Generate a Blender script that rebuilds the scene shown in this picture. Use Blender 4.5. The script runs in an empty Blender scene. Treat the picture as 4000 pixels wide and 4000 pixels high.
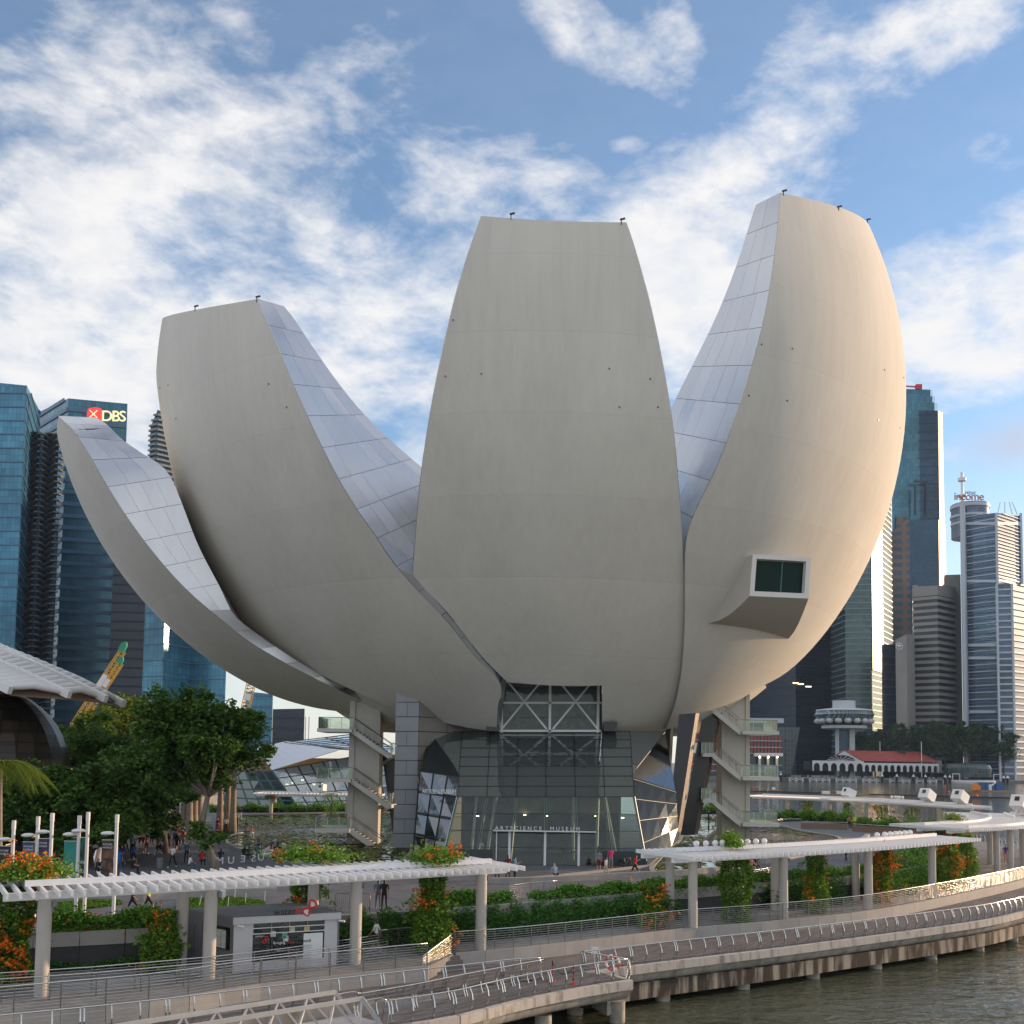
import bpy, bmesh, math, random
import numpy as np
from mathutils import Matrix, Vector
random.seed(7); RNG = np.random.default_rng(7)
R = math.radians
SC = bpy.context.scene
COL = SC.collection

# ------------------------------------------------------------------ camera
CAMZ, FPX, PPY = 8.9, 3900.0, 2706.0
CAMR = Matrix.Rotation(R(93.8), 3, 'X') @ Matrix.Rotation(R(0.8), 3, 'Z')
cam_data = bpy.data.cameras.new('camera'); cam = bpy.data.objects.new('camera', cam_data); COL.objects.link(cam)
cam_data.sensor_width = 36; cam_data.lens = FPX / 4000 * 36; cam_data.shift_y = (PPY - 2000) / 4000
cam_data.clip_start = 0.5; cam_data.clip_end = 20000
cam.matrix_world = Matrix.Translation((0, 0, CAMZ)) @ CAMR.to_4x4()
SC.camera = cam

# ------------------------------------------------------------------ sky and sun
SUN_AZ, SUN_EL = 63.0, 9.0          # azimuth clockwise from +Y
SKY_STRENGTH = 0.10
CLOUD_CUT = 0.22
SC.view_settings.view_transform = 'Standard'; SC.view_settings.look = 'None'
SC.view_settings.gamma = 1.0; SC.view_settings.use_curve_mapping = False
SC.view_settings.exposure = 1.4
sun_data = bpy.data.lights.new('sun', 'SUN'); sun_data.energy = 2.0; sun_data.angle = R(0.6)
sun_data.color = (1.0, 0.67, 0.40)
sun = bpy.data.objects.new('sun', sun_data); COL.objects.link(sun)
sdir = Vector((math.sin(R(SUN_AZ)) * math.cos(R(SUN_EL)), math.cos(R(SUN_AZ)) * math.cos(R(SUN_EL)), math.sin(R(SUN_EL))))
sun.rotation_euler = (-sdir).to_track_quat('-Z', 'Y').to_euler()
sun.location = (200, 100, 150)

def ray(px, py):
    return (CAMR @ Vector(((px - 2000) / FPX, (PPY - py) / FPX, -1.0)))
def at(px, py, Y):
    d = ray(px, py); t = Y / d.y
    return Vector((d.x * t, Y, CAMZ + d.z * t))
def onz(px, py, z):
    d = ray(px, py); t = (z - CAMZ) / d.z
    return Vector((d.x * t, d.y * t, z))
def px_of(p):
    c = CAMR.transposed() @ (Vector(p) - Vector((0, 0, CAMZ)))
    return (2000 + FPX * c.x / -c.z, PPY - FPX * c.y / -c.z)

world = bpy.data.worlds.new('World'); SC.world = world; world.use_nodes = True
def build_world():
    nt = world.node_tree; nt.nodes.clear(); N = nt.nodes.new; L = nt.links.new
    out = N('ShaderNodeOutputWorld'); bg = N('ShaderNodeBackground'); bg.inputs[1].default_value = SKY_STRENGTH
    sky = N('ShaderNodeTexSky'); sky.sky_type = 'NISHITA'; sky.sun_disc = False
    sky.sun_elevation = R(SUN_EL); sky.sun_rotation = R(SUN_AZ); sky.air_density = 1.0; sky.dust_density = 0.4; sky.ozone_density = 3.0
    tc = N('ShaderNodeTexCoord')
    def math_(op, a, b=None, c=None, clamp=False):
        n = N('ShaderNodeMath'); n.operation = op; n.use_clamp = clamp
        for i, v in enumerate((a, b, c)):
            if v is None: continue
            if isinstance(v, (int, float)): n.inputs[i].default_value = v
            else: L(v, n.inputs[i])
        return n.outputs[0]
    sep = N('ShaderNodeSeparateXYZ'); L(tc.outputs['Generated'], sep.inputs[0])
    X, Y, Z = sep.outputs
    az = math_('ARCTAN2', X, Y); el = math_('ARCSINE', Z)
    comb = N('ShaderNodeCombineXYZ'); L(az, comb.inputs[0]); L(el, comb.inputs[1])
    def noise(scale, det, rough, sc3=(1, 1, 1), rot=(0, 0, 0), dist=0.0):
        mp = N('ShaderNodeMapping'); mp.inputs['Rotation'].default_value = tuple(R(q) for q in rot); mp.inputs['Scale'].default_value = sc3
        L(tc.outputs['Generated'], mp.inputs[0]); n = N('ShaderNodeTexNoise'); n.inputs['Scale'].default_value = scale; n.inputs['Detail'].default_value = det
        n.inputs['Roughness'].default_value = rough; n.inputs['Distortion'].default_value = dist; L(mp.outputs[0], n.inputs['Vector']); return n.outputs[0]
    big = noise(2.0, 3, 0.55, (1, 1, 2.2), (0, 12, 20))
    fine = noise(6.0, 8, 0.61, (1, 1, 2.1), (0, 26, 10), 0.25)
    streak = noise(20.0, 5, 0.62, (1, 1, 1.9), (0, 32, 0), 0.25)
    # cloud masses (px, py, radius px along, radius px across, tilt, strength)
    blobs = [(330, 260, 800, 230, 20, .6), (930, 130, 330, 110, -25, .5), (1250, 330, 340, 150, 12, .7), (850, 620, 900, 260, 28, .68),
             (450, 980, 950, 430, 22, .95), (1700, 700, 900, 230, -8, .72), (2300, 120, 520, 120, -28, .55), (2650, 170, 260, 120, -50, .4),
             (3620, 150, 640, 170, 6, .8), (3080, 470, 460, 260, 35, .85), (2750, 880, 640, 330, 20, .9), (3820, 1130, 600, 330, 20, .85),
             (3500, 1420, 700, 130, 8, .55), (1450, 1150, 720, 420, -30, .8), (1250, 1600, 700, 220, -25, .55), (2600, 1380, 380, 130, 15, .5),
             (250, 1500, 800, 300, 4, .8), (3960, 620, 200, 120, 0, .6), (2460, 570, 100, 40, 0, .6), (2150, 980, 700, 200, 0, .6), (600, 1330, 1100, 450, 10, 1.0), (1500, 1300, 800, 480, -10, .9), (2650, 1250, 560, 380, 10, .95), (3750, 1300, 620, 330, 8, .9), (2000, 1900, 2400, 260, 0, .7)]
    acc = None
    for (bx, by, rx, ry, tilt, s) in blobs:
        d = ray(bx, by).normalized(); a0 = math.atan2(d.x, d.y); e0 = math.asin(d.z)
        mp = N('ShaderNodeMapping'); mp.vector_type = 'TEXTURE'; mp.inputs['Location'].default_value = (a0, e0, 0)
        mp.inputs['Rotation'].default_value = (0, 0, R(tilt)); mp.inputs['Scale'].default_value = (rx / FPX * 1.25, ry / FPX * 1.15, 1)
        L(comb.outputs[0], mp.inputs[0])
        ln = N('ShaderNodeVectorMath'); ln.operation = 'LENGTH'; L(mp.outputs[0], ln.inputs[0])
        mr = N('ShaderNodeMapRange'); mr.interpolation_type = 'SMOOTHSTEP'
        mr.inputs[1].default_value = 0.15; mr.inputs[2].default_value = 1.25; mr.inputs[3].default_value = s; mr.inputs[4].default_value = 0
        L(ln.outputs['Value'], mr.inputs[0])
        acc = mr.outputs[0] if acc is None else math_('MAXIMUM', acc, mr.outputs[0])
    # away from these masses, large-noise cloud made thicker out of view for fill light
    def sstep(v, a, b):
        n = N('ShaderNodeMapRange'); n.interpolation_type = 'SMOOTHSTEP'; n.inputs[1].default_value = a; n.inputs[2].default_value = b; L(v, n.inputs[0]); return n.outputs[0]
    away = math_('MAXIMUM', sstep(math_('ABSOLUTE', az), 0.50, 0.80), sstep(el, 0.62, 0.80))
    cover = math_('MULTIPLY', math_('SUBTRACT', big, 0.18), 2.6)
    acc = math_('MAXIMUM', acc, math_('MULTIPLY', cover, away))
    tex = math_('ADD', math_('MULTIPLY', math_('SUBTRACT', fine, 0.5), 1.9), math_('MULTIPLY', math_('SUBTRACT', streak, 0.5), 0.5))
    dens = math_('ADD', math_('SUBTRACT', acc, CLOUD_CUT), math_('MULTIPLY', tex, 1.15))
    dens = math_('ADD', sstep(dens, -0.05, 0.80), 0.0)
    low = sstep(el, 0.34, 0.02)
    dens = math_('MAXIMUM', dens, math_('ADD', math_('MULTIPLY', low, 0.60), 0.10))
    mr = N('ShaderNodeMath'); mr.operation = 'MULTIPLY'; L(dens, mr.inputs[0]); L(math_('ADD', math_('MULTIPLY', sstep(streak, 0.30, 0.66), 0.20), 0.79), mr.inputs[1])
    # cloud colour: sunlit white, a little grey where thick
    cr = N('ShaderNodeMix'); cr.data_type = 'RGBA'; cr.inputs[6].default_value = (2.6, 2.9, 3.4, 1); cr.inputs[7].default_value = (3.65, 3.6, 3.6, 1)
    L(sstep(math_('ADD', math_('MULTIPLY', fine, 0.85), math_('MULTIPLY', streak, 0.15)), 0.30, 0.52), cr.inputs[0])
    mx = N('ShaderNodeMix'); mx.data_type = 'RGBA'; L(mr.outputs[0], mx.inputs[0]); L(sky.outputs[0], mx.inputs[6]); L(cr.outputs[2], mx.inputs[7])
    # small grey rain cloud low on the sunward side
    d = ray(3960, 1720).normalized(); mp = N('ShaderNodeMapping'); mp.vector_type = 'TEXTURE'; mp.inputs['Location'].default_value = (math.atan2(d.x, d.y), math.asin(d.z), 0)
    mp.inputs['Scale'].default_value = (0.07, 0.036, 1); L(comb.outputs[0], mp.inputs[0])
    ln = N('ShaderNodeVectorMath'); ln.operation = 'LENGTH'; L(mp.outputs[0], ln.inputs[0])
    g = math_('MULTIPLY', math_('SUBTRACT', math_('ADD', 1.0, math_('MULTIPLY', math_('SUBTRACT', fine, 0.5), 2.0)), ln.outputs['Value']), 1.2, clamp=True)
    mx2 = N('ShaderNodeMix'); mx2.data_type = 'RGBA'; mx2.inputs[7].default_value = (2.3, 2.5, 3.0, 1)
    L(math_('MULTIPLY', g, 0.8), mx2.inputs[0]); L(mx.outputs[2], mx2.inputs[6])
    L(mx2.outputs[2], bg.inputs[0]); L(bg.outputs[0], out.inputs[0])
build_world()

# ------------------------------------------------------------------ materials
MATS = {}
def mat(name, col, rough=0.6, metal=0.0, col2=None, scale=2.0, vs=(1, 1, 1), detail=4, bump=0.0, bscale=20.0, spec=0.5, contrast=(0.35, 0.65), emit=None, alpha=None, transl=None, coat=0):
    if name in MATS: return MATS[name]
    m = bpy.data.materials.new(name); m.use_nodes = True; nt = m.node_tree; N = nt.nodes.new; L = nt.links.new
    b = nt.nodes['Principled BSDF']
    b.inputs['Base Color'].default_value = (*col, 1); b.inputs['Roughness'].default_value = rough; b.inputs['Metallic'].default_value = metal
    b.inputs['Specular IOR Level'].default_value = spec
    if coat: b.inputs['Coat Weight'].default_value = coat
    tc = mp = None
    if col2 is not None or bump:
        tc = N('ShaderNodeTexCoord'); mp = N('ShaderNodeMapping'); mp.inputs['Scale'].default_value = vs; L(tc.outputs['Object'], mp.inputs[0])
    if col2 is not None:
        n = N('ShaderNodeTexNoise'); n.inputs['Scale'].default_value = scale; n.inputs['Detail'].default_value = detail; n.inputs['Roughness'].default_value = 0.6
        L(mp.outputs[0], n.inputs['Vector']); mr = N('ShaderNodeMapRange'); mr.inputs[1].default_value = contrast[0]; mr.inputs[2].default_value = contrast[1]
        L(n.outputs[0], mr.inputs[0]); mx = N('ShaderNodeMix'); mx.data_type = 'RGBA'; mx.inputs[6].default_value = (*col, 1); mx.inputs[7].default_value = (*col2, 1)
        L(mr.outputs[0], mx.inputs[0]); L(mx.outputs[2], b.inputs['Base Color'])
    if bump:
        n2 = N('ShaderNodeTexNoise'); n2.inputs['Scale'].default_value = bscale; n2.inputs['Detail'].default_value = 3; L(tc.outputs['Object'], n2.inputs['Vector'])
        bp = N('ShaderNodeBump'); bp.inputs['Strength'].default_value = bump; bp.inputs['Distance'].default_value = 0.05; L(n2.outputs[0], bp.inputs['Height']); L(bp.outputs[0], b.inputs['Normal'])
    if emit is not None:
        b.inputs['Emission Color'].default_value = (*emit[:3], 1); b.inputs['Emission Strength'].default_value = emit[3]
    if alpha is not None: b.inputs['Alpha'].default_value = alpha
    if transl is not None:
        t = N('ShaderNodeBsdfTranslucent'); t.inputs[0].default_value = (*transl, 1); mxs = N('ShaderNodeMixShader'); mxs.inputs[0].default_value = 0.3
        out = nt.nodes['Material Output']; L(b.outputs[0], mxs.inputs[1]); L(t.outputs[0], mxs.inputs[2]); L(mxs.outputs[0], out.inputs[0])
    MATS[name] = m; return m

def glass_mat(name, tint=(0.75, 0.88, 0.85), refl=0.10, rough=0.02, body=(0.02, 0.03, 0.03), clear=0.8, gcol=(0.9, 0.95, 1)):
    """thin architectural glass: see-through part + dark body + mirror reflection"""
    m = bpy.data.materials.new(name); m.use_nodes = True; nt = m.node_tree; nt.nodes.clear(); N = nt.nodes.new; L = nt.links.new
    out = N('ShaderNodeOutputMaterial'); tr = N('ShaderNodeBsdfTransparent'); tr.inputs[0].default_value = (*tint, 1)
    df = N('ShaderNodeBsdfDiffuse'); df.inputs[0].default_value = (*body, 1); gl = N('ShaderNodeBsdfGlossy'); gl.inputs['Roughness'].default_value = rough
    gl.inputs[0].default_value = (*gcol, 1)
    m1 = N('ShaderNodeMixShader'); m1.inputs[0].default_value = clear; L(df.outputs[0], m1.inputs[1]); L(tr.outputs[0], m1.inputs[2])
    fr = N('ShaderNodeFresnel'); fr.inputs[0].default_value = 1.5; ad = N('ShaderNodeMath'); ad.operation = 'ADD'; ad.use_clamp = True; L(fr.outputs[0], ad.inputs[0]); ad.inputs[1].default_value = refl
    # very slight waviness of the panes
    tc = N('ShaderNodeTexCoord'); n = N('ShaderNodeTexNoise'); n.inputs['Scale'].default_value = 0.9; L(tc.outputs['Object'], n.inputs['Vector'])
    bp = N('ShaderNodeBump'); bp.inputs['Strength'].default_value = 0.06; bp.inputs['Distance'].default_value = 0.3; L(n.outputs[0], bp.inputs['Height']); L(bp.outputs[0], gl.inputs['Normal'])
    m2 = N('ShaderNodeMixShader'); L(ad.outputs[0], m2.inputs[0]); L(m1.outputs[0], m2.inputs[1]); L(gl.outputs[0], m2.inputs[2]); L(m2.outputs[0], out.inputs[0])
    MATS[name] = m; return m

# ------------------------------------------------------------------ mesh builder
class MB:
    def __init__(s): s.v = []; s.f = []; s.mi = []; s.cur = 0
    def add(s, verts, faces):
        o = len(s.v); s.v += [tuple(p) for p in verts]; s.f += [tuple(i + o for i in f) for f in faces]; s.mi += [s.cur] * len(faces); return s
    def box(s, c, size, rz=0.0):
        cx, cy, cz = c; a, b, h = size[0] / 2, size[1] / 2, size[2] / 2; cs, sn = math.cos(rz), math.sin(rz)
        vs = [(cx + x * cs - y * sn, cy + x * sn + y * cs, cz + z) for z in (-h, h) for x, y in ((-a, -b), (a, -b), (a, b), (-a, b))]
        return s.add(vs, [(3, 2, 1, 0), (4, 5, 6, 7), (0, 1, 5, 4), (1, 2, 6, 5), (2, 3, 7, 6), (3, 0, 4, 7)])
    def bar(s, p, q, w, h, up=(0, 0, 1)):
        p = Vector(p); q = Vector(q); d = (q - p).normalized(); u = Vector(up)
        x = d.cross(u)
        if x.length < 1e-4: x = d.cross(Vector((0, 1, 0)))
        x.normalize(); z = x.cross(d).normalized(); x = x * w / 2; z = z * h / 2
        vs = [p - x - z, p + x - z, p + x + z, p - x + z, q - x - z, q + x - z, q + x + z, q - x + z]
        return s.add(vs, [(0, 1, 2, 3), (7, 6, 5, 4), (0, 4, 5, 1), (1, 5, 6, 2), (2, 6, 7, 3), (3, 7, 4, 0)])
    def tube(s, pts, r, n=8, cap=True):
        pts = [Vector(p) for p in pts]; rs = r if isinstance(r, (list, tuple)) else [r] * len(pts)
        o = len(s.v); prev = None; vs = []
        for i, p in enumerate(pts):
            d = (pts[min(i + 1, len(pts) - 1)] - pts[max(i - 1, 0)]).normalized()
            if prev is None:
                x = d.cross(Vector((0, 0, 1)))
                if x.length < 1e-3: x = d.cross(Vector((1, 0, 0)))
            else: x = prev - d * prev.dot(d)
            x.normalize(); prev = x.copy(); y = d.cross(x)
            vs += [p + (x * math.cos(2 * math.pi * k / n) + y * math.sin(2 * math.pi * k / n)) * rs[i] for k in range(n)]
        fs = [(i * n + k, i * n + (k + 1) % n, (i + 1) * n + (k + 1) % n, (i + 1) * n + k) for i in range(len(pts) - 1) for k in range(n)]
        if cap: fs += [tuple(range(n - 1, -1, -1)), tuple(range((len(pts) - 1) * n, len(pts) * n))]
        return s.add(vs, fs)
    def lathe(s, c, prof, n=16, cap=True):
        vs = [(c[0] + r * math.cos(2 * math.pi * k / n), c[1] + r * math.sin(2 * math.pi * k / n), c[2] + z) for r, z in prof for k in range(n)]
        m = len(prof); fs = [(i * n + k, i * n + (k + 1) % n, (i + 1) * n + (k + 1) % n, (i + 1) * n + k) for i in range(m - 1) for k in range(n)]
        if cap: fs += [tuple(range(n - 1, -1, -1)), tuple(range((m - 1) * n, m * n))]
        return s.add(vs, fs)
    def prism(s, poly, z0, z1):
        n = len(poly); vs = [(p[0], p[1], z0) for p in poly] + [(p[0], p[1], z1) for p in poly]
        return s.add(vs, [tuple(range(n - 1, -1, -1)), tuple(range(n, 2 * n))] + [(i, (i + 1) % n, n + (i + 1) % n, n + i) for i in range(n)])
    def poly(s, pts): return s.add(pts, [tuple(range(len(pts)))])
    def slab(s, pts, t):
        """flat polygon given a thickness t along its normal"""
        pts = [Vector(p) for p in pts]; nrm = Vector((0, 0, 0))
        for i in range(len(pts)): nrm += pts[i].cross(pts[(i + 1) % len(pts)])
        nrm.normalize(); n = len(pts); vs = pts + [p - nrm * t for p in pts]
        return s.add(vs, [tuple(range(n)), tuple(range(2 * n - 1, n - 1, -1))] + [((i + 1) % n, i, n + i, n + (i + 1) % n) for i in range(n)])
    def grid(s, rows, closed=False):
        nr, nc = len(rows), len(rows[0]); vs = [p for r in rows for p in r]
        fs = [(i * nc + k, i * nc + k + 1, (i + 1) * nc + k + 1, (i + 1) * nc + k) for i in range(nr - 1) for k in range(nc - 1)]
        if closed: fs += [(i * nc + nc - 1, i * nc, (i + 1) * nc, (i + 1) * nc + nc - 1) for i in range(nr - 1)]
        return s.add(vs, fs)
    def strip(s, path, w, h, z0=0.0, off=0.0):
        """rectangular section swept along a path of points (z from the path)"""
        L_ = offset(path, off + w / 2); R_ = offset(path, off - w / 2)
        rows = [[(a[0], a[1], p[2] + z0), (a[0], a[1], p[2] + z0 + h), (b[0], b[1], p[2] + z0 + h), (b[0], b[1], p[2] + z0)] for a, b, p in zip(L_, R_, path)]
        s.grid(rows, True); o = len(s.v) - 4 * len(rows); n = len(s.v)
        s.f += [(o + 3, o + 2, o + 1, o), (n - 4, n - 3, n - 2, n - 1)]; s.mi += [s.cur, s.cur]; return s
    def sphere(s, c, r, n=8, m=6, sz=1.0):
        prof = [(max(r * math.sin(math.pi * i / m), 1e-3), -r * sz * math.cos(math.pi * i / m)) for i in range(m + 1)]
        return s.lathe(c, prof, n, True)
    def build(s, name, material, parent=None, smooth=False, world_coords=True):
        me = bpy.data.meshes.new(name); vs = s.v
        if parent is not None and world_coords:
            o = parent.matrix_basis.translation if parent.parent is None else parent.parent.matrix_basis.translation
            vs = [(p[0] - o[0], p[1] - o[1], p[2] - o[2]) for p in vs]
        me.from_pydata([tuple(p) for p in vs], [], s.f); me.validate()
        mats = material if isinstance(material, (list, tuple)) else [material]
        for mm in mats: me.materials.append(mm)
        if len(mats) > 1 and len(me.polygons) == len(s.mi): me.polygons.foreach_set('material_index', s.mi)
        if smooth:
            me.polygons.foreach_set('use_smooth', [True] * len(me.polygons))
            if smooth is not True: me.set_sharp_from_angle(angle=R(smooth))
        me.update(); o = bpy.data.objects.new(name, me); COL.objects.link(o)
        if parent is not None: o.parent = parent
        return o
def tag(o, label=None, cat=None, group=None, kind=None):
    if label: o['label'] = label
    if cat: o['category'] = cat
    if group: o['group'] = group
    if kind: o['kind'] = kind
    return o
def thing(name, label, cat, loc=(0, 0, 0), group=None, rz=0.0):
    o = bpy.data.objects.new(name, None); COL.objects.link(o); o.location = loc; o.rotation_euler = (0, 0, rz); o.empty_display_size = 0.5
    return tag(o, label, cat, group)
def copy_tree(o, parent=None):
    c = o.copy(); COL.objects.link(c); c.parent = parent
    for ch in o.children: copy_tree(ch, c)
    return c
# curves
def catmull(pts, n=8):
    pts = [Vector(p) for p in pts]; out = []
    for i in range(len(pts) - 1):
        p0, p1, p2, p3 = pts[max(i - 1, 0)], pts[i], pts[i + 1], pts[min(i + 2, len(pts) - 1)]
        for k in range(n):
            t = k / n; out.append(0.5 * ((2 * p1) + (p2 - p0) * t + (2 * p0 - 5 * p1 + 4 * p2 - p3) * t * t + (3 * p1 - p0 - 3 * p2 + p3) * t ** 3))
    return out + [pts[-1]]
def length(pts): return sum((Vector(pts[i + 1]) - Vector(pts[i])).length for i in range(len(pts) - 1))
def resample(pts, n):
    """n+1 points evenly along the polyline"""
    pts = [Vector(p) for p in pts]; tot = length(pts); out = [pts[0]]; acc = 0; i = 0
    for k in range(1, n):
        tgt = tot * k / n
        while i < len(pts) - 2 and acc + (pts[i + 1] - pts[i]).length < tgt: acc += (pts[i + 1] - pts[i]).length; i += 1
        sl = (pts[i + 1] - pts[i]).length; out.append(pts[i].lerp(pts[i + 1], (tgt - acc) / sl if sl else 0))
    return out + [pts[-1]]
def every(pts, step): return resample(pts, max(1, round(length(pts) / step)))
def offset(pts, d):
    """shift a path sideways in plan; positive d = to the left of travel"""
    out = []
    for i, p in enumerate(pts):
        a = Vector(pts[max(i - 1, 0)]); b = Vector(pts[min(i + 1, len(pts) - 1)]); t = Vector((b.x - a.x, b.y - a.y, 0)).normalized()
        out.append(Vector((p[0] - t.y * d, p[1] + t.x * d, p[2])))
    return out
def tangent(pts, i):
    a = Vector(pts[max(i - 1, 0)]); b = Vector(pts[min(i + 1, len(pts) - 1)]); return Vector((b.x - a.x, b.y - a.y, 0)).normalized()
def text_obj(body, name, material, size, loc, rot, extrude=0.03, parent=None, align='LEFT', shear=0.0, spacing=1.0):
    cu = bpy.data.curves.new(name, 'FONT'); cu.body = body; cu.size = size; cu.extrude = extrude; cu.align_x = align; cu.shear = shear; cu.space_character = spacing
    tmp = bpy.data.objects.new(name + '_tmp', cu); COL.objects.link(tmp)
    dg = bpy.context.evaluated_depsgraph_get(); me = bpy.data.meshes.new_from_object(tmp.evaluated_get(dg)); me.name = name
    bpy.data.objects.remove(tmp); me.materials.clear(); me.materials.append(material)
    o = bpy.data.objects.new(name, me); COL.objects.link(o)
    M = Matrix.Translation(loc) @ (rot.to_4x4() if isinstance(rot, Matrix) else Matrix(rot).to_4x4())
    if parent is not None:
        o.parent = parent; top = parent if parent.parent is None else parent.parent
        M = Matrix.Translation(-Vector(top.matrix_basis.translation)) @ M
    o.matrix_basis = M; return o
def facing(xdir):
    """rotation whose x runs along xdir (plan) and z (text front) faces the viewer side, y is up"""
    x = Vector((xdir[0], xdir[1], 0)).normalized(); y = Vector((0, 0, 1)); z = x.cross(y)
    return Matrix((x, y, z)).transposed()

ORD = 'first second third fourth fifth sixth seventh eighth ninth tenth eleventh twelfth thirteenth fourteenth fifteenth'.split()
# levels
Z_PLAZA, Z_PROM, Z_DECK, Z_SEA = 0.0, -1.3, -1.95, -4.2
# ================================================================== setting: water, land, promenade, boardwalk
def water_mat(name, deep, scale, strength, rough=0.06, dist=0.25):
    m = bpy.data.materials.new(name); m.use_nodes = True; nt = m.node_tree; N = nt.nodes.new; L = nt.links.new; b = nt.nodes['Principled BSDF']
    b.inputs['Base Color'].default_value = (*deep, 1); b.inputs['Roughness'].default_value = rough; b.inputs['IOR'].default_value = 1.33; b.inputs['Specular IOR Level'].default_value = 0.5
    tc = N('ShaderNodeTexCoord'); mp = N('ShaderNodeMapping'); mp.inputs['Scale'].default_value = (0.55, 1.0, 1); mp.inputs['Rotation'].default_value = (0, 0, R(-18)); L(tc.outputs['Object'], mp.inputs[0])
    n = N('ShaderNodeTexNoise'); n.inputs['Scale'].default_value = scale; n.inputs['Detail'].default_value = 3; n.inputs['Roughness'].default_value = 0.55; n.inputs['Distortion'].default_value = 0.4; L(mp.outputs[0], n.inputs['Vector'])
    n2 = N('ShaderNodeTexNoise'); n2.inputs['Scale'].default_value = scale * 0.11; n2.inputs['Detail'].default_value = 2; L(mp.outputs[0], n2.inputs['Vector'])
    ad = N('ShaderNodeMath'); ad.operation = 'MULTIPLY_ADD'; L(n2.outputs[0], ad.inputs[0]); ad.inputs[1].default_value = 2.6; L(n.outputs[0], ad.inputs[2])
    bp = N('ShaderNodeBump'); bp.inputs['Strength'].default_value = strength; bp.inputs['Distance'].default_value = dist; L(ad.outputs[0], bp.inputs['Height']); L(bp.outputs[0], b.inputs['Normal'])
    MATS[name] = m; return m
M_sea = water_mat('bay_water', (0.085, 0.092, 0.06), 1.3, 0.9)
M_pond = water_mat('pond_water', (0.010, 0.014, 0.012), 2.0, 0.06, 0.03)
tag(MB().poly([(-6000, -200, Z_SEA), (6000, -200, Z_SEA), (6000, 9000, Z_SEA), (-6000, 9000, Z_SEA)]).build('bay_water', M_sea), kind='structure')

def paving_mat(name, c1, c2, mortar, w, h, rot=0.0, msize=0.015, rough=0.75):
    m = bpy.data.materials.new(name); m.use_nodes = True; nt = m.node_tree; N = nt.nodes.new; L = nt.links.new; b = nt.nodes['Principled BSDF']; b.inputs['Roughness'].default_value = rough
    tc = N('ShaderNodeTexCoord'); mp = N('ShaderNodeMapping'); mp.inputs['Rotation'].default_value = (0, 0, rot); L(tc.outputs['Object'], mp.inputs[0])
    br = N('ShaderNodeTexBrick'); br.inputs['Color1'].default_value = (*c1, 1); br.inputs['Color2'].default_value = (*c2, 1); br.inputs['Mortar'].default_value = (*mortar, 1)
    br.inputs['Scale'].default_value = 1.0; br.inputs['Brick Width'].default_value = w; br.inputs['Row Height'].default_value = h; br.inputs['Mortar Size'].default_value = msize; br.inputs['Bias'].default_value = 0.0
    L(mp.outputs[0], br.inputs['Vector']); n = N('ShaderNodeTexNoise'); n.inputs['Scale'].default_value = 0.35; n.inputs['Detail'].default_value = 6; L(tc.outputs['Object'], n.inputs['Vector'])
    mr = N('ShaderNodeMapRange'); mr.inputs[1].default_value = 0.25; mr.inputs[2].default_value = 0.75; mr.inputs[3].default_value = 0.72; mr.inputs[4].default_value = 1.2; L(n.outputs[0], mr.inputs[0])
    mx = N('ShaderNodeMix'); mx.data_type = 'RGBA'; mx.blend_type = 'MULTIPLY'; mx.inputs[0].default_value = 1; L(br.outputs[0], mx.inputs[6]); L(mr.outputs[0], mx.inputs[7]); L(mx.outputs[2], b.inputs['Base Color'])
    MATS[name] = m; return m
M_plaza = paving_mat('grey_stone_paving', (0.115, 0.12, 0.135), (0.145, 0.15, 0.165), (0.07, 0.07, 0.075), 1.2, 0.6, R(28))
M_prom = paving_mat('promenade_paving', (0.19, 0.185, 0.18), (0.24, 0.23, 0.22), (0.10, 0.10, 0.10), 0.9, 0.45, R(30))
M_plank = paving_mat('weathered_deck_boards', (0.125, 0.105, 0.10), (0.19, 0.165, 0.155), (0.035, 0.03, 0.03), 3.0, 0.14, R(122), 0.008, 0.7)
M_wall = mat('pale_wall_panel', (0.40, 0.38, 0.355), 0.75, col2=(0.33, 0.315, 0.30), scale=0.7, detail=6)
M_conc = mat('concrete', (0.42, 0.40, 0.37), 0.8, col2=(0.24, 0.22, 0.195), scale=1.1, vs=(1.2, 1.2, .5), detail=8, bump=0.08, contrast=(.42, .66))
M_stain = mat('stained_concrete', (0.37, 0.32, 0.26), 0.85, col2=(0.045, 0.035, 0.028), scale=1.0, vs=(1.5, 1.5, 0.16), detail=9, contrast=(0.40, 0.54), bump=0.1)
M_cap = mat('streaked_pale_coping', (0.50, 0.46, 0.42), 0.8, col2=(0.20, 0.18, 0.16), scale=1.0, vs=(1.8, 1.8, 0.5), detail=7, contrast=(0.50, 0.68), bump=0.06)
M_steelrail = mat('stainless_steel', (0.62, 0.62, 0.62), 0.22, metal=0.95)
M_darkrail = mat('weathered_steel_post', (0.20, 0.19, 0.18), 0.4, metal=0.7)
M_dark = mat('dark_slate_wall', (0.055, 0.055, 0.062), 0.7, col2=(0.075, 0.075, 0.08), scale=0.8)

def path(pxs, z, n=8): return catmull([onz(x, y, z) for x, y in pxs], n)
# line of the retaining wall between plaza and promenade
WIN = path([(-900, 3870), (-300, 3822), (0, 3800), (200, 3788), (560, 3765), (1000, 3725), (1400, 3697), (1780, 3666), (2050, 3640), (2650, 3575), (3340, 3508), (3600, 3460), (3780, 3404)], Z_PROM)
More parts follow.
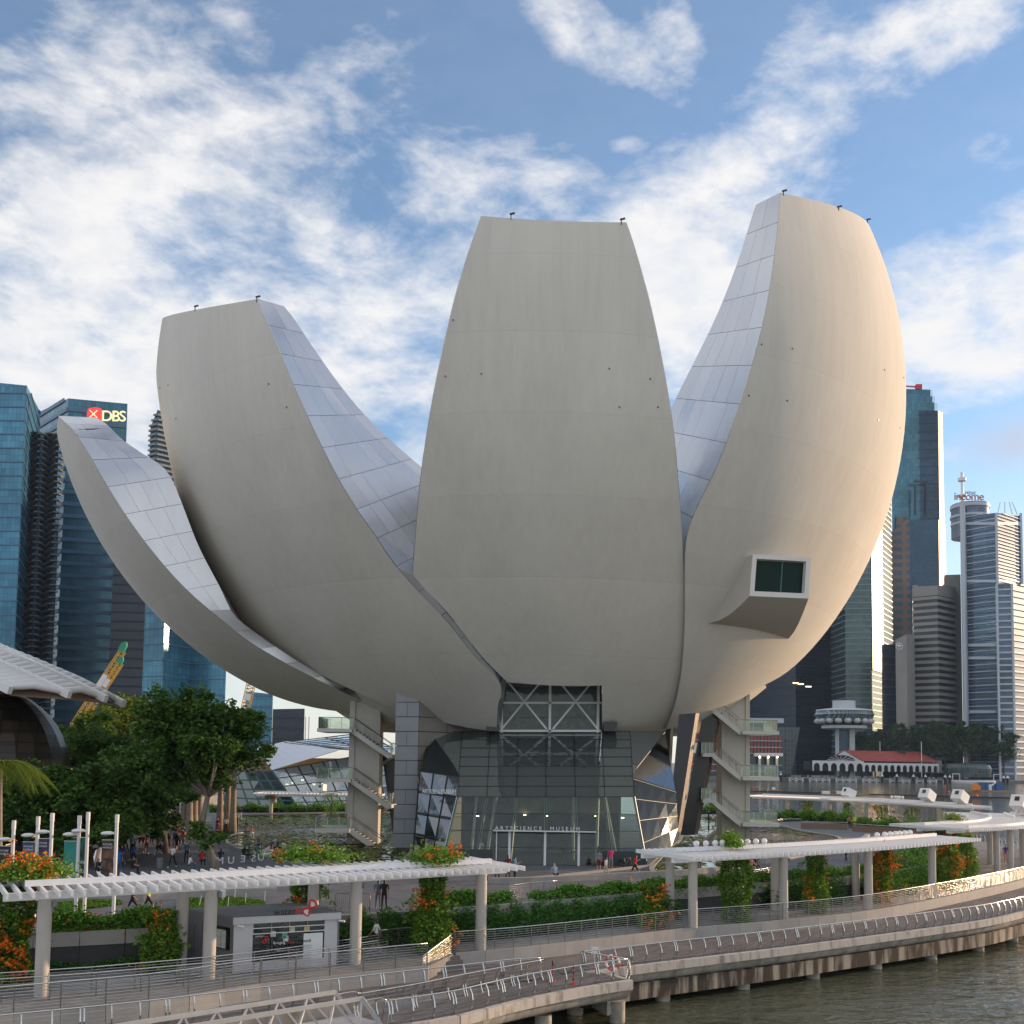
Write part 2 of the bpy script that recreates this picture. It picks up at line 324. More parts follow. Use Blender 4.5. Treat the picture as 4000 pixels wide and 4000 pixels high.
# outer edge of the promenade (fence on a low wall)
WR = path([(1776, 3725), (2026, 3704), (2400, 3661), (2673, 3628), (3000, 3601), (3383, 3560), (3725, 3497), (4000, 3435), (4200, 3378)], Z_PROM)
WL = path([(-1000, 4120), (-300, 4010), (0, 3972), (616, 3908), (1000, 3849), (1528, 3790), (1668, 3776)], Z_PROM)     # ramp wall, west part
coast = [Vector(p) for p in [(56, 103, 0), (61, 115, 0), (64, 130, 0), (63, 146, 0), (57, 160, 0), (46, 170, 0), (30, 176, 0), (0, 176, 0), (-30, 174, 0), (-70, 190, 0), (-75, 260, 0), (-75, 420, 0), (-400, 420, 0), (-400, 20, 0)]]
prom_poly = list(WL) + list(WR) + coast
m = MB(); m.prism([(p.x, p.y) for p in prom_poly], Z_SEA - 3, Z_PROM); tag(m.build('promenade', [M_prom]), kind='structure')
pz = [(p.x, p.y) for p in WIN] + [(46.5, 100), (51, 112), (53, 126), (51, 140), (45, 152), (33, 166), (0, 171), (-30, 170), (-72, 188), (-77, 262), (-77, 415), (-395, 415), (-395, 25)]
m = MB(); m.prism(pz, Z_PROM - 0.2, Z_PLAZA); tag(m.build('plaza', M_plaza), kind='structure')
# retaining wall: pale coping band over dark panels, panel by panel
wall = thing('retaining_wall', 'grey retaining wall with pale coping between plaza and promenade', 'wall', (WIN[40].x, WIN[40].y, Z_PROM))
segs = every(WIN, 2.0)
for a, b in zip(segs[:-1], segs[1:]):
    t = (b - a).normalized(); nrm = Vector((t.y, -t.x, 0))
    a2, b2 = a + t * 0.012, b - t * 0.012
    m = MB(); m.bar(a2 + nrm * 0.10 + Vector((0, 0, 1.42)), b2 + nrm * 0.10 + Vector((0, 0, 1.42)), 0.34, 0.66); m.build('coping_panel', M_wall, wall)
    m = MB(); m.bar(a2 + nrm * 0.02 + Vector((0, 0, 0.54)), b2 + nrm * 0.02 + Vector((0, 0, 0.54)), 0.22, 1.10); m.build('base_panel', M_dark, wall)

# low wall under the promenade fence, in panels, and the ramp on the west side
def panel_wall(pts, name, label, z0, z1s, step=1.7, t=0.14, parent=None):
    w = parent or thing(name, label, 'wall', (pts[0].x, pts[0].y, z0)); ss = every(pts, step); n = len(ss) - 1
    for i, (a, b) in enumerate(zip(ss[:-1], ss[1:])):
        d = (b - a).normalized(); a2, b2 = a + d * 0.008, b - d * 0.008; z1a = z1s(i / n); z1b = z1s((i + 1) / n); nn = Vector((d.y, -d.x, 0)) * t
        vs = [(p.x + o.x, p.y + o.y, z) for p, z1 in ((a2, z1a), (b2, z1b)) for o in (nn, Vector((0, 0, 0))) for z in (z0, z1)]
        m = MB(); m.add(vs, [(0, 4, 5, 1), (3, 7, 6, 2), (1, 5, 7, 3), (0, 2, 6, 4), (0, 1, 3, 2), (4, 6, 7, 5)]); m.build('panel', M_wall, w)
    return w
panel_wall(WR, 'fence_wall', 'low wall of pale panels carrying the curved promenade fence', Z_DECK - 0.1, lambda t: Z_PROM + 0.06)
panel_wall(WL, 'ramp_wall', 'low panelled wall beside the ramp', Z_DECK - 0.1, lambda t: Z_PROM + 0.06)
# steps from promenade to boardwalk
s0, s1 = WL[-1], WR[0]
st = thing('promenade_steps', 'short flight of dark stone steps from promenade to boardwalk', 'steps', (s1.x, s1.y, Z_DECK))
M_step = mat('dark_step_stone', (0.12, 0.12, 0.125), 0.7)
dx = Vector((0.55, -0.83, 0)); along = (s1 - s0); 
for k in range(4):
    m = MB(); c = s1 + Vector((-0.9, -0.55, 0)) + Vector((0.52, 0.30, 0)) * (0) + Vector((0.50, -0.86, 0)) * (0.35 * k + 0.2)
    m.box((c.x, c.y, Z_PROM - 0.16 * (k + 1) + 0.02), (2.3, 0.42, 0.16), R(31)); m.build('step', M_step, st)

# boardwalk
RAIL1 = path([(-800, 4120), (-300, 4005), (0, 3966), (500, 3917), (1000, 3859), (1355, 3818), (1598, 3791), (1857, 3763), (2000, 3747), (2110, 3741)], Z_DECK + 1.0)
RAIL2 = path([(1399, 3883), (1639, 3841), (1800, 3808), (2000, 3771), (2122, 3748)], Z_DECK + 1.0)
RAIL3 = path([(1520, 3908), (1771, 3870), (2000, 3818), (2259, 3771), (2450, 3745)], Z_DECK + 1.0)
RAIL4 = path([(2274, 3717), (2569, 3683), (3000, 3637), (3321, 3600), (3613, 3565), (3849, 3533), (4000, 3502), (4300, 3440)], Z_DECK + 1.0)
def lower(pts, dz): return [p + Vector((0, 0, dz)) for p in pts]
r1, r2, r3, r4 = (lower(x, -1.0) for x in (RAIL1, RAIL2, RAIL3, RAIL4))
dk = [(p.x, p.y) for p in WL] + [(s0.x + .2, s0.y + .2)] + [(p.x, p.y) for p in WR] + [(p.x, p.y) for p in reversed(offset(r4, -0.25))] 
dk += [(p.x, p.y) for p in reversed(offset(r3, -0.25))] + [(r3[0].x - 4, r3[0].y - 3.3), (r2[0].x - 4.6, r2[0].y - 3.3)] + [(p.x, p.y) for p in offset(r2, 0.2)] + [(p.x, p.y) for p in reversed(offset(r1, -0.25))]
BW = thing('boardwalk', None, None, (10, 55, Z_DECK)); BW['kind'] = 'structure'
m = MB(); m.prism(dk, Z_DECK - 0.16, Z_DECK); m.build('timber_deck', M_plank, BW)
def fascia(pts, full=True):
    ss = every(pts, 1.55)
    for i, (a, b) in enumerate(zip(ss[:-1], ss[1:])):
        d = (b - a).normalized(); a2, b2 = a + d * 0.01, b - d * 0.01; n = Vector((d.y, -d.x, 0))
        m = MB(); m.bar(a2 + n * 0.08 + Vector((0, 0, -0.19)), b2 + n * 0.08 + Vector((0, 0, -0.19)), 0.30, 0.44); m.build('coping_panel', M_cap, BW)
        prof = [(0.02, -0.41), (-0.02, -0.6), (-0.10, -0.78), (-0.22, -0.92), (-0.40, -1.0)]
        rows = [[p + n * q + Vector((0, 0, z)) for q, z in prof] + [p + n * -0.7 + Vector((0, 0, -1.0)), p + n * -0.7 + Vector((0, 0, -0.41))] for p in (a2 , b2)]
        m = MB(); m.grid(rows, True); m.build('cove_panel', M_conc, BW, smooth=30)
    if not full: return
    m = MB(); low = [p + Vector((0, 0, -1.0)) for p in ss]; m.strip(low, 0.25, -0.85, 0.0, 0.16 + 0.10); m.build('edge_beam', M_stain, BW)
fascia(offset(r4, -0.25)); fascia(offset(r3, -0.25), False); 
m = MB(); m.strip(lower(offset(r1, -0.2), -1.2), 0.2, 1.1); m.build('edge_beam', M_conc, BW)
# close the step between the two fascias
a, b = offset(r3, -0.25)[-1], offset(r4, -0.25)[2]
m = MB(); m.bar(a + Vector((0, 0, -0.25)), b + Vector((0, 0, -0.25)), 0.25, 0.5); m.build('coping_panel', M_cap, BW)
# piles and pile cap under the deck
M_pile = mat('pile_concrete', (0.45, 0.41, 0.35), 0.8, col2=(0.30, 0.27, 0.22), scale=2)
for i, p in enumerate(every(offset(r4, 0.55), 6.2)):
    m = MB(); m.lathe((p.x, p.y, 0), [(0.42, Z_SEA - 2), (0.42, Z_DECK - 1.6)], 14); m.build('pile', M_pile, BW, smooth=40)
for i, p in enumerate(every(offset(r3, 0.75), 4.6)):
    m = MB(); m.lathe((p.x, p.y, 0), [(0.40, Z_SEA - 2), (0.40, Z_DECK - 1.2)], 14); m.build('pile', M_pile, BW, smooth=40)
p = onz(2440, 3955, Z_DECK - 1.85); u_ = Vector((-.82, -.57, 0)); v_ = Vector((-.35, .94, 0)); q_ = [p, p + u_ * 1.15, p + u_ * 1.15 + v_ * 3.6, p + v_ * 3.6]; m = MB(); m.prism([(a.x, a.y) for a in reversed(q_)], Z_DECK - 1.85, Z_DECK - 0.98); m.build('pile_cap', M_conc, BW)
# far shore
M_far = mat('far_quay', (0.22, 0.22, 0.22), 0.9, col2=(0.15, 0.15, 0.15), scale=0.05)
m = MB(); m.prism([(-1500, 760), (-300, 745), (150, 742), (1500, 760), (3000, 900), (3000, 6000), (-3000, 6000), (-3000, 900)], Z_SEA - 3, Z_SEA + 2.4); tag(m.build('far_quay', M_far), kind='structure')
# ================================================================== the museum
def shell_mat():
    m = bpy.data.materials.new('pale_plaster_shell'); m.use_nodes = True; nt = m.node_tree; N = nt.nodes.new; L = nt.links.new; b = nt.nodes['Principled BSDF']; b.inputs['Roughness'].default_value = .85; b.inputs['Specular IOR Level'].default_value = .15
    tc = N('ShaderNodeTexCoord'); sp = N('ShaderNodeSeparateXYZ'); L(tc.outputs['Object'], sp.inputs[0])
    def noise(sc3, scale, det):
        mp = N('ShaderNodeMapping'); mp.inputs['Scale'].default_value = sc3; L(tc.outputs['Object'], mp.inputs[0]); n = N('ShaderNodeTexNoise'); n.inputs['Scale'].default_value = scale; n.inputs['Detail'].default_value = det; n.inputs['Roughness'].default_value = .6; L(mp.outputs[0], n.inputs['Vector']); return n.outputs[0]
    def rng(v, a, b, c, d): n = N('ShaderNodeMapRange'); n.inputs[1].default_value, n.inputs[2].default_value, n.inputs[3].default_value, n.inputs[4].default_value = a, b, c, d; L(v, n.inputs[0]); return n.outputs[0]
    def mul(a, b): n = N('ShaderNodeMath'); n.operation = 'MULTIPLY'; L(a, n.inputs[0]); L(b, n.inputs[1]); return n.outputs[0]
    broad = rng(noise((1, 1, .35), .09, 4), .3, .7, .90, 1.08); streak = rng(noise((1, 1, .035), 1.6, 7), .40, .72, 1.01, .95); thin = rng(noise((1, 1, .02), 5.0, 5), .52, .74, 1.0, .95)
    md = N('ShaderNodeMath'); md.operation = 'MODULO'; L(sp.outputs[2], md.inputs[0]); md.inputs[1].default_value = 6.1; seam = rng(md.outputs[0], .0, .09, .90, 1.0)
    fl = N('ShaderNodeMath'); fl.operation = 'DIVIDE'; L(sp.outputs[2], fl.inputs[0]); fl.inputs[1].default_value = 6.1; f2 = N('ShaderNodeMath'); f2.operation = 'FLOOR'; L(fl.outputs[0], f2.inputs[0]); wn = N('ShaderNodeTexWhiteNoise'); wn.noise_dimensions = '1D'; L(f2.outputs[0], wn.inputs['W']); course = rng(wn.outputs[0], 0, 1, .965, 1.02)
    v = mul(mul(mul(broad, streak), mul(thin, seam)), course)
    mx = N('ShaderNodeMix'); mx.data_type = 'RGBA'; mx.blend_type = 'MULTIPLY'; mx.inputs[0].default_value = 1; mx.inputs[6].default_value = (.70, .668, .61, 1); L(v, mx.inputs[7]); L(mx.outputs[2], b.inputs['Base Color'])
    n = noise((1, 1, 1), 5, 3); bp = N('ShaderNodeBump'); bp.inputs['Strength'].default_value = .02; bp.inputs['Distance'].default_value = .05; L(n, bp.inputs['Height']); L(bp.outputs[0], b.inputs['Normal']); return m
M_shell = shell_mat()
M_edge = mat('shell_edge', (0.40, 0.37, 0.33), 0.7)
M_inner = mat('dark_joint_backing', (0.05, 0.055, 0.06), 0.6)
M_steel = []
for i, (c, r) in enumerate([((0.62, 0.64, 0.67), .28), ((0.59, 0.61, 0.645), .24), ((0.645, 0.665, 0.695), .31), ((0.605, 0.625, 0.66), .22)]):
    M_steel.append(mat('brushed_steel_panel_%d' % i, c, r, metal=0.92, col2=tuple(x * 0.93 for x in c), scale=0.8, vs=(1, 1, 0.12), detail=6, contrast=(0.3, 0.8)))
MUS = thing('lotus_museum', 'pale lotus-shaped museum of curved petals with steel side faces on black columns', 'museum', (2.3, 118, 0))

class Ball:
    def __init__(s, c, r): s.c = Vector(c); s.r = r
    def hit(s, px, py):
        d = ray(px, py).normalized(); o = Vector((0, 0, CAMZ)) - s.c; b = o.dot(d); q = b * b - (o.dot(o) - s.r * s.r)
        t = -b - math.sqrt(q) if q > 0 else -b
        p = Vector((0, 0, CAMZ)) + d * t
        return s.c + (p - s.c).normalized() * s.r
    def sph(s, z, phi):
        dz = z - s.c.z; rho = math.sqrt(max(s.r ** 2 - dz * dz, 0.01)); return s.c + Vector((rho * math.sin(R(phi)), -rho * math.cos(R(phi)), dz))

def slerp_row(ball, a, b, n, arch=0.0):
    u = (a - ball.c).normalized(); v = (b - ball.c).normalized(); th = u.angle(v); out = []
    for k in range(n + 1):
        t = k / n
        w = (u * math.sin((1 - t) * th) + v * math.sin(t * th)) / math.sin(th) if th > 1e-5 else u.copy()
        w = (w + Vector((0, 0, arch * 4 * t * (1 - t)))).normalized()
        out.append(ball.c + w * ball.r)
    return out

def side_panels(petal, outer, inner, rows, colw, flip, steel_shift=0):
    """steel cladding: every panel its own piece, over a dark backing"""
    nr = rows; O = resample(outer, nr * 3); I = resample(inner, nr * 3)
    def S(i, w):
        a, b = O[i], I[i]; return a.lerp(b, w)
    nrm_ref = None
    for r in range(nr):
        i0, i1, i2 = r * 3, r * 3 + 1, r * 3 + 3
        wid = ((O[i0] - I[i0]).length + (O[i2] - I[i2]).length) / 2; nc = max(1, round(wid / colw)); lenr = (O[i2] - O[i0]).length
        for c in range(nc):
            gw = 0.008 / wid; w0, w1 = c / nc + gw, (c + 1) / nc - gw
            gi = 0.018 / max(lenr, 0.1)
            vs = []
            idx = [i0, i0 + 1, i0 + 2, i2]
            for q, i in enumerate(idx):
                for w in (w0, (w0 + w1) / 2, w1):
                    p = S(i, w)
                    if q == 0: p = p.lerp(S(i0 + 1, w), gi * 3)
                    if q == 3: p = p.lerp(S(i2 - 1, w), gi * 3)
                    vs.append(p)
            n = (vs[2] - vs[0]).cross(vs[9] - vs[0]).normalized()
            if flip: n = -n
            tilt = random.uniform(-0.007, 0.007); front = []
            for k, p in enumerate(vs): front.append(p + n * (0.05 + tilt * ((k % 3) - 1)))
            m = MB(); fs = []
            for a in range(3):
                for b in range(2):
                    q = (a * 3 + b, a * 3 + b + 1, (a + 1) * 3 + b + 1, (a + 1) * 3 + b); fs.append(q if not flip else q[::-1])
            m.add(front, fs); back = [p - n * 0.02 for p in vs]; ring = [0, 1, 2, 5, 8, 11, 10, 9, 6, 3]
            o = len(m.v); m.v += [tuple(p) for p in back]
            for k in range(len(ring)):
                a, b = ring[k], ring[(k + 1) % len(ring)]; q = (b, a, a + o, b + o); m.f.append(q if not flip else q[::-1]); m.mi.append(0)
            m.build('steel_panel', M_steel[(c * 3 + r * 5 + steel_shift + random.randint(0, 1)) % 4], petal, smooth=40)

def petal(label, ball, left, right, inL, inR, nrow=40, ncol=20, arch_top=0.0, arch_bot=0.0, panL=None, panR=None, shift=0, notch=None):
    """outer skin on a sphere between two edge curves (bottom to top), inner edge curves give the thickness"""
    Lc = resample(catmull(left), nrow); Rc = resample(catmull(right), nrow)
    Lc = [ball.c + (p - ball.c).normalized() * ball.r for p in Lc]; Rc = [ball.c + (p - ball.c).normalized() * ball.r for p in Rc]
    IL = resample(catmull(inL), nrow); IR = resample(catmull(inR), nrow)
    rows = [slerp_row(ball, a, b, ncol, arch_bot * (1 - i / nrow) + arch_top * (i / nrow)) for i, (a, b) in enumerate(zip(Lc, Rc))]
    m = MB(); m.cur = 0; m.grid(rows)
    if notch:      # opening for the glazed lift box
        keep = [i for i, f in enumerate(m.f) if not (lambda q: notch[0] < q[0] < notch[1] and q[1] > notch[2])(px_of(sum((Vector(m.v[k]) for k in f), Vector()) / 4))]
        m.f = [m.f[i] for i in keep]; m.mi = [m.mi[i] for i in keep]
    m.cur = 1; m.grid([[b, a] for a, b in zip(Lc, IL)]); m.grid([[a, b] for a, b in zip(Rc, IR)])
    m.cur = 2; m.grid([[b, b.lerp(a, .33), b.lerp(a, .66), a] for a, b in zip(IL, IR)])
    top = rows[-1]; m.cur = 2; it = [IL[-1].lerp(IR[-1], k / ncol) for k in range(ncol + 1)]; m.grid([top, it])
    o = m.build('petal', [M_shell, M_inner, M_edge], MUS, smooth=35)
    if label: o['label'] = label
    if panL: side_panels(o, Lc, IL, panL, 1.55, True, shift)
    if panR: side_panels(o, Rc, IR, panR, 1.55, False, shift)
    return o, Lc, Rc
def inward(pts, ball, s0, s1):
    """offset an edge towards the museum axis, thickness s0 at the foot to s1 at the tip"""
    ax = Vector((2.3, 118, 0)); out = []
    for i, p in enumerate(pts):
        t = i / (len(pts) - 1); d = Vector((ax.x - p.x, ax.y - p.y, 0)).normalized(); s = s0 + (s1 - s0) * t
        out.append(p + d * s + Vector((0, 0, 0.25 * s)))
    return out

B3 = Ball((2.3, 118, 48.6), 41.6)
# centre petal
L3 = [B3.hit(*p) for p in [(1985, 2664), (1880, 2560), (1755, 2400), (1660, 2300), (1616, 2255), (1625, 2080), (1645, 1860), (1690, 1560), (1760, 1230), (1812, 1040), (1846, 940), (1880, 843)]]
R3 = [B3.hit(*p) for p in [(2664, 2640), (2668, 2500), (2670, 2300), (2666, 2130), (2650, 1900), (2625, 1640), (2585, 1400), (2540, 1190), (2500, 1040), (2470, 940), (2445, 868)]]
petal('broad front petal facing the promenade', B3, L3, R3, inward(L3, B3, 1.0, 3), inward(R3, B3, 9, 3), arch_top=-0.010, panL=16, panR=16, nrow=48, ncol=24)
PF = [[B3.hit(2352 + (ex - 2352) * k / 8, y) for k in range(9)] for y, ex in ((2625, 2664), (2680, 2658), (2740, 2645), (2800, 2622), (2858, 2600))]
PF = [[p + (B3.c - p).normalized() * .03 for p in r] for r in PF]; m = MB(); m.grid(list(reversed(PF))); m.grid([[r[0], r[0] + Vector((.6, 2.5, .4))] for r in PF]); m.build('petal_foot', M_shell, MUS, smooth=40)

# petal beside it on the sunward side (tallest)
B4 = Ball((2.2, 118, 48.4), 41.75)
L4p = [(2600, 2850), (2650, 2700), (2672, 2500), (2676, 2300), (2680, 2120), (2715, 2000), (2800, 1825), (2870, 1640), (2935, 1430), (2985, 1240), (3018, 1050), (3036, 900), (3048, 754)]
L4 = [B4.hit(*p) for p in L4p]
R4 = [B4.hit(2815, 2788), B4.sph(16.5, 60), B4.sph(19.5, 72), B4.sph(26, 78), B4.sph(35, 81), B4.sph(45, 82), B4.sph(54, 80), B4.sph(62, 77)] + [B4.hit(3408, 872)]
I4p = [(2500, 2700, 14), (2480, 2500, 13), (2470, 2300, 12.5), (2500, 2100, 12), (2540, 1900, 10.5), (2583, 1700, 9.2), (2640, 1560, 8.3), (2720, 1400, 7.3), (2800, 1235, 6.0), (2870, 1060, 4.6), (2925, 890, 3.2), (2954, 800, 2.6)]
def inner_px(lst, outer, kY):
    E = resample(catmull(outer), 60); out = []
    for i, (x, y, s) in enumerate(lst):
        e = min(E, key=lambda p: abs(px_of(p)[1] - y)); out.append(at(x, y, e.y + kY * s))
    return out
I4 = inner_px(I4p, L4, 0.87)
petal('tallest petal, warm in the low sun, with a boxed viewing window', B4, L4, R4, I4, inward(R4, B4, 9, 3), panL=17, nrow=48, arch_top=-0.02, shift=1)

# petal on the shaded side
B2 = Ball((0.8, 117, 48.6), 41.3)
L2 = [B2.hit(*p) for p in [(1538, 2767), (1409, 2710), (1300, 2659), (1191, 2602), (1093, 2540), (1000, 2475), (911, 2403), (860, 2300), (770, 2130), (700, 1950), (652, 1750), (620, 1560), (608, 1420), (610, 1320), (617, 1240)]]
R2 = [B2.hit(*p) for p in [(1940, 2858), (1945, 2760), (1955, 2672), (1860, 2570), (1740, 2420), (1620, 2295), (1530, 2190), (1460, 2085), (1390, 1985), (1310, 1850), (1230, 1690), (1150, 1510), (1075, 1330), (1005, 1168)]]
I2p = [(1955, 2850, 1.0), (1965, 2740, 2.0), (1985, 2600, 5), (1990, 2450, 9), (1950, 2300, 12), (1900, 2150, 13), (1800, 2000, 12), (1715, 1890, 11), (1640, 1822, 10), (1540, 1735, 8.8), (1440, 1640, 7.6), (1330, 1510, 6.2), (1230, 1370, 4.8), (1150, 1250, 3.4), (1108, 1197, 2.7)]
I2 = inner_px(I2p, R2, 0.77)
petal('grey petal leaning between the front petal and the lowest petal', B2, L2, R2, inward(L2, B2, 9, 3), I2, panR=17, nrow=48, arch_top=-0.02, shift=2)

# lowest, widest petal
B1 = Ball((-12.16, 114.4, 51.6), 38.92)
E1 = [B1.hit(*p) for p in [(1560, 2794), (1399, 2731), (1287, 2677), (1176, 2622), (1072, 2566), (968, 2502), (875, 2429), (800, 2368), (725, 2300), (600, 2160), (510, 2040), (420, 1900), (345, 1770), (285, 1680), (229, 1626)]]
F1 = [B1.sph(13.7, -40), B1.sph(15.7, -80), B1.sph(19.7, -98), B1.sph(26.4, -104), B1.sph(33.5, -107), B1.sph(41.7, -108)]
I1 = inner_px([(1575, 2785, 1.0), (1409, 2709, 1.0), (1300, 2657, 1.2), (1191, 2600, 1.4), (1093, 2538, 1.6), (1000, 2473, 1.8), (912, 2402, 2.2), (862, 2300, 3.0), (774, 2130, 4.2), (706, 1955, 4.8), (650, 1836, 4.8), (560, 1775, 3.8), (470, 1712, 2.8), (420, 1660, 2.0), (374, 1633, 1.6)], E1, 0.5)
petal('lowest petal sweeping out over the lily pond', B1, F1, E1, inward(F1, B1, 9, 3), I1, panR=17, nrow=44, shift=3)

# petals on the far side, only their undersides show
B5 = Ball((-3.8, 131, 49.0), 37.5)
E5 = [B5.sph(12.4, -20), B5.sph(15, -48), B5.sph(18.5, -60), B5.sph(22.5, -66), B5.sph(26.5, -69)]
F5 = [B5.sph(12.6, -60), B5.sph(14.5, -90), B5.sph(18, -112), B5.sph(22, -118), B5.sph(26, -120)]
petal('low far petal peeping out under the lowest one', B5, F5, E5, inward(F5, B5, 8, 3), inward(E5, B5, 8, 3), nrow=24, panR=9)
B6 = Ball((3.0, 128, 48.5), 40.5)
E6 = [B6.sph(11.5, 10), B6.sph(14, 30), B6.sph(18, 44), B6.sph(24, 52), B6.sph(28.5, 55)]
F6 = [B6.sph(12, 60), B6.sph(14.5, 84), B6.sph(18.5, 95), B6.sph(24, 99), B6.sph(28.2, 100)]
petal('low far petal showing a thin rim beyond the tallest one', B6, E6, F6, inward(E6, B6, 8, 3), inward(F6, B6, 8, 3), nrow=24)
# closed foot of the bowl
m = MB(); prof = [(0.1, 11.9)]
for k in range(7):
    a = R(27.6 + k * 2.2); prof.append((41.3 * math.sin(a), 48.6 - 41.3 * math.cos(a)))
m.lathe((2.3, 118, 0), prof, 60, cap=False); m.f = [f for f in m.f if sum(m.v[k][1] for k in f) / 4 > 106.2 or abs(sum(m.v[k][0] for k in f) / 4 - 2.3) > 9]; m.mi = [0] * len(m.f); m.build('bowl_foot', M_shell, MUS, smooth=50)
# ================================================================== pergolas, fences, rails
M_white = mat('white_painted_metal', (0.86, 0.86, 0.87), 0.42, col2=(0.80, 0.80, 0.81), scale=1.5)
M_col = mat('pale_column', (0.52, 0.49, 0.45), 0.75, col2=(0.44, 0.41, 0.38), scale=1.0, vs=(2, 2, 0.4), detail=6, bump=0.04)
M_grey = mat('grey_fitting', (0.22, 0.23, 0.25), 0.5)
def inst(me, name, parent, loc, rz=0.0, rot=None):
    o = bpy.data.objects.new(name, me); COL.objects.link(o); top = parent.matrix_basis.translation
    o.parent = parent; o.location = Vector(loc) - top; o.rotation_euler = rot if rot else (0, 0, rz); return o
def pergola(label, pts, cols, back_cols, front=1.9, back=3.9, spacing=0.48, rails=((0.2, 0),), zt=2.72, colr=0.29, z0=Z_PROM, ext=(1.5, 1.5), boxes=True):
    """pts: line of the front columns (left to right), columns given as distances along it"""
    tot = length(pts); base = pts[0]; P = thing('pergola', label, 'pergola', (base.x, base.y, z0), 'white slatted pergolas')
    dense = resample(pts, 80)
    # extend ends
    t0 = tangent(dense, 0); t1 = tangent(dense, len(dense) - 1)
    line = [dense[0] - t0 * ext[0]] + dense + [dense[-1] + t1 * ext[1]]
    line = [Vector((p.x, p.y, zt)) for p in line]
    L_ = resample(line, 100)
    m = MB(); m.strip(L_, 0.28, 0.32); m.build('beam', M_white, P)
    m = MB(); m.strip(L_, 0.28, 0.32, 0, 3.0); m.build('beam', M_white, P)
    n = round(length(line) / spacing); S = resample(line, n)
    sl = MB(); sl.box((0, (back - front) / 2, 0.12), (0.10, back + front, 0.24)); me = sl.build('slat', M_white, None).data; bpy.data.objects.remove(bpy.data.objects['slat'] if 'slat' in bpy.data.objects else None) if False else None
    tmp = [o for o in COL.objects if o.data is me]; [bpy.data.objects.remove(o) for o in tmp]
    for i, p in enumerate(S):
        t = tangent(S, i); inst(me, 'slat', P, (p.x, p.y, zt + 0.30), math.atan2(t.y, t.x))
    for off, kind in rails:
        m = MB(); Lr = resample(line, 60)[2:-2]; m.strip(Lr, 0.26, 0.24, 0.545, off); m.build('top_rail', M_white, P)
    cm = MB(); cm.lathe((0, 0, 0), [(colr, 0), (colr, zt - z0 + 0.02)], 20); cme = None
    def col(d, off):
        nonlocal cme
        k = max(0, min(80, round(d / tot * 80))); p = offset(dense, off)[k]
        if cme is None:
            o = cm.build('column', M_col, None, smooth=40); cme = o.data; bpy.data.objects.remove(o)
        c = inst(cme, 'column', P, (p.x, p.y, z0))
        if boxes:
            t = tangent(dense, k); m = MB(); q = p + t * (colr + 0.06) + Vector((t.y, -t.x, 0)) * 0.12; m.box((q.x, q.y, zt - 0.2), (0.17, 0.2, 0.24), math.atan2(t.y, t.x)); m.build('junction_box', M_grey, P)
        return p
    cp = [col(d, 0.0) for d in cols]; bp = [col(d, 3.0) for d in back_cols]
    return P, dense, cp, bp, line
def along_px(pts, px):
    """distance along a path to the point seen at column px"""
    best = min(range(len(pts)), key=lambda i: abs(px_of(pts[i])[0] - px)); return length(pts[:best + 1]) if best else 0.0
CL = path([(160, 3890), (815, 3824), (1380, 3764), (1877, 3712)], Z_PROM, 16)
PG1, D1, C1, K1, LN1 = pergola('long white slatted pergola beside the visitor kiosk', CL, [along_px(CL, x) for x in (160, 815, 1380, 1877)], [along_px(CL, 770) , along_px(CL, 1330), along_px(CL, 1780)], ext=(1.6, 1.5))
CR = path([(2706, 3624), (3057, 3590), (3396, 3549), (3642, 3510)], Z_PROM, 16)
PG2, D2, C2, K2, LN2 = pergola('white slatted pergola with a row of round lamps before the museum pond', CR, [along_px(CR, x) for x in (2706, 3057, 3396, 3642)], [0.6, along_px(CR, 3160), along_px(CR, 3480)], ext=(1.6, 3.8), rails=((1.1, 0),), front=2.0, back=3.6)
C3 = catmull([(42.5, 93.0, Z_PROM), (46.6, 96.0, Z_PROM), (51.5, 101.5, Z_PROM), (56, 110, Z_PROM), (58.0, 119, Z_PROM)], 10)
PG3, D3, C3c, K3, LN3 = pergola('curved white pergola at the tip of the promenade', C3, [4.6, 8.2, 15, 22], [4.0, 14, 22], front=2.2, back=6.0, spacing=0.34, rails=((3.2, 0), (-1.2, 0)), ext=(3.5, 1))
C4 = catmull([(60.5, 136, 0), (57.0, 146.5, 0), (51, 156, 0), (43, 163, 0)], 10)
PG4, D4, C4c, K4, LN4 = pergola('far white pergola with tilted floodlights beyond the pond', list(reversed(C4)), [2, 9, 15.5, 24, 30], [4.0, 17, 26], front=3.0, back=3.0, spacing=0.42, rails=((1.0, 0),), z0=0.0, zt=3.0, ext=(4, 3))
C5 = [at(1030, 3125, 156), at(1200, 3125, 156), at(1365, 3125, 156)]; C5 = [Vector((p.x, p.y, 0)) for p in C5]
PG5, D5, C5c, K5, LN5 = pergola('short white pergola in front of the crystal pavilion', C5, [1.2, 13.0], [1.0, 13], front=1.6, back=3.6, spacing=0.55, rails=((1.0, 0),), z0=0.0, zt=2.6, ext=(1.2, 5))

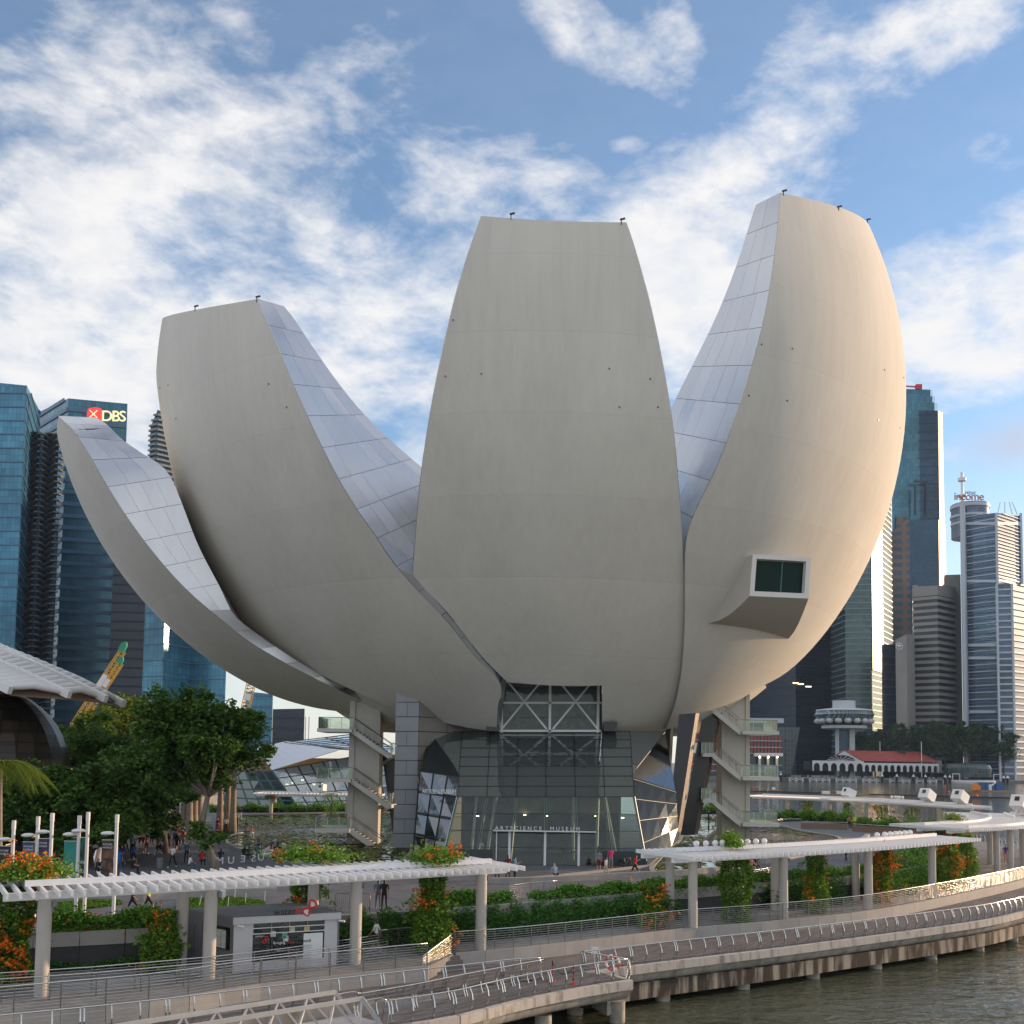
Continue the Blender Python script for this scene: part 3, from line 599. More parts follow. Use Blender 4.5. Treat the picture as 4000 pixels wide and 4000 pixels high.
# ---- horizontal bar fence
def fence(label, pts, z, step=1.15, h=1.05, bars=8, rail=0.028, post=0.022, lean=0.0, handrail=True, group='steel cable fences'):
    F = thing('fence', label, 'fence', (pts[0].x, pts[0].y, z(0) if callable(z) else z), group); ss = every(pts, step); n = len(ss) - 1
    zf = z if callable(z) else (lambda t: z)
    bs = [Vector((p.x, p.y, zf(i / n))) for i, p in enumerate(ss)]
    pm = MB(); pm.box((0, 0, h / 2), (0.05, 0.028, h)); o = pm.build('post', M_darkrail, None); me = o.data; bpy.data.objects.remove(o)
    for i, p in enumerate(bs): t = tangent(bs, i); inst(me, 'post', F, p, math.atan2(t.y, t.x))
    fine = resample(bs, max(n, 2) * 2)
    for k in range(bars):
        zz = h * (0.10 + 0.80 * k / (bars - 1)); m = MB(); m.tube([p + Vector((0, 0, zz)) for p in fine], 0.010, 4, False); m.build('cable', M_steelrail, F, smooth=True)
    if handrail: m = MB(); m.tube([p + Vector((0, 0, h + 0.02)) for p in fine], rail, 6); m.build('handrail', M_steelrail, F, smooth=True)
    return F
fence('long curved cable fence on the low wall of the promenade', WR, Z_PROM + 0.06)
fence('cable fence along the outer edge of the ramp', [p for p in WL if p.x > -40], lambda t: Z_PROM + 0.06, step=1.7)
FC = path([(-400, 3945), (0, 3903), (241, 3886), (449, 3868), (900, 3822), (1250, 3772), (1475, 3735)], Z_PROM)
fence('cable fence along the paved promenade behind the ramp', FC, Z_PROM, step=1.8)
FB = offset(FC, -0.75)
fence('cable fence with handrail on the inner side of the ramp', FB, Z_PROM, step=1.8, h=0.95, bars=6)
FS = [onz(1476, 3715, Z_PROM), onz(1710, 3690, Z_PROM)]
fence('short cable fence at the head of the steps', FS, Z_PROM, step=1.1)
FST = [onz(1650, 3770, Z_PROM), onz(1776, 3722, Z_PROM)]
fence('sloping cable rail beside the stone steps', FST, lambda t: Z_DECK + (Z_PROM - Z_DECK) * t, step=1.1)

# ---- boardwalk rail with curved posts
def curved_rail(label, pts, flip=1, step=1.05):
    base = lower(pts, -1.0); G = thing('curved_railing', label, 'railing', base[0], 'boardwalk railings with bowed posts'); ss = every(base, step)
    prof = [(-0.02, 0.0), (-0.14, 0.25), (-0.18, 0.5), (-0.13, 0.75), (0.0, 0.98)]
    m = MB(); prev = []
    for q, z in prof: prev.append((0, q * flip, z))
    rows = [[(p[0] - .026, p[1] - .05, p[2]), (p[0] + .026, p[1] - .05, p[2]), (p[0] + .026, p[1] + .05, p[2]), (p[0] - .026, p[1] + .05, p[2])] for p in prev]
    m.grid(rows, True); o = m.build('post', M_steelrail, None); me = o.data; bpy.data.objects.remove(o)
    stub = MB(); [stub.box((0.0, -0.1 * flip, 0.2 + 0.17 * k), (0.34, 0.014, 0.012)) for k in range(4)]; o = stub.build('cable_stub', M_steelrail, None); sme = o.data; bpy.data.objects.remove(o)
    for i, p in enumerate(ss):
        t = tangent(ss, i); a = math.atan2(t.y, t.x)
        if i % 3 == 0:
            inst(me, 'post', G, p - t * 0.07, a); inst(me, 'post', G, p + t * 0.07, a); inst(sme, 'cable_stub', G, p, a)
        else: inst(me, 'post', G, p, a)
    fine = resample(pts, len(ss) * 3); m = MB(); m.tube([p + Vector((0, 0, 0.0)) for p in fine], 0.032, 6); m.build('handrail', M_steelrail, G, smooth=True)
    for k in range(5):
        m = MB(); m.tube([p + Vector((0, 0, -0.85 + 0.17 * k)) + Vector((tangent(fine, i).y, -tangent(fine, i).x, 0)) * 0.12 * flip for i, p in enumerate(fine)], 0.005, 3, False); m.build('cable', M_steelrail, G)
    return G
curved_rail('bowed-post railing along the long outer curve of the boardwalk', RAIL4)
curved_rail('bowed-post railing between ramp wall and gangway', RAIL1)
curved_rail('bowed-post railing on the inner side of the landing platform', RAIL2, -1)
curved_rail('bowed-post railing on the outer side of the landing platform', RAIL3)
curved_rail('short bowed-post railing closing the landing platform beside the life ring', [RAIL4[0], RAIL3[-1]], -1)

# ---- gangway truss
M_truss = mat('grey_painted_truss', (0.50, 0.50, 0.50), 0.5, metal=0.2, col2=(0.44, 0.44, 0.43), scale=2)
def truss(label, top_end, top_far, foot):
    T = thing('gangway_truss', label, 'gangway', (foot[0], foot[1], Z_DECK), 'gangway side trusses')
    a, b = Vector(top_end), Vector(top_far); d = (b - a); n = 7; h = 1.25; foot = Vector(foot); fb = b + Vector((0, 0, -h)) 
    m = MB(); m.bar(a, b, 0.13, 0.16); m.build('top_chord', M_truss, T); m = MB(); m.bar(foot, fb, 0.13, 0.16); m.build('bottom_chord', M_truss, T)
    m = MB(); m.bar(a, foot, 0.13, 0.16); m.build('end_post', M_truss, T)
    for k in range(n):
        p = a.lerp(b, (k) / n); q = foot.lerp(fb, (k + 0.75) / (n)); p2 = a.lerp(b, (k + 1) / n)
        for u, v in ((p, q), (q, p2)): m = MB(); m.bar(u, v, 0.08, 0.08); m.build('diagonal', M_truss, T)
    return T
zt = Z_DECK + 1.1
ra, rb = onz(1310, 3875, zt), onz(507, 4000, zt); fa, fb_ = onz(1414, 3900, zt), onz(1000, 3973, zt)
dirr = (rb - ra).normalized(); fb2 = fa + dirr * 9; rb2 = ra + dirr * 9
truss('rear lattice truss of the sloping gangway', ra, rb2, onz(1376, 3972, Z_DECK))
truss('front lattice truss of the sloping gangway', fa, fb2, onz(1490, 4006, Z_DECK))
G = thing('gangway_deck', 'grey sloping gangway deck between its lattice trusses', 'gangway', (ra.x, ra.y, Z_DECK))
m = MB(); A, B = onz(1376, 3972, Z_DECK), onz(1490, 4006, Z_DECK); m.slab([A, B, B + dirr * 9, A + dirr * 9], 0.1); m.build('walkway', M_truss, G)
for q, e in ((A, ra), (B, fa)):
    m = MB(); d2 = -dirr; m.tube([e + Vector((0, 0, -0.1)), e + d2 * 0.9 + Vector((0, 0, -0.1)), e + d2 * 1.15 + Vector((0, 0, -0.2)), e + d2 * 0.95 + Vector((0, 0, -1.05))], 0.025, 6); m.build('end_handrail', M_steelrail, G, smooth=True)

# ---- visitor kiosk
M_kw = mat('pale_kiosk_cladding', (0.56, 0.56, 0.58), 0.45, col2=(0.52, 0.52, 0.54), scale=0.8); M_kd = mat('dark_kiosk_cladding', (0.16, 0.16, 0.17), 0.5); M_kroof = mat('dark_flat_roof', (0.13, 0.138, 0.15), 0.8, col2=(0.10, 0.106, 0.115), scale=1)
G_kiosk = glass_mat('kiosk_glass', (0.45, 0.5, 0.5), 0.06, 0.03, (0.03, 0.035, 0.035), 0.55)
M_red = mat('red_enamel', (0.62, 0.03, 0.03), 0.4); M_blk = mat('black_lettering', (0.015, 0.015, 0.017), 0.5); M_wl = mat('white_lettering', (0.8, 0.8, 0.8), 0.5); M_paper = mat('paper_notice', (0.62, 0.64, 0.58), 0.8, col2=(0.35, 0.4, 0.36), scale=6)
zr = Z_PROM + 2.55
KA, KB = onz(908, 3800, Z_PROM), onz(1322, 3770, Z_PROM); kd = (KB - KA).normalized(); kw = (KB - KA).length; kn = Vector((kd.y, -kd.x, 0))  # kn to viewer
KC = Vector((KA.x - 3.1, KA.y + 2.6, Z_PROM)); KD_ = Vector((KB.x - 2.0, KB.y + 3.4, Z_PROM))
K = thing('visitor_kiosk', 'small grey visitor kiosk with dark flat roof and glazed counter', 'kiosk', (KA.x, KA.y, Z_PROM))
def kpt(u, z, o=0.0): p = KA + kd * (u * kw) + kn * o; return Vector((p.x, p.y, Z_PROM + z))
m = MB(); m.prism([(q.x, q.y) for q in (KA + kn * .02, KB + kn * .02, KD_, KC)], zr - 0.30, zr); m.build('roof', [M_kd], K)
m = MB(); m.prism([(q.x, q.y) for q in (KA - kn * .15 , KB - kn * .15, KD_, KC + kd * .1)], zr, zr + 0.02); m.build('roof_deck', M_kroof, K)
m = MB(); m.bar(kpt(-0.01, 2.40, 0.06), kpt(1.01, 2.40, 0.06), 0.1, 0.31); m.build('fascia', M_kw, K)
m = MB(); m.slab([kpt(0, 0), kpt(0.175, 0), kpt(0.175, 2.25), kpt(0, 2.25)], 0.12); m.build('front_panel', M_kw, K)
m = MB(); m.slab([kpt(0.855, 0), kpt(1, 0), kpt(1, 2.25), kpt(0.855, 2.25)], 0.12); m.build('front_panel', M_kw, K)
m = MB(); m.slab([kpt(0.175, 0, -.02), kpt(0.855, 0, -.02), kpt(0.855, 0.42, -.02), kpt(0.175, 0.42, -.02)], 0.1); m.build('front_panel', M_kw, K)
for i in range(4):
    u0 = 0.178 + 0.17 * i; m = MB(); m.slab([kpt(u0, 0.42, -.05), kpt(u0 + .163, 0.42, -.05), kpt(u0 + .163, 1.72, -.05), kpt(u0, 1.72, -.05)], 0.012); m.build('window_pane', G_kiosk, K)
    m = MB(); m.slab([kpt(u0, 1.76, -.05), kpt(u0 + .163, 1.76, -.05), kpt(u0 + .163, 2.24, -.05), kpt(u0, 2.24, -.05)], 0.012); m.build('window_pane', G_kiosk, K)
    m = MB(); m.bar(kpt(u0, 1.74, .0), kpt(u0, 2.25, .0), .03, .03); m.build('mullion', mat('brass_mullion', (0.5, 0.38, 0.2), .4, .6), K)
for z in (1.74, 2.0): m = MB(); m.bar(kpt(0.175, z, .0), kpt(0.86, z, .0), 0.04, 0.035); m.build('transom', M_wl, K)
m = MB(); m.slab([kpt(0.655, 0.42, -.02), kpt(0.84, 0.42, -.02), kpt(0.84, 1.62, -.02), kpt(0.655, 1.62, -.02)], 0.02); m.build('service_screen', mat('white_screen', (0.72, 0.76, 0.76), .5), K)
m = MB(); m.slab([KC, KA, KA + Vector((0, 0, 2.26)), KC + Vector((0, 0, 2.26))], 0.1); m.build('side_wall', M_kd, K)
m = MB(); m.slab([KB, KD_, KD_ + Vector((0, 0, 2.26)), KB + Vector((0, 0, 2.26))], 0.1); m.build('side_wall', M_kd, K)
m = MB(); m.slab([KD_, KC, KC + Vector((0, 0, 2.26)), KD_ + Vector((0, 0, 2.26))], 0.1); m.build('side_wall', M_kd, K)
sd = (KA - KC); kl = sd.length; sd.normalize(); sn = Vector((sd.y, -sd.x, 0))
def spt(u, z, o=0.01): p = KC + sd * (u * kl) + sn * o; return Vector((p.x, p.y, Z_PROM + z))
m = MB(); m.slab([spt(.5, 1.0, .03), spt(.93, 1.0, .03), spt(.93, 2.05, .03), spt(.5, 2.05, .03)], 0.03); m.build('side_window', mat('dark_side_glass', (0.012, 0.014, 0.016), .08), K)
m = MB(); m.slab([spt(.64, 1.05, .06), spt(.86, 1.05, .06), spt(.86, 1.9, .06), spt(.64, 1.9, .06)], 0.02); m.build('notice', M_paper, K)
m = MB(); m.slab([spt(.12, 0, .03), spt(.36, 0, .03), spt(.36, 2.1, .03), spt(.12, 2.1, .03)], 0.03); d = m.build('side_door', M_kd, K); m = MB(); m.bar(spt(.2, .4, .07), spt(.2, 1.9, .07), .04, .04); m.build('door_bar', M_steelrail, d)
Fk = facing(kd)
text_obj('water', 'sign_lettering', M_blk, 0.46, kpt(0.36, 2.58, .02), Fk, .03, K); text_obj('B', 'sign_lettering', M_red, 0.46, kpt(0.565, 2.58, .02), Fk, .03, K)
def ring8(cx, z, s, material, r, name):
    m = MB(); pts = []
    for k in range(41):
        a = 2 * math.pi * k / 40; x = 0.9 * math.sin(a) * s * 0.8; y = math.sin(2 * a) * s * 0.42
        u = x * 0.62 - y * 0.6; v = x * 0.75 + y * 0.6; pts.append(kpt(cx, z, .08) + kd * u + Vector((0, 0, v)))
    m.tube(pts, r, 6, False); m.build(name, material, K, smooth=True)
m = MB()
for s_ in (-1, 1):
    c = kpt(0.70, 2.86, .05) + kd * (0.17 * s_) + Vector((0, 0, 0.20 * s_)); m.add([c + kd * (0.17 * math.cos(k * math.pi / 8)) + Vector((0, 0, .2 * math.sin(k * math.pi / 8))) for k in range(16)], [tuple(range(16))])
m.build('logo_fill', M_wl, K); ring8(0.70, 2.86, 0.55, M_red, 0.05, 'logo_loop')
text_obj('around', 'window_lettering', M_blk, 0.22, kpt(0.60, 1.22, .01), Fk, .004, K); text_obj('you', 'window_lettering', M_red, 0.22, kpt(0.50, 1.20, -.03), Fk, .004, K)
text_obj('Bringing', 'window_lettering', M_wl, 0.17, kpt(0.37, 1.20, -.03), Fk, .004, K)
text_obj('BAYFRONT NORTH', 'window_lettering', M_blk, 0.12, kpt(0.38, 1.02, -.03), Fk, .004, K); text_obj('Welcome to Marina Bay Sands', 'window_lettering', M_wl, 0.09, kpt(0.40, 0.86, -.03), Fk, .004, K)
text_obj('SHOPPING', 'window_lettering', M_wl, 0.09, kpt(0.20, 1.58, -.03), Fk, .004, K); ring8(0.29, 1.45, 0.22, M_red, 0.03, 'logo_loop')
for u, z, mm in ((.34, 1.7, M_paper), (.52, 1.85, M_paper), (.46, 1.45, M_paper), (.66, 1.9, mat('yellow_notice', (.6, .5, .2), .7)), (.45, 1.6, mat('green_notice', (.1, .4, .3), .7))):
    m = MB(); m.slab([kpt(u, z - .15, -.03), kpt(u + .05, z - .15, -.03), kpt(u + .05, z + .12, -.03), kpt(u, z + .12, -.03)], 0.004); m.build('notice', mm, K)
for u in (0.03, 0.985): m = MB(); m.tube([kpt(u, 2.18, .12), kpt(u + .05, 2.16, .32)], .05, 8); m.build('security_camera', M_wl, K)
# ---- glass entrance hall, lift box, columns, window box, pier
G_roofglass = glass_mat('tinted_roof_glass', (0.30, 0.36, 0.36), 0.26, 0.015, (0.13, 0.15, 0.145), 0.25, gcol=(.8, .86, .9))
G_clear = glass_mat('entrance_glass', (0.78, 0.88, 0.84), 0.02, 0.02, (0.015, 0.02, 0.02), 0.92, gcol=(.5, .55, .6))
G_mirror = glass_mat('mirror_side_glass', (0.35, 0.4, 0.4), 0.10, 0.12, (0.05, 0.056, 0.056), 0.35, gcol=(.2, .22, .24))
G_lift = glass_mat('lift_box_glass', (0.82, 0.90, 0.88), 0.0, 0.02, (0.30, 0.32, 0.31), 0.78, gcol=(.5, .55, .6))
M_mull = mat('dark_glazing_bar', (0.03, 0.032, 0.035), 0.45, metal=0.3); M_wsteel = mat('pale_structural_steel', (0.62, 0.66, 0.62), 0.45)
M_blackcol = mat('black_clad_column', (0.022, 0.022, 0.025), 0.35, coat=0.2); M_brown = mat('painted_lit_column_face', (0.20, 0.155, 0.12), 0.5)  # brown stands for light on one side of the black columns
HALL = thing('entrance_hall', 'faceted glass entrance hall under the museum petals', 'entrance hall', tuple(onz(2140, 3376, 0)))
def bil(q, u, v): return (q[0].lerp(q[1], u)).lerp(q[3].lerp(q[2], u), v)
def panes(q, nu, nv, material, gap=0.03, t=0.015, name='glass_pane', parent=HALL, us=None, bars=M_mull, bw=0.05, vskip=False, uskip=False):
    q = [Vector(p) for p in q]; nrm = (q[1] - q[0]).cross(q[3] - q[0]).normalized()
    for i in range(nu):
        for j in range(nv):
            u0, u1, v0, v1 = i / nu, (i + 1) / nu, j / nv, (j + 1) / nv
            m = MB(); m.slab([bil(q, u0, v0), bil(q, u1, v0), bil(q, u1, v1), bil(q, u0, v1)], t); m.build(name, material, parent)
    if bars:
        for i in range(nu + 1 if not uskip else 0): m = MB(); m.bar(bil(q, i / nu, 0) + nrm * .03, bil(q, i / nu, 1) + nrm * .03, bw, 0.06, nrm); m.build('glazing_bar', bars, parent)
        if not vskip:
            for j in range(nv + 1): m = MB(); m.bar(bil(q, 0, j / nv) + nrm * .025, bil(q, 1, j / nv) + nrm * .025, 0.06, bw * .7, (0, 0, 1)); m.build('glazing_bar', bars, parent)
TL, TR = at(1680, 2856, 99.5), at(2598, 2858, 99.5)
ML, MR = at(1806, 3034, 89.8), at(2456, 3038, 89.8)
EL, ER = at(1787, 3113, 86.0), at(2478, 3113, 86.0)
GL, GR = onz(1725, 3378, 0), onz(2528, 3384, 0)
GL.y = GR.y = 85.2; GL.z = GR.z = 0.0; GL.x = at(1725, 3378, 85.2).x; GR.x = at(2528, 3378, 85.2).x
# sloping roof glass: central bay between straight bars plus wings
T1, T2 = at(1805, 2856, 99.5), at(2460, 2856, 99.5)
panes([EL, ER, T2, T1], 6, 7, G_roofglass, name='roof_pane')
panes([ML, EL.lerp(T1, .30), T1, TL], 1, 4, G_roofglass, name='roof_pane'); panes([ER.lerp(T2, .30), MR, TR, T2], 1, 4, G_roofglass, name='roof_pane')
# lower front
panes([GL, GR, ER, EL], 6, 4, G_clear, bw=0.05)
for k in range(7):
    a = bil([GL, GR, ER, EL], k / 6, 0.0); b = bil([GL, GR, ER, EL], k / 6, 1.0); a.y += .35; b.y += .35; m = MB(); m.bar(a, b, 0.16, 0.18); m.build('steel_post', M_wsteel, HALL)
# side facets
SL, SR = at(1612, 3345, 91.5), at(2652, 3282, 92.5); SL.z = min(SL.z, 0.3); 
panes([SL, GL, ML, at(1640, 3010, 93.5)], 3, 4, G_mirror, bars=M_mull, bw=.03, name='mirror_pane'); m = MB(); m.slab([at(1640, 3010, 93.5), ML, TL], .03); m.build('mirror_pane', G_mirror, HALL)
FR = at(2640, 3095, 93.5)
panes([GR, SR, FR, MR], 4, 4, G_mirror, bars=mat('bright_bracket_line', (0.75, 0.7, 0.6), .3, .8), bw=.05, name='mirror_pane', uskip=True); m = MB(); m.slab([MR, FR, at(2612, 2960, 98.0), TR], .03); m.build('mirror_pane', G_mirror, HALL)
# back wall, floor and things inside give the hall its depth
M_in = mat('grey_interior_wall', (0.26, 0.25, 0.235), 0.7, col2=(0.10, 0.10, 0.095), scale=.4); M_inf = mat('dark_interior_floor', (0.08, 0.08, 0.08), 0.35)
m = MB(); m.slab([Vector((GL.x + 1, 97.5, 0)), Vector((GR.x - 1, 97.5, 0)), Vector((GR.x - 1, 97.5, 9)), Vector((GL.x + 1, 97.5, 9))], .2); m.build('back_wall', M_in, HALL)
m = MB(); m.poly([GL + Vector((0, .1, .03)), GR + Vector((0, .1, .03)), Vector((GR.x + 1.4, 97.4, .03)), Vector((GL.x - 1.4, 97.4, .03))]); m.build('floor', M_inf, HALL)
m = MB(); m.slab([Vector((GL.x + 1.5, 92, 3.9)), Vector((GR.x - 1.5, 92, 3.9)), Vector((GR.x - 1.5, 92, 5.6)), Vector((GL.x + 1.5, 92, 5.6))], .3); m.build('bulkhead', M_in, HALL)
for px in (1840, 1900, 2240, 2330, 2410): p = at(px, 3300, 90); m = MB(); m.tube([(p.x, p.y, 0), (p.x + random.uniform(-1.2, 1.2), p.y + 1, 6.5)], .14, 8); m.build('raking_column', M_wsteel, HALL)
M_warm = mat('warm_downlight', (1, .8, .5), emit=(1.0, .72, .38, 8)); 
for k in range(5): p = at(1800 + 640 * random.random(), 3160, 91.5); m = MB(); m.box((p.x, 88.5 + 3.4 * random.random(), 3.82), (.22, .22, .06)); m.build('downlight', M_warm, HALL)
# doors: white posts, canopy bar with lettering
for px in (1938, 1989, 2128, 2260): 
    a = at(px, 3375, 84.9); m = MB(); m.bar((a.x, 84.95, 0), (a.x, 84.95, 2.85), .2 if px > 1940 else .08, .16); m.build('door_post', M_wl, HALL)
a, b = at(1926, 3246, 84.6), at(2329, 3246, 84.6); a.z = b.z = 2.88; m = MB(); m.bar(a, b, .5, .07); m.build('door_canopy', M_wl, HALL)
text_obj('ARTSCIENCE  MUSEUM', 'sign_lettering', M_wl, 0.46, (a.x + .15, 84.45, 2.95), facing((1, 0)), .02, HALL, spacing=1.62)
m = MB(); q = [at(1735, 3316, 85.2), at(1925, 3316, 85.2)]; m.slab([(GL.x, 84.98, 0), (q[1].x, 84.98, 0), (q[1].x, 85.1, 1.25), (GL.x + .15, 85.1, 1.25)], .05); m.build('base_panel', mat('dark_teal_panel', (.02, .035, .04), .3), HALL)
m = MB(); q = at(2335, 3316, 85.2); m.slab([(q.x, 84.98, 0), (GR.x, 84.98, 0), (GR.x - .15, 85.1, 1.25), (q.x, 85.1, 1.25)], .05); m.build('base_panel', MATS['dark_teal_panel'], HALL)
for i, px in enumerate((2150, 2230, 1990)): p = at(px, 3330, 89 + i); m = MB(); m.box((p.x, p.y, .75), (1.6, .8, .06)); m.tube([(p.x, p.y, 0), (p.x, p.y, .75)], .06, 6); m.build('cafe_table', mat('warm_wood', (.35, .16, .07), .5), HALL)
# lettering mirrored on the side facet
fd = facing((at(1805, 3098, 88.0) - at(1650, 3098, 91.6))); sdv = (at(1805, 3098, 88.0) - at(1650, 3098, 91.6)).normalized(); s0 = at(1650, 3098, 91.0)
for j, w in enumerate(('ARTSCIENCE', 'MUSEUM')): text_obj(w, 'side_lettering', M_wl, 0.55, s0 + sdv * 2.5 * j + Vector((0, -.35, 0)), fd, .02, HALL, spacing=.85)
# lift box with X bracing
LIFT = thing('glazed_lift_box', 'tall glazed box with white X bracing above the entrance roof', 'glass box', tuple(at(2145, 2855, 99.6)))
lb = [at(1948, 2862, 99.2), at(2346, 2862, 99.2), at(2350, 2630, 99.2), at(1948, 2630, 99.2)]
panes(lb, 2, 4, G_lift, parent=LIFT, bw=.06)
side = Vector((0, 7, 0)); panes([lb[1], lb[1] + side, lb[2] + side, lb[2]], 2, 4, G_lift, parent=LIFT); panes([lb[0] + side, lb[0], lb[3], lb[3] + side], 2, 4, G_lift, parent=LIFT)
def ipt(u, v, dy=-.14): p = bil(lb, u, v); return p + Vector((0, dy, 0))
for c in (0.25, 0.75):
    for s in (-1, 1):
        for sg in (-1, 1): m = MB(); m.bar(ipt(c, .52), ipt(c + .22 * s, .52 + .46 * sg), .18, .18); m.build('brace', M_wl, LIFT)
for u in (0.03, .5, .97): m = MB(); m.bar(ipt(u, 0), ipt(u, 1), .3 if u != .5 else .2, .25); m.build('steel_post', M_wl, LIFT)
for v in (.03, .5): m = MB(); m.bar(ipt(0, v), ipt(1, v), .2, .2); m.build('steel_beam', M_wl, LIFT)
m = MB(); c = bil(lb, .5, .5); m.slab([bil(lb, 0, 0) + side * .9, bil(lb, 1, 0) + side * .9, bil(lb, 1, 1) + side * .9, bil(lb, 0, 1) + side * .9], .1); m.build('back_wall', mat('lift_back_wall', (.50, .46, .40), .6, col2=(.22, .19, .16), scale=1.2), LIFT)
x0_, x1_ = lb[0].x - .3, lb[1].x + .3
m = MB(); m.poly([(at(1965, 2657, 92.6).x, 92.6, 16.45), (x0_, 99.1, 16.45), (x1_, 99.1, 16.45), (at(2345, 2657, 92.6).x, 92.6, 16.45)]); m.build('soffit', M_shell, MUS)
m = MB(); m.poly([(x0_, 99.3, lb[2].z), (x0_, 106, lb[2].z), (x1_, 106, lb[2].z), (x1_, 99.3, lb[2].z)]); m.build('ceiling', M_wl, LIFT)
for px in (1925, 2385): p = at(px, 2838, 98.0); m = MB(); m.box((p.x, p.y + 2, p.z), (1.3, 4, .9)); m.build('black_bracket', M_blackcol, MUS)
# black raking columns on the sunward side
def raking(top4, bot4, Yt, Yb, depth=1.6):
    t = [at(x, y, Yt) for x, y in top4]; b = [at(x, y, Yb) for x, y in bot4]; d = Vector((.5, 1.0, 0)).normalized() * depth
    m = MB(); m.cur = 0; vs = [b[0], b[1], t[1], t[0]]; m.add(vs + [v + d for v in vs], [(0, 1, 2, 3), (7, 6, 5, 4), (3, 2, 6, 7), (0, 4, 5, 1), (0, 3, 7, 4)]); m.cur = 1
    m.add([b[1], b[1] + d, t[1] + d, t[1]], [(0, 1, 2, 3)]); m.build('raking_column', [M_blackcol, M_brown], MUS)
raking([(2652, 2790), (2718, 2785)], [(2612, 3250), (2646, 3250)], 98, 96, 1.3)
raking([(2745, 2790), (2806, 2785)], [(2658, 3262), (2712, 3262)], 104, 104, 1.3)
raking([(2590, 2845), (2620, 2840)], [(2560, 3210), (2600, 3210)], 104, 104, 1.0)
raking([(1492, 2950), (1560, 2950)], [(1535, 3260), (1580, 3260)], 106, 106, 1.0)
# grey clad pier under the shaded petal
M_pier = mat('blue_grey_pier_panel', (0.26, 0.275, 0.30), 0.42, metal=0.35, col2=(0.23, 0.245, 0.27), scale=.6)
M_pierb = mat('brown_grey_pier_panel', (0.235, 0.22, 0.205), 0.5, metal=0.2)
PIER = thing('clad_pier', 'tall pier clad in blue-grey panels carrying the shaded petal', 'pier', tuple(onz(1575, 3320, 0)))
pl = [(1546, 2690), (1543, 2900), (1538, 3145), (1533, 3328)]; pr = [(1640, 2690), (1634, 2900), (1629, 3180), (1613, 3328)]
Yp = 96.0
def pier_x(lst, y):
    for (x0, y0), (x1, y1) in zip(lst[:-1], lst[1:]):
        if y <= y1: return x0 + (x1 - x0) * (y - y0) / (y1 - y0)
    return lst[-1][0]
ys = [2655, 2690] + [2743 + 57 * k for k in range(11)]; ys = ys[1:]; back = Vector((8.5, 9.5, 0)); core = MB()
for i in range(len(ys) - 1):
    y0, y1 = ys[i] + 1.5, ys[i + 1] - 1.5; cuts = [0, 1] if i % 2 == 0 else [0, .5, 1]
    for u0, u1 in zip(cuts[:-1], cuts[1:]):
        e = 0.008; q = [at(pier_x(pl, y) * (1 - u) + pier_x(pr, y) * u, y, Yp) for y, u in ((y1, u0 + e), (y1, u1 - e), (y0, u1 - e), (y0, u0 + e))]
        m = MB(); m.slab(q, .06); m.build('cladding_panel', M_pier, PIER)
    for k, (u0, u1) in enumerate(((0, .5), (.5, 1)) if i % 2 else ((0, .3), (.3, .75), (.75, 1))):
        a0, a1 = at(pier_x(pr, y1), y1, Yp + .0), at(pier_x(pr, y0), y0, Yp + .0); q = [a0 + back * (u0 + .004), a0 + back * (u1 - .004), a1 + back * (u1 - .004), a1 + back * (u0 + .004)]
        m = MB(); m.slab(q, .06); m.build('cladding_panel', M_pierb, PIER)
c4 = [at(1550, 3330, Yp + .1), at(1608, 3330, Yp + .1), at(1636, 2640, Yp + .1), at(1550, 2640, Yp + .1)]
m = MB(); m.slab([p for p in c4], -.0 + 0.02); f = [c4[1], c4[1] + back, c4[2] + back, c4[2]]; m.slab(f, .3); m.build('core', M_inner, PIER)
# boxed window on the tallest petal
M_box = mat('window_box_shell', (0.50, 0.46, 0.41), .62); M_frame = mat('white_window_frame', (0.74, 0.71, 0.67), .5)
WB = thing('viewing_window_box', 'boxed viewing window projecting from the tallest petal', 'window', tuple(B4.hit(3050, 2280)))
ya = B4.hit(2900, 2350).y - 3.4; yb = ya + 1.6
fo = [at(2928, 2328, ya), at(3158, 2338, yb), at(3168, 2178, yb), at(2940, 2165, ya)]
fi = [bil(fo, u, v) for u, v in ((.075, .12), (.925, .12), (.925, .9), (.075, .9))]
root = [B4.hit(2752, 2452), B4.hit(3085, 2520), B4.hit(3166, 2190), B4.hit(2900, 2200)]; ctr = B4.c
root = [p + (B4.c - p).normalized() * .6 for p in root]
m = MB(); m.grid([[fo[k % 4].lerp(root[k % 4], t) + (Vector((0, 0, -1.1)) * math.sin(math.pi * t) * 0.6 if k % 4 in (0, 1) else Vector((0, 0, 0))) for t in (0, .2, .4, .6, .8, 1)] for k in range(5)]); m.build('shell', M_box, WB, smooth=40)
m = MB(); dep = (root[0] + root[2]) / 2 - (fo[0] + fo[2]) / 2; dep = dep.normalized() * .5
for k in range(4):
    a, b, c, d = fo[k], fo[(k + 1) % 4], fi[(k + 1) % 4], fi[k]; m.add([a, b, c, d], [(0, 1, 2, 3)]); m.add([d, c, c + dep, d + dep], [(0, 1, 2, 3)])
m.build('frame', M_frame, WB)
gi = [p + dep * .9 for p in fi]; G_green = glass_mat('green_window_glass', (.05, .12, .1), .0, .03, (.012, .03, .026), .1, gcol=(.18, .24, .22))
for u0, u1 in ((0, .57), (.575, 1)):
    m = MB(); m.slab([bil(gi, u0, 0), bil(gi, u1, 0), bil(gi, u1, 1), bil(gi, u0, 1)], .02); m.build('pane', G_green, WB)
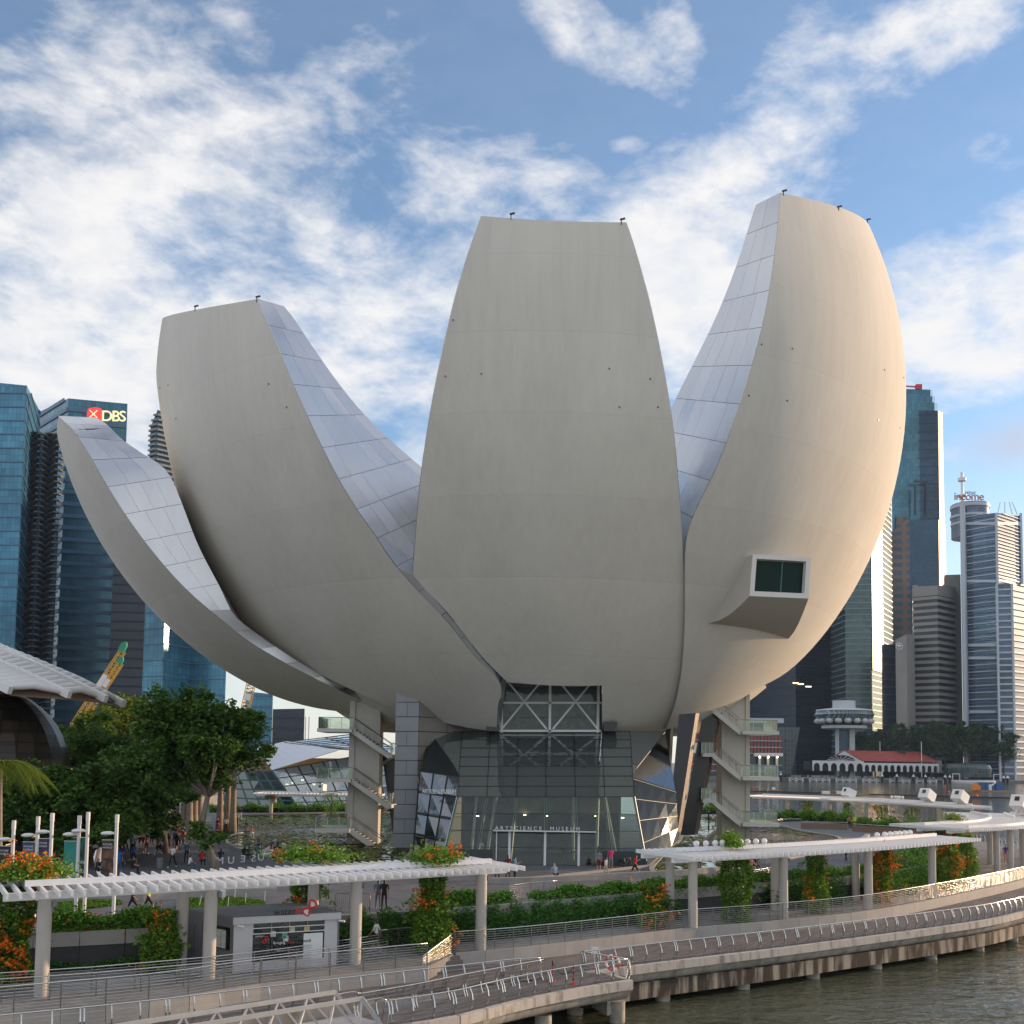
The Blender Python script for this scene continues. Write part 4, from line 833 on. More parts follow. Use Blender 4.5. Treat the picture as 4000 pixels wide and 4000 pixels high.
m = MB(); m.bar(bil(gi, .572, 0), bil(gi, .572, 1), .08, .1); m.build('mullion', mat('green_mullion', (.05, .16, .12), .4), WB)
# little lights standing on the petal rims, rain spouts dotted over the shells
for i, (px, py, b) in enumerate([(1996, 845, B3), (2427, 866, B3), (3060, 754, B4), (3276, 815, B4), (3392, 862, B4), (762, 1204, B2), (1003, 1168, B2)]):
    p = b.hit(px, py + 4); m = MB(); m.bar(p + Vector((0, 0, -.2)), p + Vector((0, 0, .3)), .07, .07); m.bar(p + Vector((-.1, 0, .25)), p + Vector((.3, 0, .36)), .12, .12); m.build('rim_light', M_blackcol, MUS)
sp = MB(); 
for b, lst in ((B3, [(1770, 1250), (1740, 1470), (1880, 1460), (2380, 1440), (2540, 1480), (2420, 1590), (2570, 1590)]), (B4, [(2975, 1345), (3095, 1362), (2925, 1545), (3075, 1565), (3455, 1445), (3530, 1475), (3430, 1640), (3515, 1672)]), (B2, [(625, 1515), (657, 1505), (635, 1645), (688, 1635), (1050, 1500), (1120, 1590)])):
    for px, py in lst: p = b.hit(px, py); n = (p - b.c).normalized(); m = MB(); m.tube([p - n * .05, p + n * .06], .06, 6); m.build('rain_spout', M_blackcol, MUS)

# ---- outside stair towers
M_tower = mat('pale_stair_shaft', (0.55, 0.52, 0.47), .7, col2=(.50, .47, .425), scale=.5, detail=6); M_tread = mat('pale_tread', (.62, .62, .58), .6)
G_bal = glass_mat('balustrade_glass', (.86, .93, .86), .02, .02, (.45, .5, .42), .86)
def stair_tower(label, x0, x1, Yf, depth, top, base, levels, fl, run, land_l, land_r, shadow_w):
    """levels: height of the upper (west) landings; fl storey height; flights on the front run down to the right"""
    S = thing('stair_tower', label, 'stair tower', ((x0 + x1) / 2, Yf, base)); cx = (x0 + x1) / 2
    m = MB(); m.box((cx, Yf + depth / 2, (top + base) / 2), (x1 - x0, depth, top - base)); m.build('shaft', M_tower, S)
    for a in (x0, x1 - shadow_w): m = MB(); m.box((a + shadow_w / 2, Yf - .06, (top + base) / 2), (shadow_w, .2, top - base)); m.build('edge_fin', M_tower, S)
    w = 1.5; yf = Yf - .16 - w
    for z in levels:
        zl = z; zr = z - fl / 2
        # front flight
        a = Vector((x0 + run[0], yf + w / 2, zl)); b = Vector((x0 + run[1], yf + w / 2, zr)); n = 11
        for sy in (yf, yf + w):
            m = MB(); m.bar((a.x, sy, zl - .24), (b.x, sy, zr - .24), .1, .46); m.build('stringer', M_tread, S)
        m = MB(); m.slab([(a.x, yf, zl - .3), (b.x, yf, zr - .3), (b.x, yf + w, zr - .3), (a.x, yf + w, zl - .3)], .08); m.build('soffit', M_tower, S)
        for k in range(n): p = a.lerp(b, (k + .5) / n); m = MB(); m.box((p.x, p.y - .06, p.z + .07), ((b.x - a.x) / n * .95, w + .02, .07)); m.build('tread', M_tread, S)
        # landings with glass balustrade
        for (lx0, lx1, zz) in ((x0 + land_l, a.x, zl), (b.x, x1 + land_r, zr)):
            m = MB(); m.box(((lx0 + lx1) / 2, Yf + depth / 2 - w / 2 - .1, zz - .16), (lx1 - lx0, depth + 2 * w, .36)); m.build('landing', M_tread, S)
            outer = lx0 if zz == zl else lx1
            for k in range(4):
                y0 = yf + (depth + 2 * w) * k / 4; y1 = yf + (depth + 2 * w) * (k + 1) / 4 - .06
                m = MB(); m.slab([(outer, y0, zz + .05), (outer, y1, zz + .05), (outer, y1, zz + 1.15), (outer, y0, zz + 1.15)], .02); m.build('glass_panel', G_bal, S)
            nb = 3
            for k in range(nb):
                u0 = lx0 + (lx1 - lx0) * k / nb; u1 = lx0 + (lx1 - lx0) * (k + 1) / nb - .05
                m = MB(); m.slab([(u0, yf + .02, zz + .05), (u1, yf + .02, zz + .05), (u1, yf + .02, zz + 1.15), (u0, yf + .02, zz + 1.15)], .02); m.build('glass_panel', G_bal, S)
                m = MB(); m.bar((u0, yf, zz - .1), (u0, yf, zz + 1.15), .05, .05); m.build('baluster', M_wsteel, S)
            m = MB(); m.tube([(lx0, yf, zz + 1.17), (lx1, yf, zz + 1.17)], .03, 5); m.tube([(outer, yf, zz + 1.17), (outer, yf + depth + 2 * w, zz + 1.17)], .03, 5); m.build('handrail', M_darkrail, S)
        for sy in (yf, yf + w):
            m = MB(); m.tube([(a.x, sy, zl + 1.15), (b.x, sy, zr + 1.15)], .03, 5); m.build('handrail', M_darkrail, S)
            for k in range(5): p = a.lerp(b, k / 4); m = MB(); m.bar((p.x, sy, p.z), (p.x, sy, p.z + 1.12), .04, .04); m.build('baluster', M_wsteel, S)
        # rear flight rising back to the next landing
        yb = Yf + depth + .1; n = 11; a2 = Vector((x0 + run[1], yb + w / 2, zr)); b2 = Vector((x0 + run[0], yb + w / 2, zr - fl / 2))
        m = MB(); m.slab([(a2.x, yb, zr - .3), (b2.x, yb, b2.z - .3), (b2.x, yb + w, b2.z - .3), (a2.x, yb + w, zr - .3)], .3); m.build('rear_flight', M_tower, S)
        for k in range(n): p = a2.lerp(b2, (k + .5) / n); m = MB(); m.box((p.x, p.y, p.z), (abs(b2.x - a2.x) / n * .95, w - .1, .06)); m.build('tread', M_tread, S)
    return S
Yl = 103.0; xl0, xl1 = at(1362, 3000, Yl).x, at(1482, 3000, Yl).x; k = Yl / FPX
zl_ = [at(1400, y, Yl).z for y in (2850, 3042, 3234)]
stair_tower('stair tower rising from the lily pond to the lowest petal', xl0, xl1, Yl, 2.6, at(1420, 2700, Yl).z + 1.5, -.1, zl_, zl_[0] - zl_[1], (.6, 4.4), -2.9, 1.6, .55)
Yr = 105.0; xr0, xr1 = at(2818, 3000, Yr).x, at(2928, 3000, Yr).x; k = Yr / FPX
zr_ = [at(2850, y, Yr).z for y in (2785 - 12, 2945, 3121)]; zr_[0] = zr_[1] + (zr_[1] - zr_[2])
stair_tower('stair tower standing free under the tallest petal by the pond', xr0, xr1, Yr, 2.6, at(2870, 2716, Yr).z + .6, -.1, zr_, zr_[1] - zr_[2], (-1.2, 1.7), -2.4, 2.5, .42)
# ================================================================== skyline across the bay
def facade_mat(name, c1, c2, mortar, pw, ph, rough=0.18, metal=0.35, msize=0.12, offset_=0.0, squash=(1, .35)):
    m = bpy.data.materials.new(name); m.use_nodes = True; nt = m.node_tree; N = nt.nodes.new; L = nt.links.new; b = nt.nodes['Principled BSDF']
    b.inputs['Roughness'].default_value = rough; b.inputs['Metallic'].default_value = metal
    tc = N('ShaderNodeTexCoord'); sp = N('ShaderNodeSeparateXYZ'); L(tc.outputs['Object'], sp.inputs[0])
    u = N('ShaderNodeMath'); u.operation = 'MULTIPLY_ADD'; L(sp.outputs[1], u.inputs[0]); u.inputs[1].default_value = squash[1]; L(sp.outputs[0], u.inputs[2])
    cb = N('ShaderNodeCombineXYZ'); L(u.outputs[0], cb.inputs[0]); L(sp.outputs[2], cb.inputs[1])
    br = N('ShaderNodeTexBrick'); br.offset = offset_; br.inputs['Color1'].default_value = (*c1, 1); br.inputs['Color2'].default_value = (*c2, 1); br.inputs['Mortar'].default_value = (*mortar, 1)
    br.inputs['Scale'].default_value = 1; br.inputs['Brick Width'].default_value = pw; br.inputs['Row Height'].default_value = ph; br.inputs['Mortar Size'].default_value = msize; br.inputs['Mortar Smooth'].default_value = .3
    L(cb.outputs[0], br.inputs['Vector'])
    n = N('ShaderNodeTexNoise'); n.inputs['Scale'].default_value = 0.018; n.inputs['Detail'].default_value = 2; L(tc.outputs['Object'], n.inputs['Vector'])
    mr = N('ShaderNodeMapRange'); mr.inputs[1].default_value = .3; mr.inputs[2].default_value = .7; mr.inputs[3].default_value = .55; mr.inputs[4].default_value = 1.35; L(n.outputs[0], mr.inputs[0])
    mx = N('ShaderNodeMix'); mx.data_type = 'RGBA'; mx.blend_type = 'MULTIPLY'; mx.inputs[0].default_value = 1; L(br.outputs[0], mx.inputs[6]); L(mr.outputs[0], mx.inputs[7]); L(mx.outputs[2], b.inputs['Base Color'])
    MATS[name] = m; return m
ZB = Z_SEA + 2.4
F_blue = facade_mat('blue_curtain_wall', (.045, .17, .27), (.075, .26, .37), (.03, .08, .13), 2.4, 4.0)
F_teal = facade_mat('teal_curtain_wall', (.04, .15, .22), (.075, .23, .30), (.03, .08, .12), 3.0, 4.2)
F_navy = facade_mat('navy_curtain_wall', (.018, .06, .11), (.03, .09, .155), (.015, .035, .06), 2.6, 4.0, .22, .25)
F_dark = facade_mat('dark_curtain_wall', (.02, .032, .055), (.03, .045, .075), (.035, .045, .065), 3.0, 4.5, .2, .2)
F_green = facade_mat('green_curtain_wall', (.05, .10, .10), (.09, .16, .15), (.10, .13, .14), 2.2, 4.4, .15, .3)
F_grey = facade_mat('ribbon_window_wall', (.02, .024, .03), (.035, .04, .05), (.05, .05, .055), 3.0, 6, .25, .1)
F_inc = facade_mat('slate_blue_wall', (.07, .11, .17), (.10, .16, .24), (.16, .19, .24), 3.2, 4.6, .25, .3)
F_gold = facade_mat('sunlight_painted_wall', (.55, .42, .22), (.65, .50, .27), (.40, .30, .18), 4, 5.5, .3, .6)  # low sun's gold painted into the wall colours
F_brown = facade_mat('brown_granite_wall', (.05, .10, .13), (.06, .12, .15), (.21, .13, .10), 12, 8.0, .4, .1, 2.2)
M_band_w = mat('pale_floor_band', (.50, .55, .62), .5); M_band_b = mat('blue_floor_band', (.07, .15, .27), .4); M_band_k = mat('dark_floor_band', (.03, .04, .055), .5); M_band_g = mat('grey_concrete_band', (.30, .285, .265), .8, col2=(.26, .25, .235), scale=.1)
M_band_t = mat('tan_floor_band', (.16, .135, .10), .7); M_band_gr = mat('glass_green_band', (.20, .25, .26), .4)
def block(T, corners, fac, z0=ZB, back=45, name='facade', bands=None, bh=1.2, step=4.0, proud=0.5, zstart=0, roof=True, skip=None):
    """corners: (px, py of the roof, Y) from left to right along the faces in view"""
    tops = [at(x, y, Y) for x, y, Y in corners]; m = MB(); n = len(tops)
    bk = [Vector((p.x * (p.y + back) / p.y * .999, p.y + back, p.z)) for p in reversed(tops[:: max(1, n - 1)])] if n > 1 else []
    ring = tops + bk; lo = [Vector((p.x, p.y, z0)) for p in ring]; k = len(ring)
    m.add(lo + ring, [(i, (i + 1) % k, k + (i + 1) % k, k + i) for i in range(k)] + [tuple(range(k, 2 * k))]); o = m.build(name, fac, T)
    if bands:
        zt = min(p.z for p in tops); z = z0 + zstart + step; c = 0
        mats = bands if isinstance(bands, list) else [bands]
        while z < max(p.z for p in tops) - bh * .4:
            mb = MB(); ok = False
            for a, b in zip(tops[:-1], tops[1:]):
                # clip against a sloping roof line
                u0, u1 = 0.0, 1.0
                if a.z < z and b.z < z: continue
                if a.z < z: u0 = (z - a.z) / (b.z - a.z)
                if b.z < z: u1 = (z - a.z) / (b.z - a.z)
                d = Vector((b.x - a.x, b.y - a.y, 0)); nn = Vector((d.y, -d.x, 0)).normalized() * (proud / 2)
                p, q = a + d * u0 + nn, a + d * u1 + nn; p.z = q.z = z; mb.bar(p, q, proud, bh); ok = True
            if ok and not (skip and skip(c)): mb.build('floor_band', mats[c % len(mats)], T)
            z += step; c += 1
    return o, tops
def tower(name, label, px, Y, cat='tower'): p = at(px, 2960, Y); return thing(name, label, cat, (p.x, p.y, ZB), 'towers across the bay')
# --- west cluster
T = tower('office_tower', 'tall blue glass tower with slanted crown at the edge of the skyline', 0, 560)
block(T, [(-260, 1470, 560), (105, 1506, 560), (157, 1610, 640)], F_blue, bands=M_band_b, step=8, bh=.8)
T = tower('apartment_tower', 'apartment tower with wavy tan balconies between two glass towers', 170, 600)
wav = [(112 + 12 * k, 1683 + 1.2 * k, 600 + 7 * math.sin(k * 1.1)) for k in range(12)]
block(T, wav, F_navy, bands=[M_band_t], step=3.7, bh=.7, proud=1.6)
T = tower('bank_tower', 'blue banded tower with a red and cream bank sign near its roof', 330, 680)
o, tp = block(T, [(150, 1610, 720), (267, 1556, 680), (498, 1577, 690)], F_teal, bands=[M_band_b], step=8.3, bh=2.6, proud=.8)
M_sr = mat('red_sign', (.75, .04, .04), .4, emit=(1, .05, .05, .3)); M_cream = mat('cream_sign_letters', (.75, .68, .38), .4, emit=(.9, .8, .4, .35))
q = at(352, 1637, 678); m = MB(); s_ = 6.3
pts = [q + Vector((s_ * (1 if k % 2 == 0 else .84) * math.cos(R(45 * k + 45)), -.5, s_ * (1 if k % 2 == 0 else .84) * math.sin(R(45 * k + 45)))) for k in range(8)]
q.y = 677
m.slab([p + Vector((3, 0, 3)) for p in pts], .8); lg = m.build('logo', M_sr, T)
m = MB(); c = q + Vector((3, -.9, 3)); [m.bar(c - Vector((2.6, 0, 2.6 * sg)), c + Vector((2.6, 0, 2.6 * sg)), .5, .6) for sg in (-1, 1)]; m.build('logo_cross', M_cream, T)
text_obj('DBS', 'sign_lettering', M_cream, 10.6, at(394, 1644, 677), facing((1, 0.02)), .5, T, spacing=.85)
T = tower('office_tower', 'slim tower with saw-edged fins showing between two petals', 620, 900)
block(T, [(588, 1668, 905), (616, 1600, 900), (700, 1640, 915)], F_navy, bands=[M_band_g], step=4.6, bh=1.6, proud=2.2)
T = tower('office_tower', 'near-black tower with few lit windows behind the crane', 520, 640)
block(T, [(448, 2050, 640), (592, 2045, 642)], F_dark, bands=M_band_k, step=6)
T = tower('office_tower', 'faceted sky-blue glass tower beneath the lowest petal', 700, 560)
block(T, [(578, 2100, 560), (655, 2100, 552), (772, 2100, 575), (900, 2100, 570)], F_blue, bands=M_band_b, step=9, bh=.5)
T = tower('office_block', 'teal glass block rising behind the round-headed tree', 1030, 520, 'building'); block(T, [(960, 2700, 520), (1066, 2712, 518)], F_blue, bands=M_band_b, step=6)
T = tower('office_block', 'low dark block with rooftop masts beyond the crystal pavilion', 1130, 500, 'building')
o, tp = block(T, [(1066, 2770, 500), (1190, 2768, 505)], F_dark, bands=M_band_k, step=5)
for px in (1195, 1208): p = at(px, 2800, 500); m = MB(); m.bar((p.x, p.y, ZB), (p.x, p.y, p.z), .6, .6); m.build('mast', M_wl, T)
# --- east cluster
T = tower('office_tower', 'dark navy tower behind the tallest petal', 3100, 900)
block(T, [(2880, 2300, 930), (3106, 2300, 900), (3246, 2300, 930)], F_dark, bands=M_band_k, step=9, bh=.6)
for px, py in ((3108, 2668), (3128, 2672), (3158, 2682)): p = at(px, py, 899); m = MB(); m.box(tuple(p), (5, 1, 1)); m.build('lit_window', mat('lit_window', (1, .8, .4), emit=(1, .75, .35, 1.2)), T)
T = tower('office_tower', 'green glass tower with a gold reflection painted on one facet', 3340, 860)
block(T, [(3243, 1900, 905), (3297, 1880, 865), (3398, 1880, 860), (3443, 1890, 888), (3480, 1900, 920)], F_green, bands=M_band_gr, step=5.2, bh=1.0)
a, b = at(3400, 1880, 859), at(3441, 1890, 886); m = MB(); m.slab([(a.x + .4, a.y - .5, 90), (b.x + .4, b.y - .5, 90), (b.x + .4, b.y - .5, a.z), (a.x + .4, a.y - .5, a.z)], .4); m.build('painted_glint_facet', mat('painted_glint_mirror', (.65, .55, .35), .22, .9), T)  # gold reflection of the sun tinted into the facet's base colour
T = tower('skyscraper', 'tall stepped skyscraper of dark blue glass with brown corner strips', 3580, 1000)
block(T, [(3497, 1600, 1010), (3662, 1604, 1000), (3678, 1612, 1030)], F_navy, bands=M_band_k, step=9, bh=.6)
block(T, [(3480, 1518, 1015), (3634, 1522, 1012), (3642, 1524, 1030)], F_teal, name='crown', back=20); block(T, [(3480, 1548, 1009), (3642, 1548, 1008), (3652, 1550, 1030)], F_teal, name='crown', back=24); block(T, [(3480, 1575, 1005), (3650, 1572, 1004), (3662, 1576, 1030)], F_teal, name='crown', back=28)
block(T, [(3500, 2018, 1003), (3545, 2018, 999)], F_brown, name='corner_strip', back=15); block(T, [(3480, 2080, 999), (3552, 2020, 996)], F_brown, name='corner_strip', back=15)
block(T, [(3552, 2030, 996), (3664, 2030, 994)], F_navy, name='shoulder', back=20)
block(T, [(3664, 1604, 998), (3682, 1612, 1032)], F_gold, name='painted_sunlit_side', back=3); block(T, [(3666, 2030, 993), (3692, 2050, 1034)], F_gold, name='painted_sunlit_side', back=3)
m = MB(); p = at(3588, 1512, 1015); m.box((p.x, p.y, p.z), (6, 4, 5)); m.bar(p + Vector((-16, 0, 1)), p, 1.2, 1.2); m.build('roof_crane', M_red, T)
m = MB(); p = at(3612, 1930, 993); m.bar(at(3575, 1900, 997), at(3575, 2010, 997), 1.5, 2); m.bar(at(3620, 1880, 997), at(3620, 2010, 997), 1.5, 2); m.bar(at(3572, 1880, 997), at(3622, 1880, 997), 1.5, 2); m.build('recess_frame', M_band_k, T)
T = tower('office_tower', 'grey concrete tower with dark ribbon windows', 3650, 800)
block(T, [(3565, 2292, 812), (3662, 2287, 800), (3730, 2292, 818)], F_grey, bands=M_band_g, step=6.9 * .755, bh=2.5, proud=.7)
block(T, [(3565, 2292, 811), (3662, 2287, 799), (3731, 2292, 817)], M_band_g, z0=at(3662, 2325, 800).z, name='parapet', back=20)
block(T, [(3688, 2246, 830), (3752, 2244, 828)], M_band_g, name='service_core', back=20)
T = tower('office_tower', 'narrow dark tower beside a windowless grey slab', 3470, 790); block(T, [(3444, 2518, 790), (3500, 2516, 792)], F_dark, bands=M_band_k, step=6)
T = tower('office_slab', 'windowless grey slab with a round crest near its top', 3530, 780, 'building'); block(T, [(3498, 2500, 782), (3541, 2478, 780), (3572, 2480, 800)], M_band_g)
p = at(3511, 2525, 778); m = MB(); [m.tube([p + Vector((r * math.cos(R(a)), -1, r * math.sin(R(a)))) for a in range(0, 361, 30)], .25, 4, False) for r in (2.6,)]; [m.bar(p + Vector((0, -1, -1.4)), p + Vector((1.7 * math.sin(R(a)), -1, 1.3 * math.cos(R(a)))), .4, .4) for a in (-50, -25, 0, 25, 50)]; m.build('crest', M_wl, T)
T = tower('insurance_tower', 'white-banded blue tower with round top, mast and red rooftop lettering', 3860, 780)
o, tp = block(T, [(3766, 2016, 800), (3890, 2003, 780), (3987, 2016, 805)], F_inc, bands=[M_band_w, M_band_b], step=2.75, bh=.7, proud=.8)
for px, Y in ((3766, 799), (3890, 779), (3986, 804)): a = at(px, 2005, Y); m = MB(); m.bar((a.x, a.y - .5, ZB), (a.x, a.y - .5, a.z), 1.6, 1.2); m.build('corner_pier', M_band_w, T)
for py in (2045, 2270, 2520, 2570, 2780): a, b, c = at(3766, py, 799), at(3890, py, 779), at(3986, py, 804); m = MB(); m.bar(a, b, 1, 2.2); m.bar(b, c, 1, 2.2); m.build('wide_band', M_band_w, T)
block(T, [(3893, 2275, 768), (3952, 2282, 764), (4060, 2290, 790)], F_inc, name='lower_wing', back=14, bands=[M_band_w], step=4.9, bh=1.3, proud=.8)
for px in (3893, 3952): a = at(px, 2280, 763); m = MB(); m.bar((a.x, a.y, ZB), (a.x, a.y, a.z), 1.4, 1.2); m.build('corner_pier', M_band_w, T)
c = at(3815, 2000, 800); c.y += 12; rr = 70 * 800 / FPX
for py0, py1, r, mm in ((2090, 1958, rr, F_inc), (1975, 1962, rr * 1.05, M_band_w), (2012, 2003, rr * 1.06, M_band_w), (2040, 2032, rr * 1.03, M_band_w)):
    z0, z1 = at(3815, py0, 800).z, at(3815, py1, 800).z; m = MB(); m.lathe((c.x, c.y, 0), [(r, z0), (r, z1)], 28); m.build('round_top' if r == rr else 'round_band', mm, T, smooth=40)
a = at(3760, 2012, 795); m = MB(); m.tube([(a.x, a.y, ZB), (a.x, a.y, at(3760, 1960, 795).z)], 2.0, 10); m.build('stair_shaft', M_band_w, T, smooth=40)
za = at(3762, 1962, 795).z; zb = at(3762, 1846, 795).z; m = MB(); m.lathe((a.x, a.y, za), [(1.3, 0), (1.1, 4), (3.6, 4.5), (3.6, 6.0), (1.2, 6.6), (.9, zb - za - 8), (3.2, zb - za - 7), (3.2, zb - za - 4.5), (1.2, zb - za - 4), (1.2, zb - za)], 10); m.build('mast', M_wl, T, smooth=40)
text_obj('income', 'roof_lettering', mat('rooftop_red', (.45, .12, .08), .5), 8.8, at(3726, 1952, 786), facing((1, 0)), .4, T, spacing=.92); text_obj('ntuc', 'roof_lettering', mat('rooftop_blue', (.05, .16, .25), .5), 5, at(3770, 1931, 786), facing((1, 0)), .3, T)
p = at(3925, 1985, 790); m = MB(); [m.bar(p + Vector((dx_, 0, -5)), p + Vector((dx_ * .6, 0, 5)), .5, .5) for dx_ in (-6, 0, 6, 10)]; m.build('rooftop_gantry', M_wl, T)
# round restaurant tower
RT = tower('lookout_tower', 'white round lookout tower with a flared glazed drum on slim legs', 3300, 755, 'tower'); RT['group'] = ''; del RT['group']
c = at(3297, 2800, 757); k = 757 / FPX; zf = lambda py: at(3297, py, 757).z
M_rt = mat('pale_tower_paint', (.52, .55, .58), .6); M_rtg = facade_mat('drum_glazing', (.06, .10, .12), (.10, .16, .18), (.35, .40, .42), 2.2, 6, .15, .2, .35)
m = MB(); m.lathe((c.x, c.y, 0), [(100 * k, zf(2818)), (113 * k, zf(2792)), (106 * k, zf(2779))], 36); m.build('glazed_drum', M_rtg, RT, smooth=30)
m = MB(); m.lathe((c.x, c.y, 0), [(60 * k, zf(2779)), (108 * k, zf(2778)), (104 * k, zf(2773)), (44 * k, zf(2766))], 36); m.build('roof', M_rt, RT, smooth=30)
m = MB(); m.lathe((c.x, c.y, 0), [(43 * k, zf(2768)), (43 * k, zf(2738))], 20); m.build('plant_room', M_rt, RT, smooth=40)
for j in range(18): a = 2 * math.pi * j / 18; m = MB(); m.sphere((c.x + 99 * k * math.cos(a), c.y + 99 * k * math.sin(a), zf(2818)), 3.0, 6, 4, .7); m.build('scallop', M_rt, RT, smooth=True)
m = MB(); m.lathe((c.x, c.y, 0), [(55 * k, zf(2842)), (75 * k, zf(2818))], 20); m.build('drum_base', F_dark, RT); m = MB(); m.lathe((c.x, c.y, 0), [(70 * k, zf(2848)), (85 * k, zf(2846)), (85 * k, zf(2835)), (70 * k, zf(2838))], 28); m.build('gallery', M_rt, RT)
for dx_ in (-28, -3, 24, 34): m = MB(); m.box((c.x + dx_ * k, c.y + (4 if dx_ in (-3,) else 0), (ZB + zf(2842)) / 2), (10 * k, 3, zf(2842) - ZB)); m.build('leg', M_rt, RT)
m = MB(); m.box((c.x, c.y + 3, (ZB + zf(2842)) / 2), (50 * k, 4, zf(2842) - ZB)); m.build('lift_core', F_navy, RT)
# red-roofed pier building
PB = tower('pier_hall', 'white arcaded pier hall with red tiled roof at the water edge', 3400, 745, 'pier building'); PB['group'] = ''; del PB['group']
k = 745 / FPX; gx0, gx1 = at(3172, 2995, 745).x, at(3372, 2995, 745).x; fx = (gx0 + gx1) / 2; z0 = at(3270, 3012, 745).z; ze = at(3270, 2974, 745).z; zp = at(3270, 2930, 745).z; L_ = 58
M_pw = mat('pier_white_render', (.66, .67, .68), .7); M_rr = mat('red_roof_tiles', (.42, .085, .07), .7, col2=(.34, .07, .06), scale=.2, vs=(1, 1, 3))
M_pd = mat('pier_dark_interior', (.02, .022, .025), .8)
dv = Vector((at(3665, 2990, 765).x - gx1, 20, 0))   # building runs back to the right
m = MB(); m.slab([(gx0 + 10, 745, ze), (gx1, 745, ze), (fx + 4, 745, zp)], .8); m.build('gable', M_pw, PB)
r0, r1 = Vector((fx + 4, 745, zp)), Vector((fx + 4, 745, zp)) + dv; e0, e1 = Vector((gx1, 744, ze + .5)), Vector((gx1, 744, ze + .5)) + dv
m = MB(); m.slab([e0, e1, r1, r0], .5); m.build('roof_slope', M_rr, PB); m = MB(); m.slab([r0, r1, Vector((gx0 + 10, 745, ze)) + dv, Vector((gx0 + 10, 745, ze))], .5); m.build('roof_slope', M_rr, PB)
def arcade(x0, y0, x1, y1, n, zb, zt, name='arcade'):
    d = Vector((x1 - x0, y1 - y0, 0)); 
    for i in range(n):
        a = Vector((x0, y0, 0)) + d * (i / n); b = Vector((x0, y0, 0)) + d * ((i + 1) / n); w = (b - a); h = zt - zb; m = MB(); arc = []
        for q in range(9): t = math.pi * q / 8; arc.append((.5 - .36 * math.cos(t), .42 + .36 * math.sin(t)))
        prof = [(0, 0), (0, 1), (1, 1), (1, 0), (.86, 0)] + [(u, v) for u, v in reversed(arc)] + [(.14, 0)]
        m.slab([a + w * u + Vector((0, 0, zb + v * h)) for u, v in reversed(prof)], .8); m.build('arch_bay', M_pw, PB)
arcade(gx0, 743.5, gx1, 743.5, 6, z0, ze + .4); arcade(gx1, 743.5, e1.x, e1.y, 12, z0, ze - .8)
m = MB(); m.prism([(gx0 + 1, 746), (gx1 - 1, 746), (e1.x - 1, e1.y + 2), (e1.x - 1, e1.y + 24), (gx0 + 1, 770)], z0, ze - .2); m.build('interior', M_pd, PB)
m = MB(); cc = at(3286, 2976, 743); arc = [(cc.x + 10.5 * math.cos(math.pi * q / 12), 743.8, ze + .5 + 4.2 * math.sin(math.pi * q / 12)) for q in range(13)]; m.slab(list(reversed(arc)), .3); m.build('fanlight', M_pd, PB)
for j in range(7): t = math.pi * (j + .5) / 7; m = MB(); m.bar((cc.x, 743.4, ze + .5), (cc.x + 10 * math.cos(t), 743.4, ze + .5 + 4.0 * math.sin(t)), .3, .3); m.build('fanlight_bar', M_pw, PB)
p = at(3590, 2970, 770); m = MB(); m.lathe((p.x + 2, p.y + 5, z0), [(11, 0), (11, 7.5), (8, 9), (8, 12), (5, 13.5), (0.1, 14)], 20); m.build('end_pavilion', M_band_g, PB, smooth=30)
p = at(3640, 2985, 770); m = MB(); m.box((p.x, p.y + 8, z0 + 4.5), (16, 14, 9)); m.build('annex', M_band_g, PB)
p = at(3517, 2930, 765); m = MB(); m.lathe((p.x, p.y, p.z - 4), [(1.4, 0), (.9, 6), (.3, 11), (.2, 13)], 8); m.build('finial', M_pw, PB); 
for px in (3438, 3600): p = at(px, 2980, 760); m = MB(); m.tube([(p.x, p.y, ZB), (p.x, p.y, at(px, 2896, 760).z)], .3, 6); tag(m.build('flagpole', M_wl), 'thin white flagpole %s the red-roofed pier hall' % ('rising behind' if px < 3500 else 'at the far end of'), 'flagpole')
# timber jetty in front of it
JT = thing('jetty', 'long jetty on white cross-braced piles before the pier hall', 'jetty', tuple(at(3400, 3045, 735))); ja, jb = at(3078, 3022, 735), at(3700, 3022, 735); ja.z = jb.z = Z_SEA + 2.6
m = MB(); m.bar(ja, jb, 9, .6); m.build('deck', M_band_g, JT); nj = 24
for i in range(nj + 1): p = ja.lerp(jb, i / nj); m = MB(); m.bar((p.x, p.y - 4, Z_SEA - 1), (p.x, p.y - 4, p.z), .8, .8); m.build('pile', M_pw, JT)
for i in range(0, nj, 1):
    if i % 4 == 2: continue
    p, q = ja.lerp(jb, i / nj), ja.lerp(jb, (i + 1) / nj); m = MB(); m.bar((p.x, p.y - 4.3, Z_SEA + .2), (q.x, q.y - 4.3, q.z - .3), .4, .5); m.bar((q.x, q.y - 4.3, Z_SEA + .2), (p.x, p.y - 4.3, p.z - .3), .4, .5); m.build('cross_brace', M_pw, JT)
for i in range(40): p = ja.lerp(jb, (i + .5) / 40); m = MB(); m.box((p.x, p.y + random.uniform(-2, 2), p.z + .9), (random.uniform(.8, 1.8), 1.0, 1.4)); m.build('cafe_seat', random.choice([M_band_t, M_band_g, M_pd]), JT)
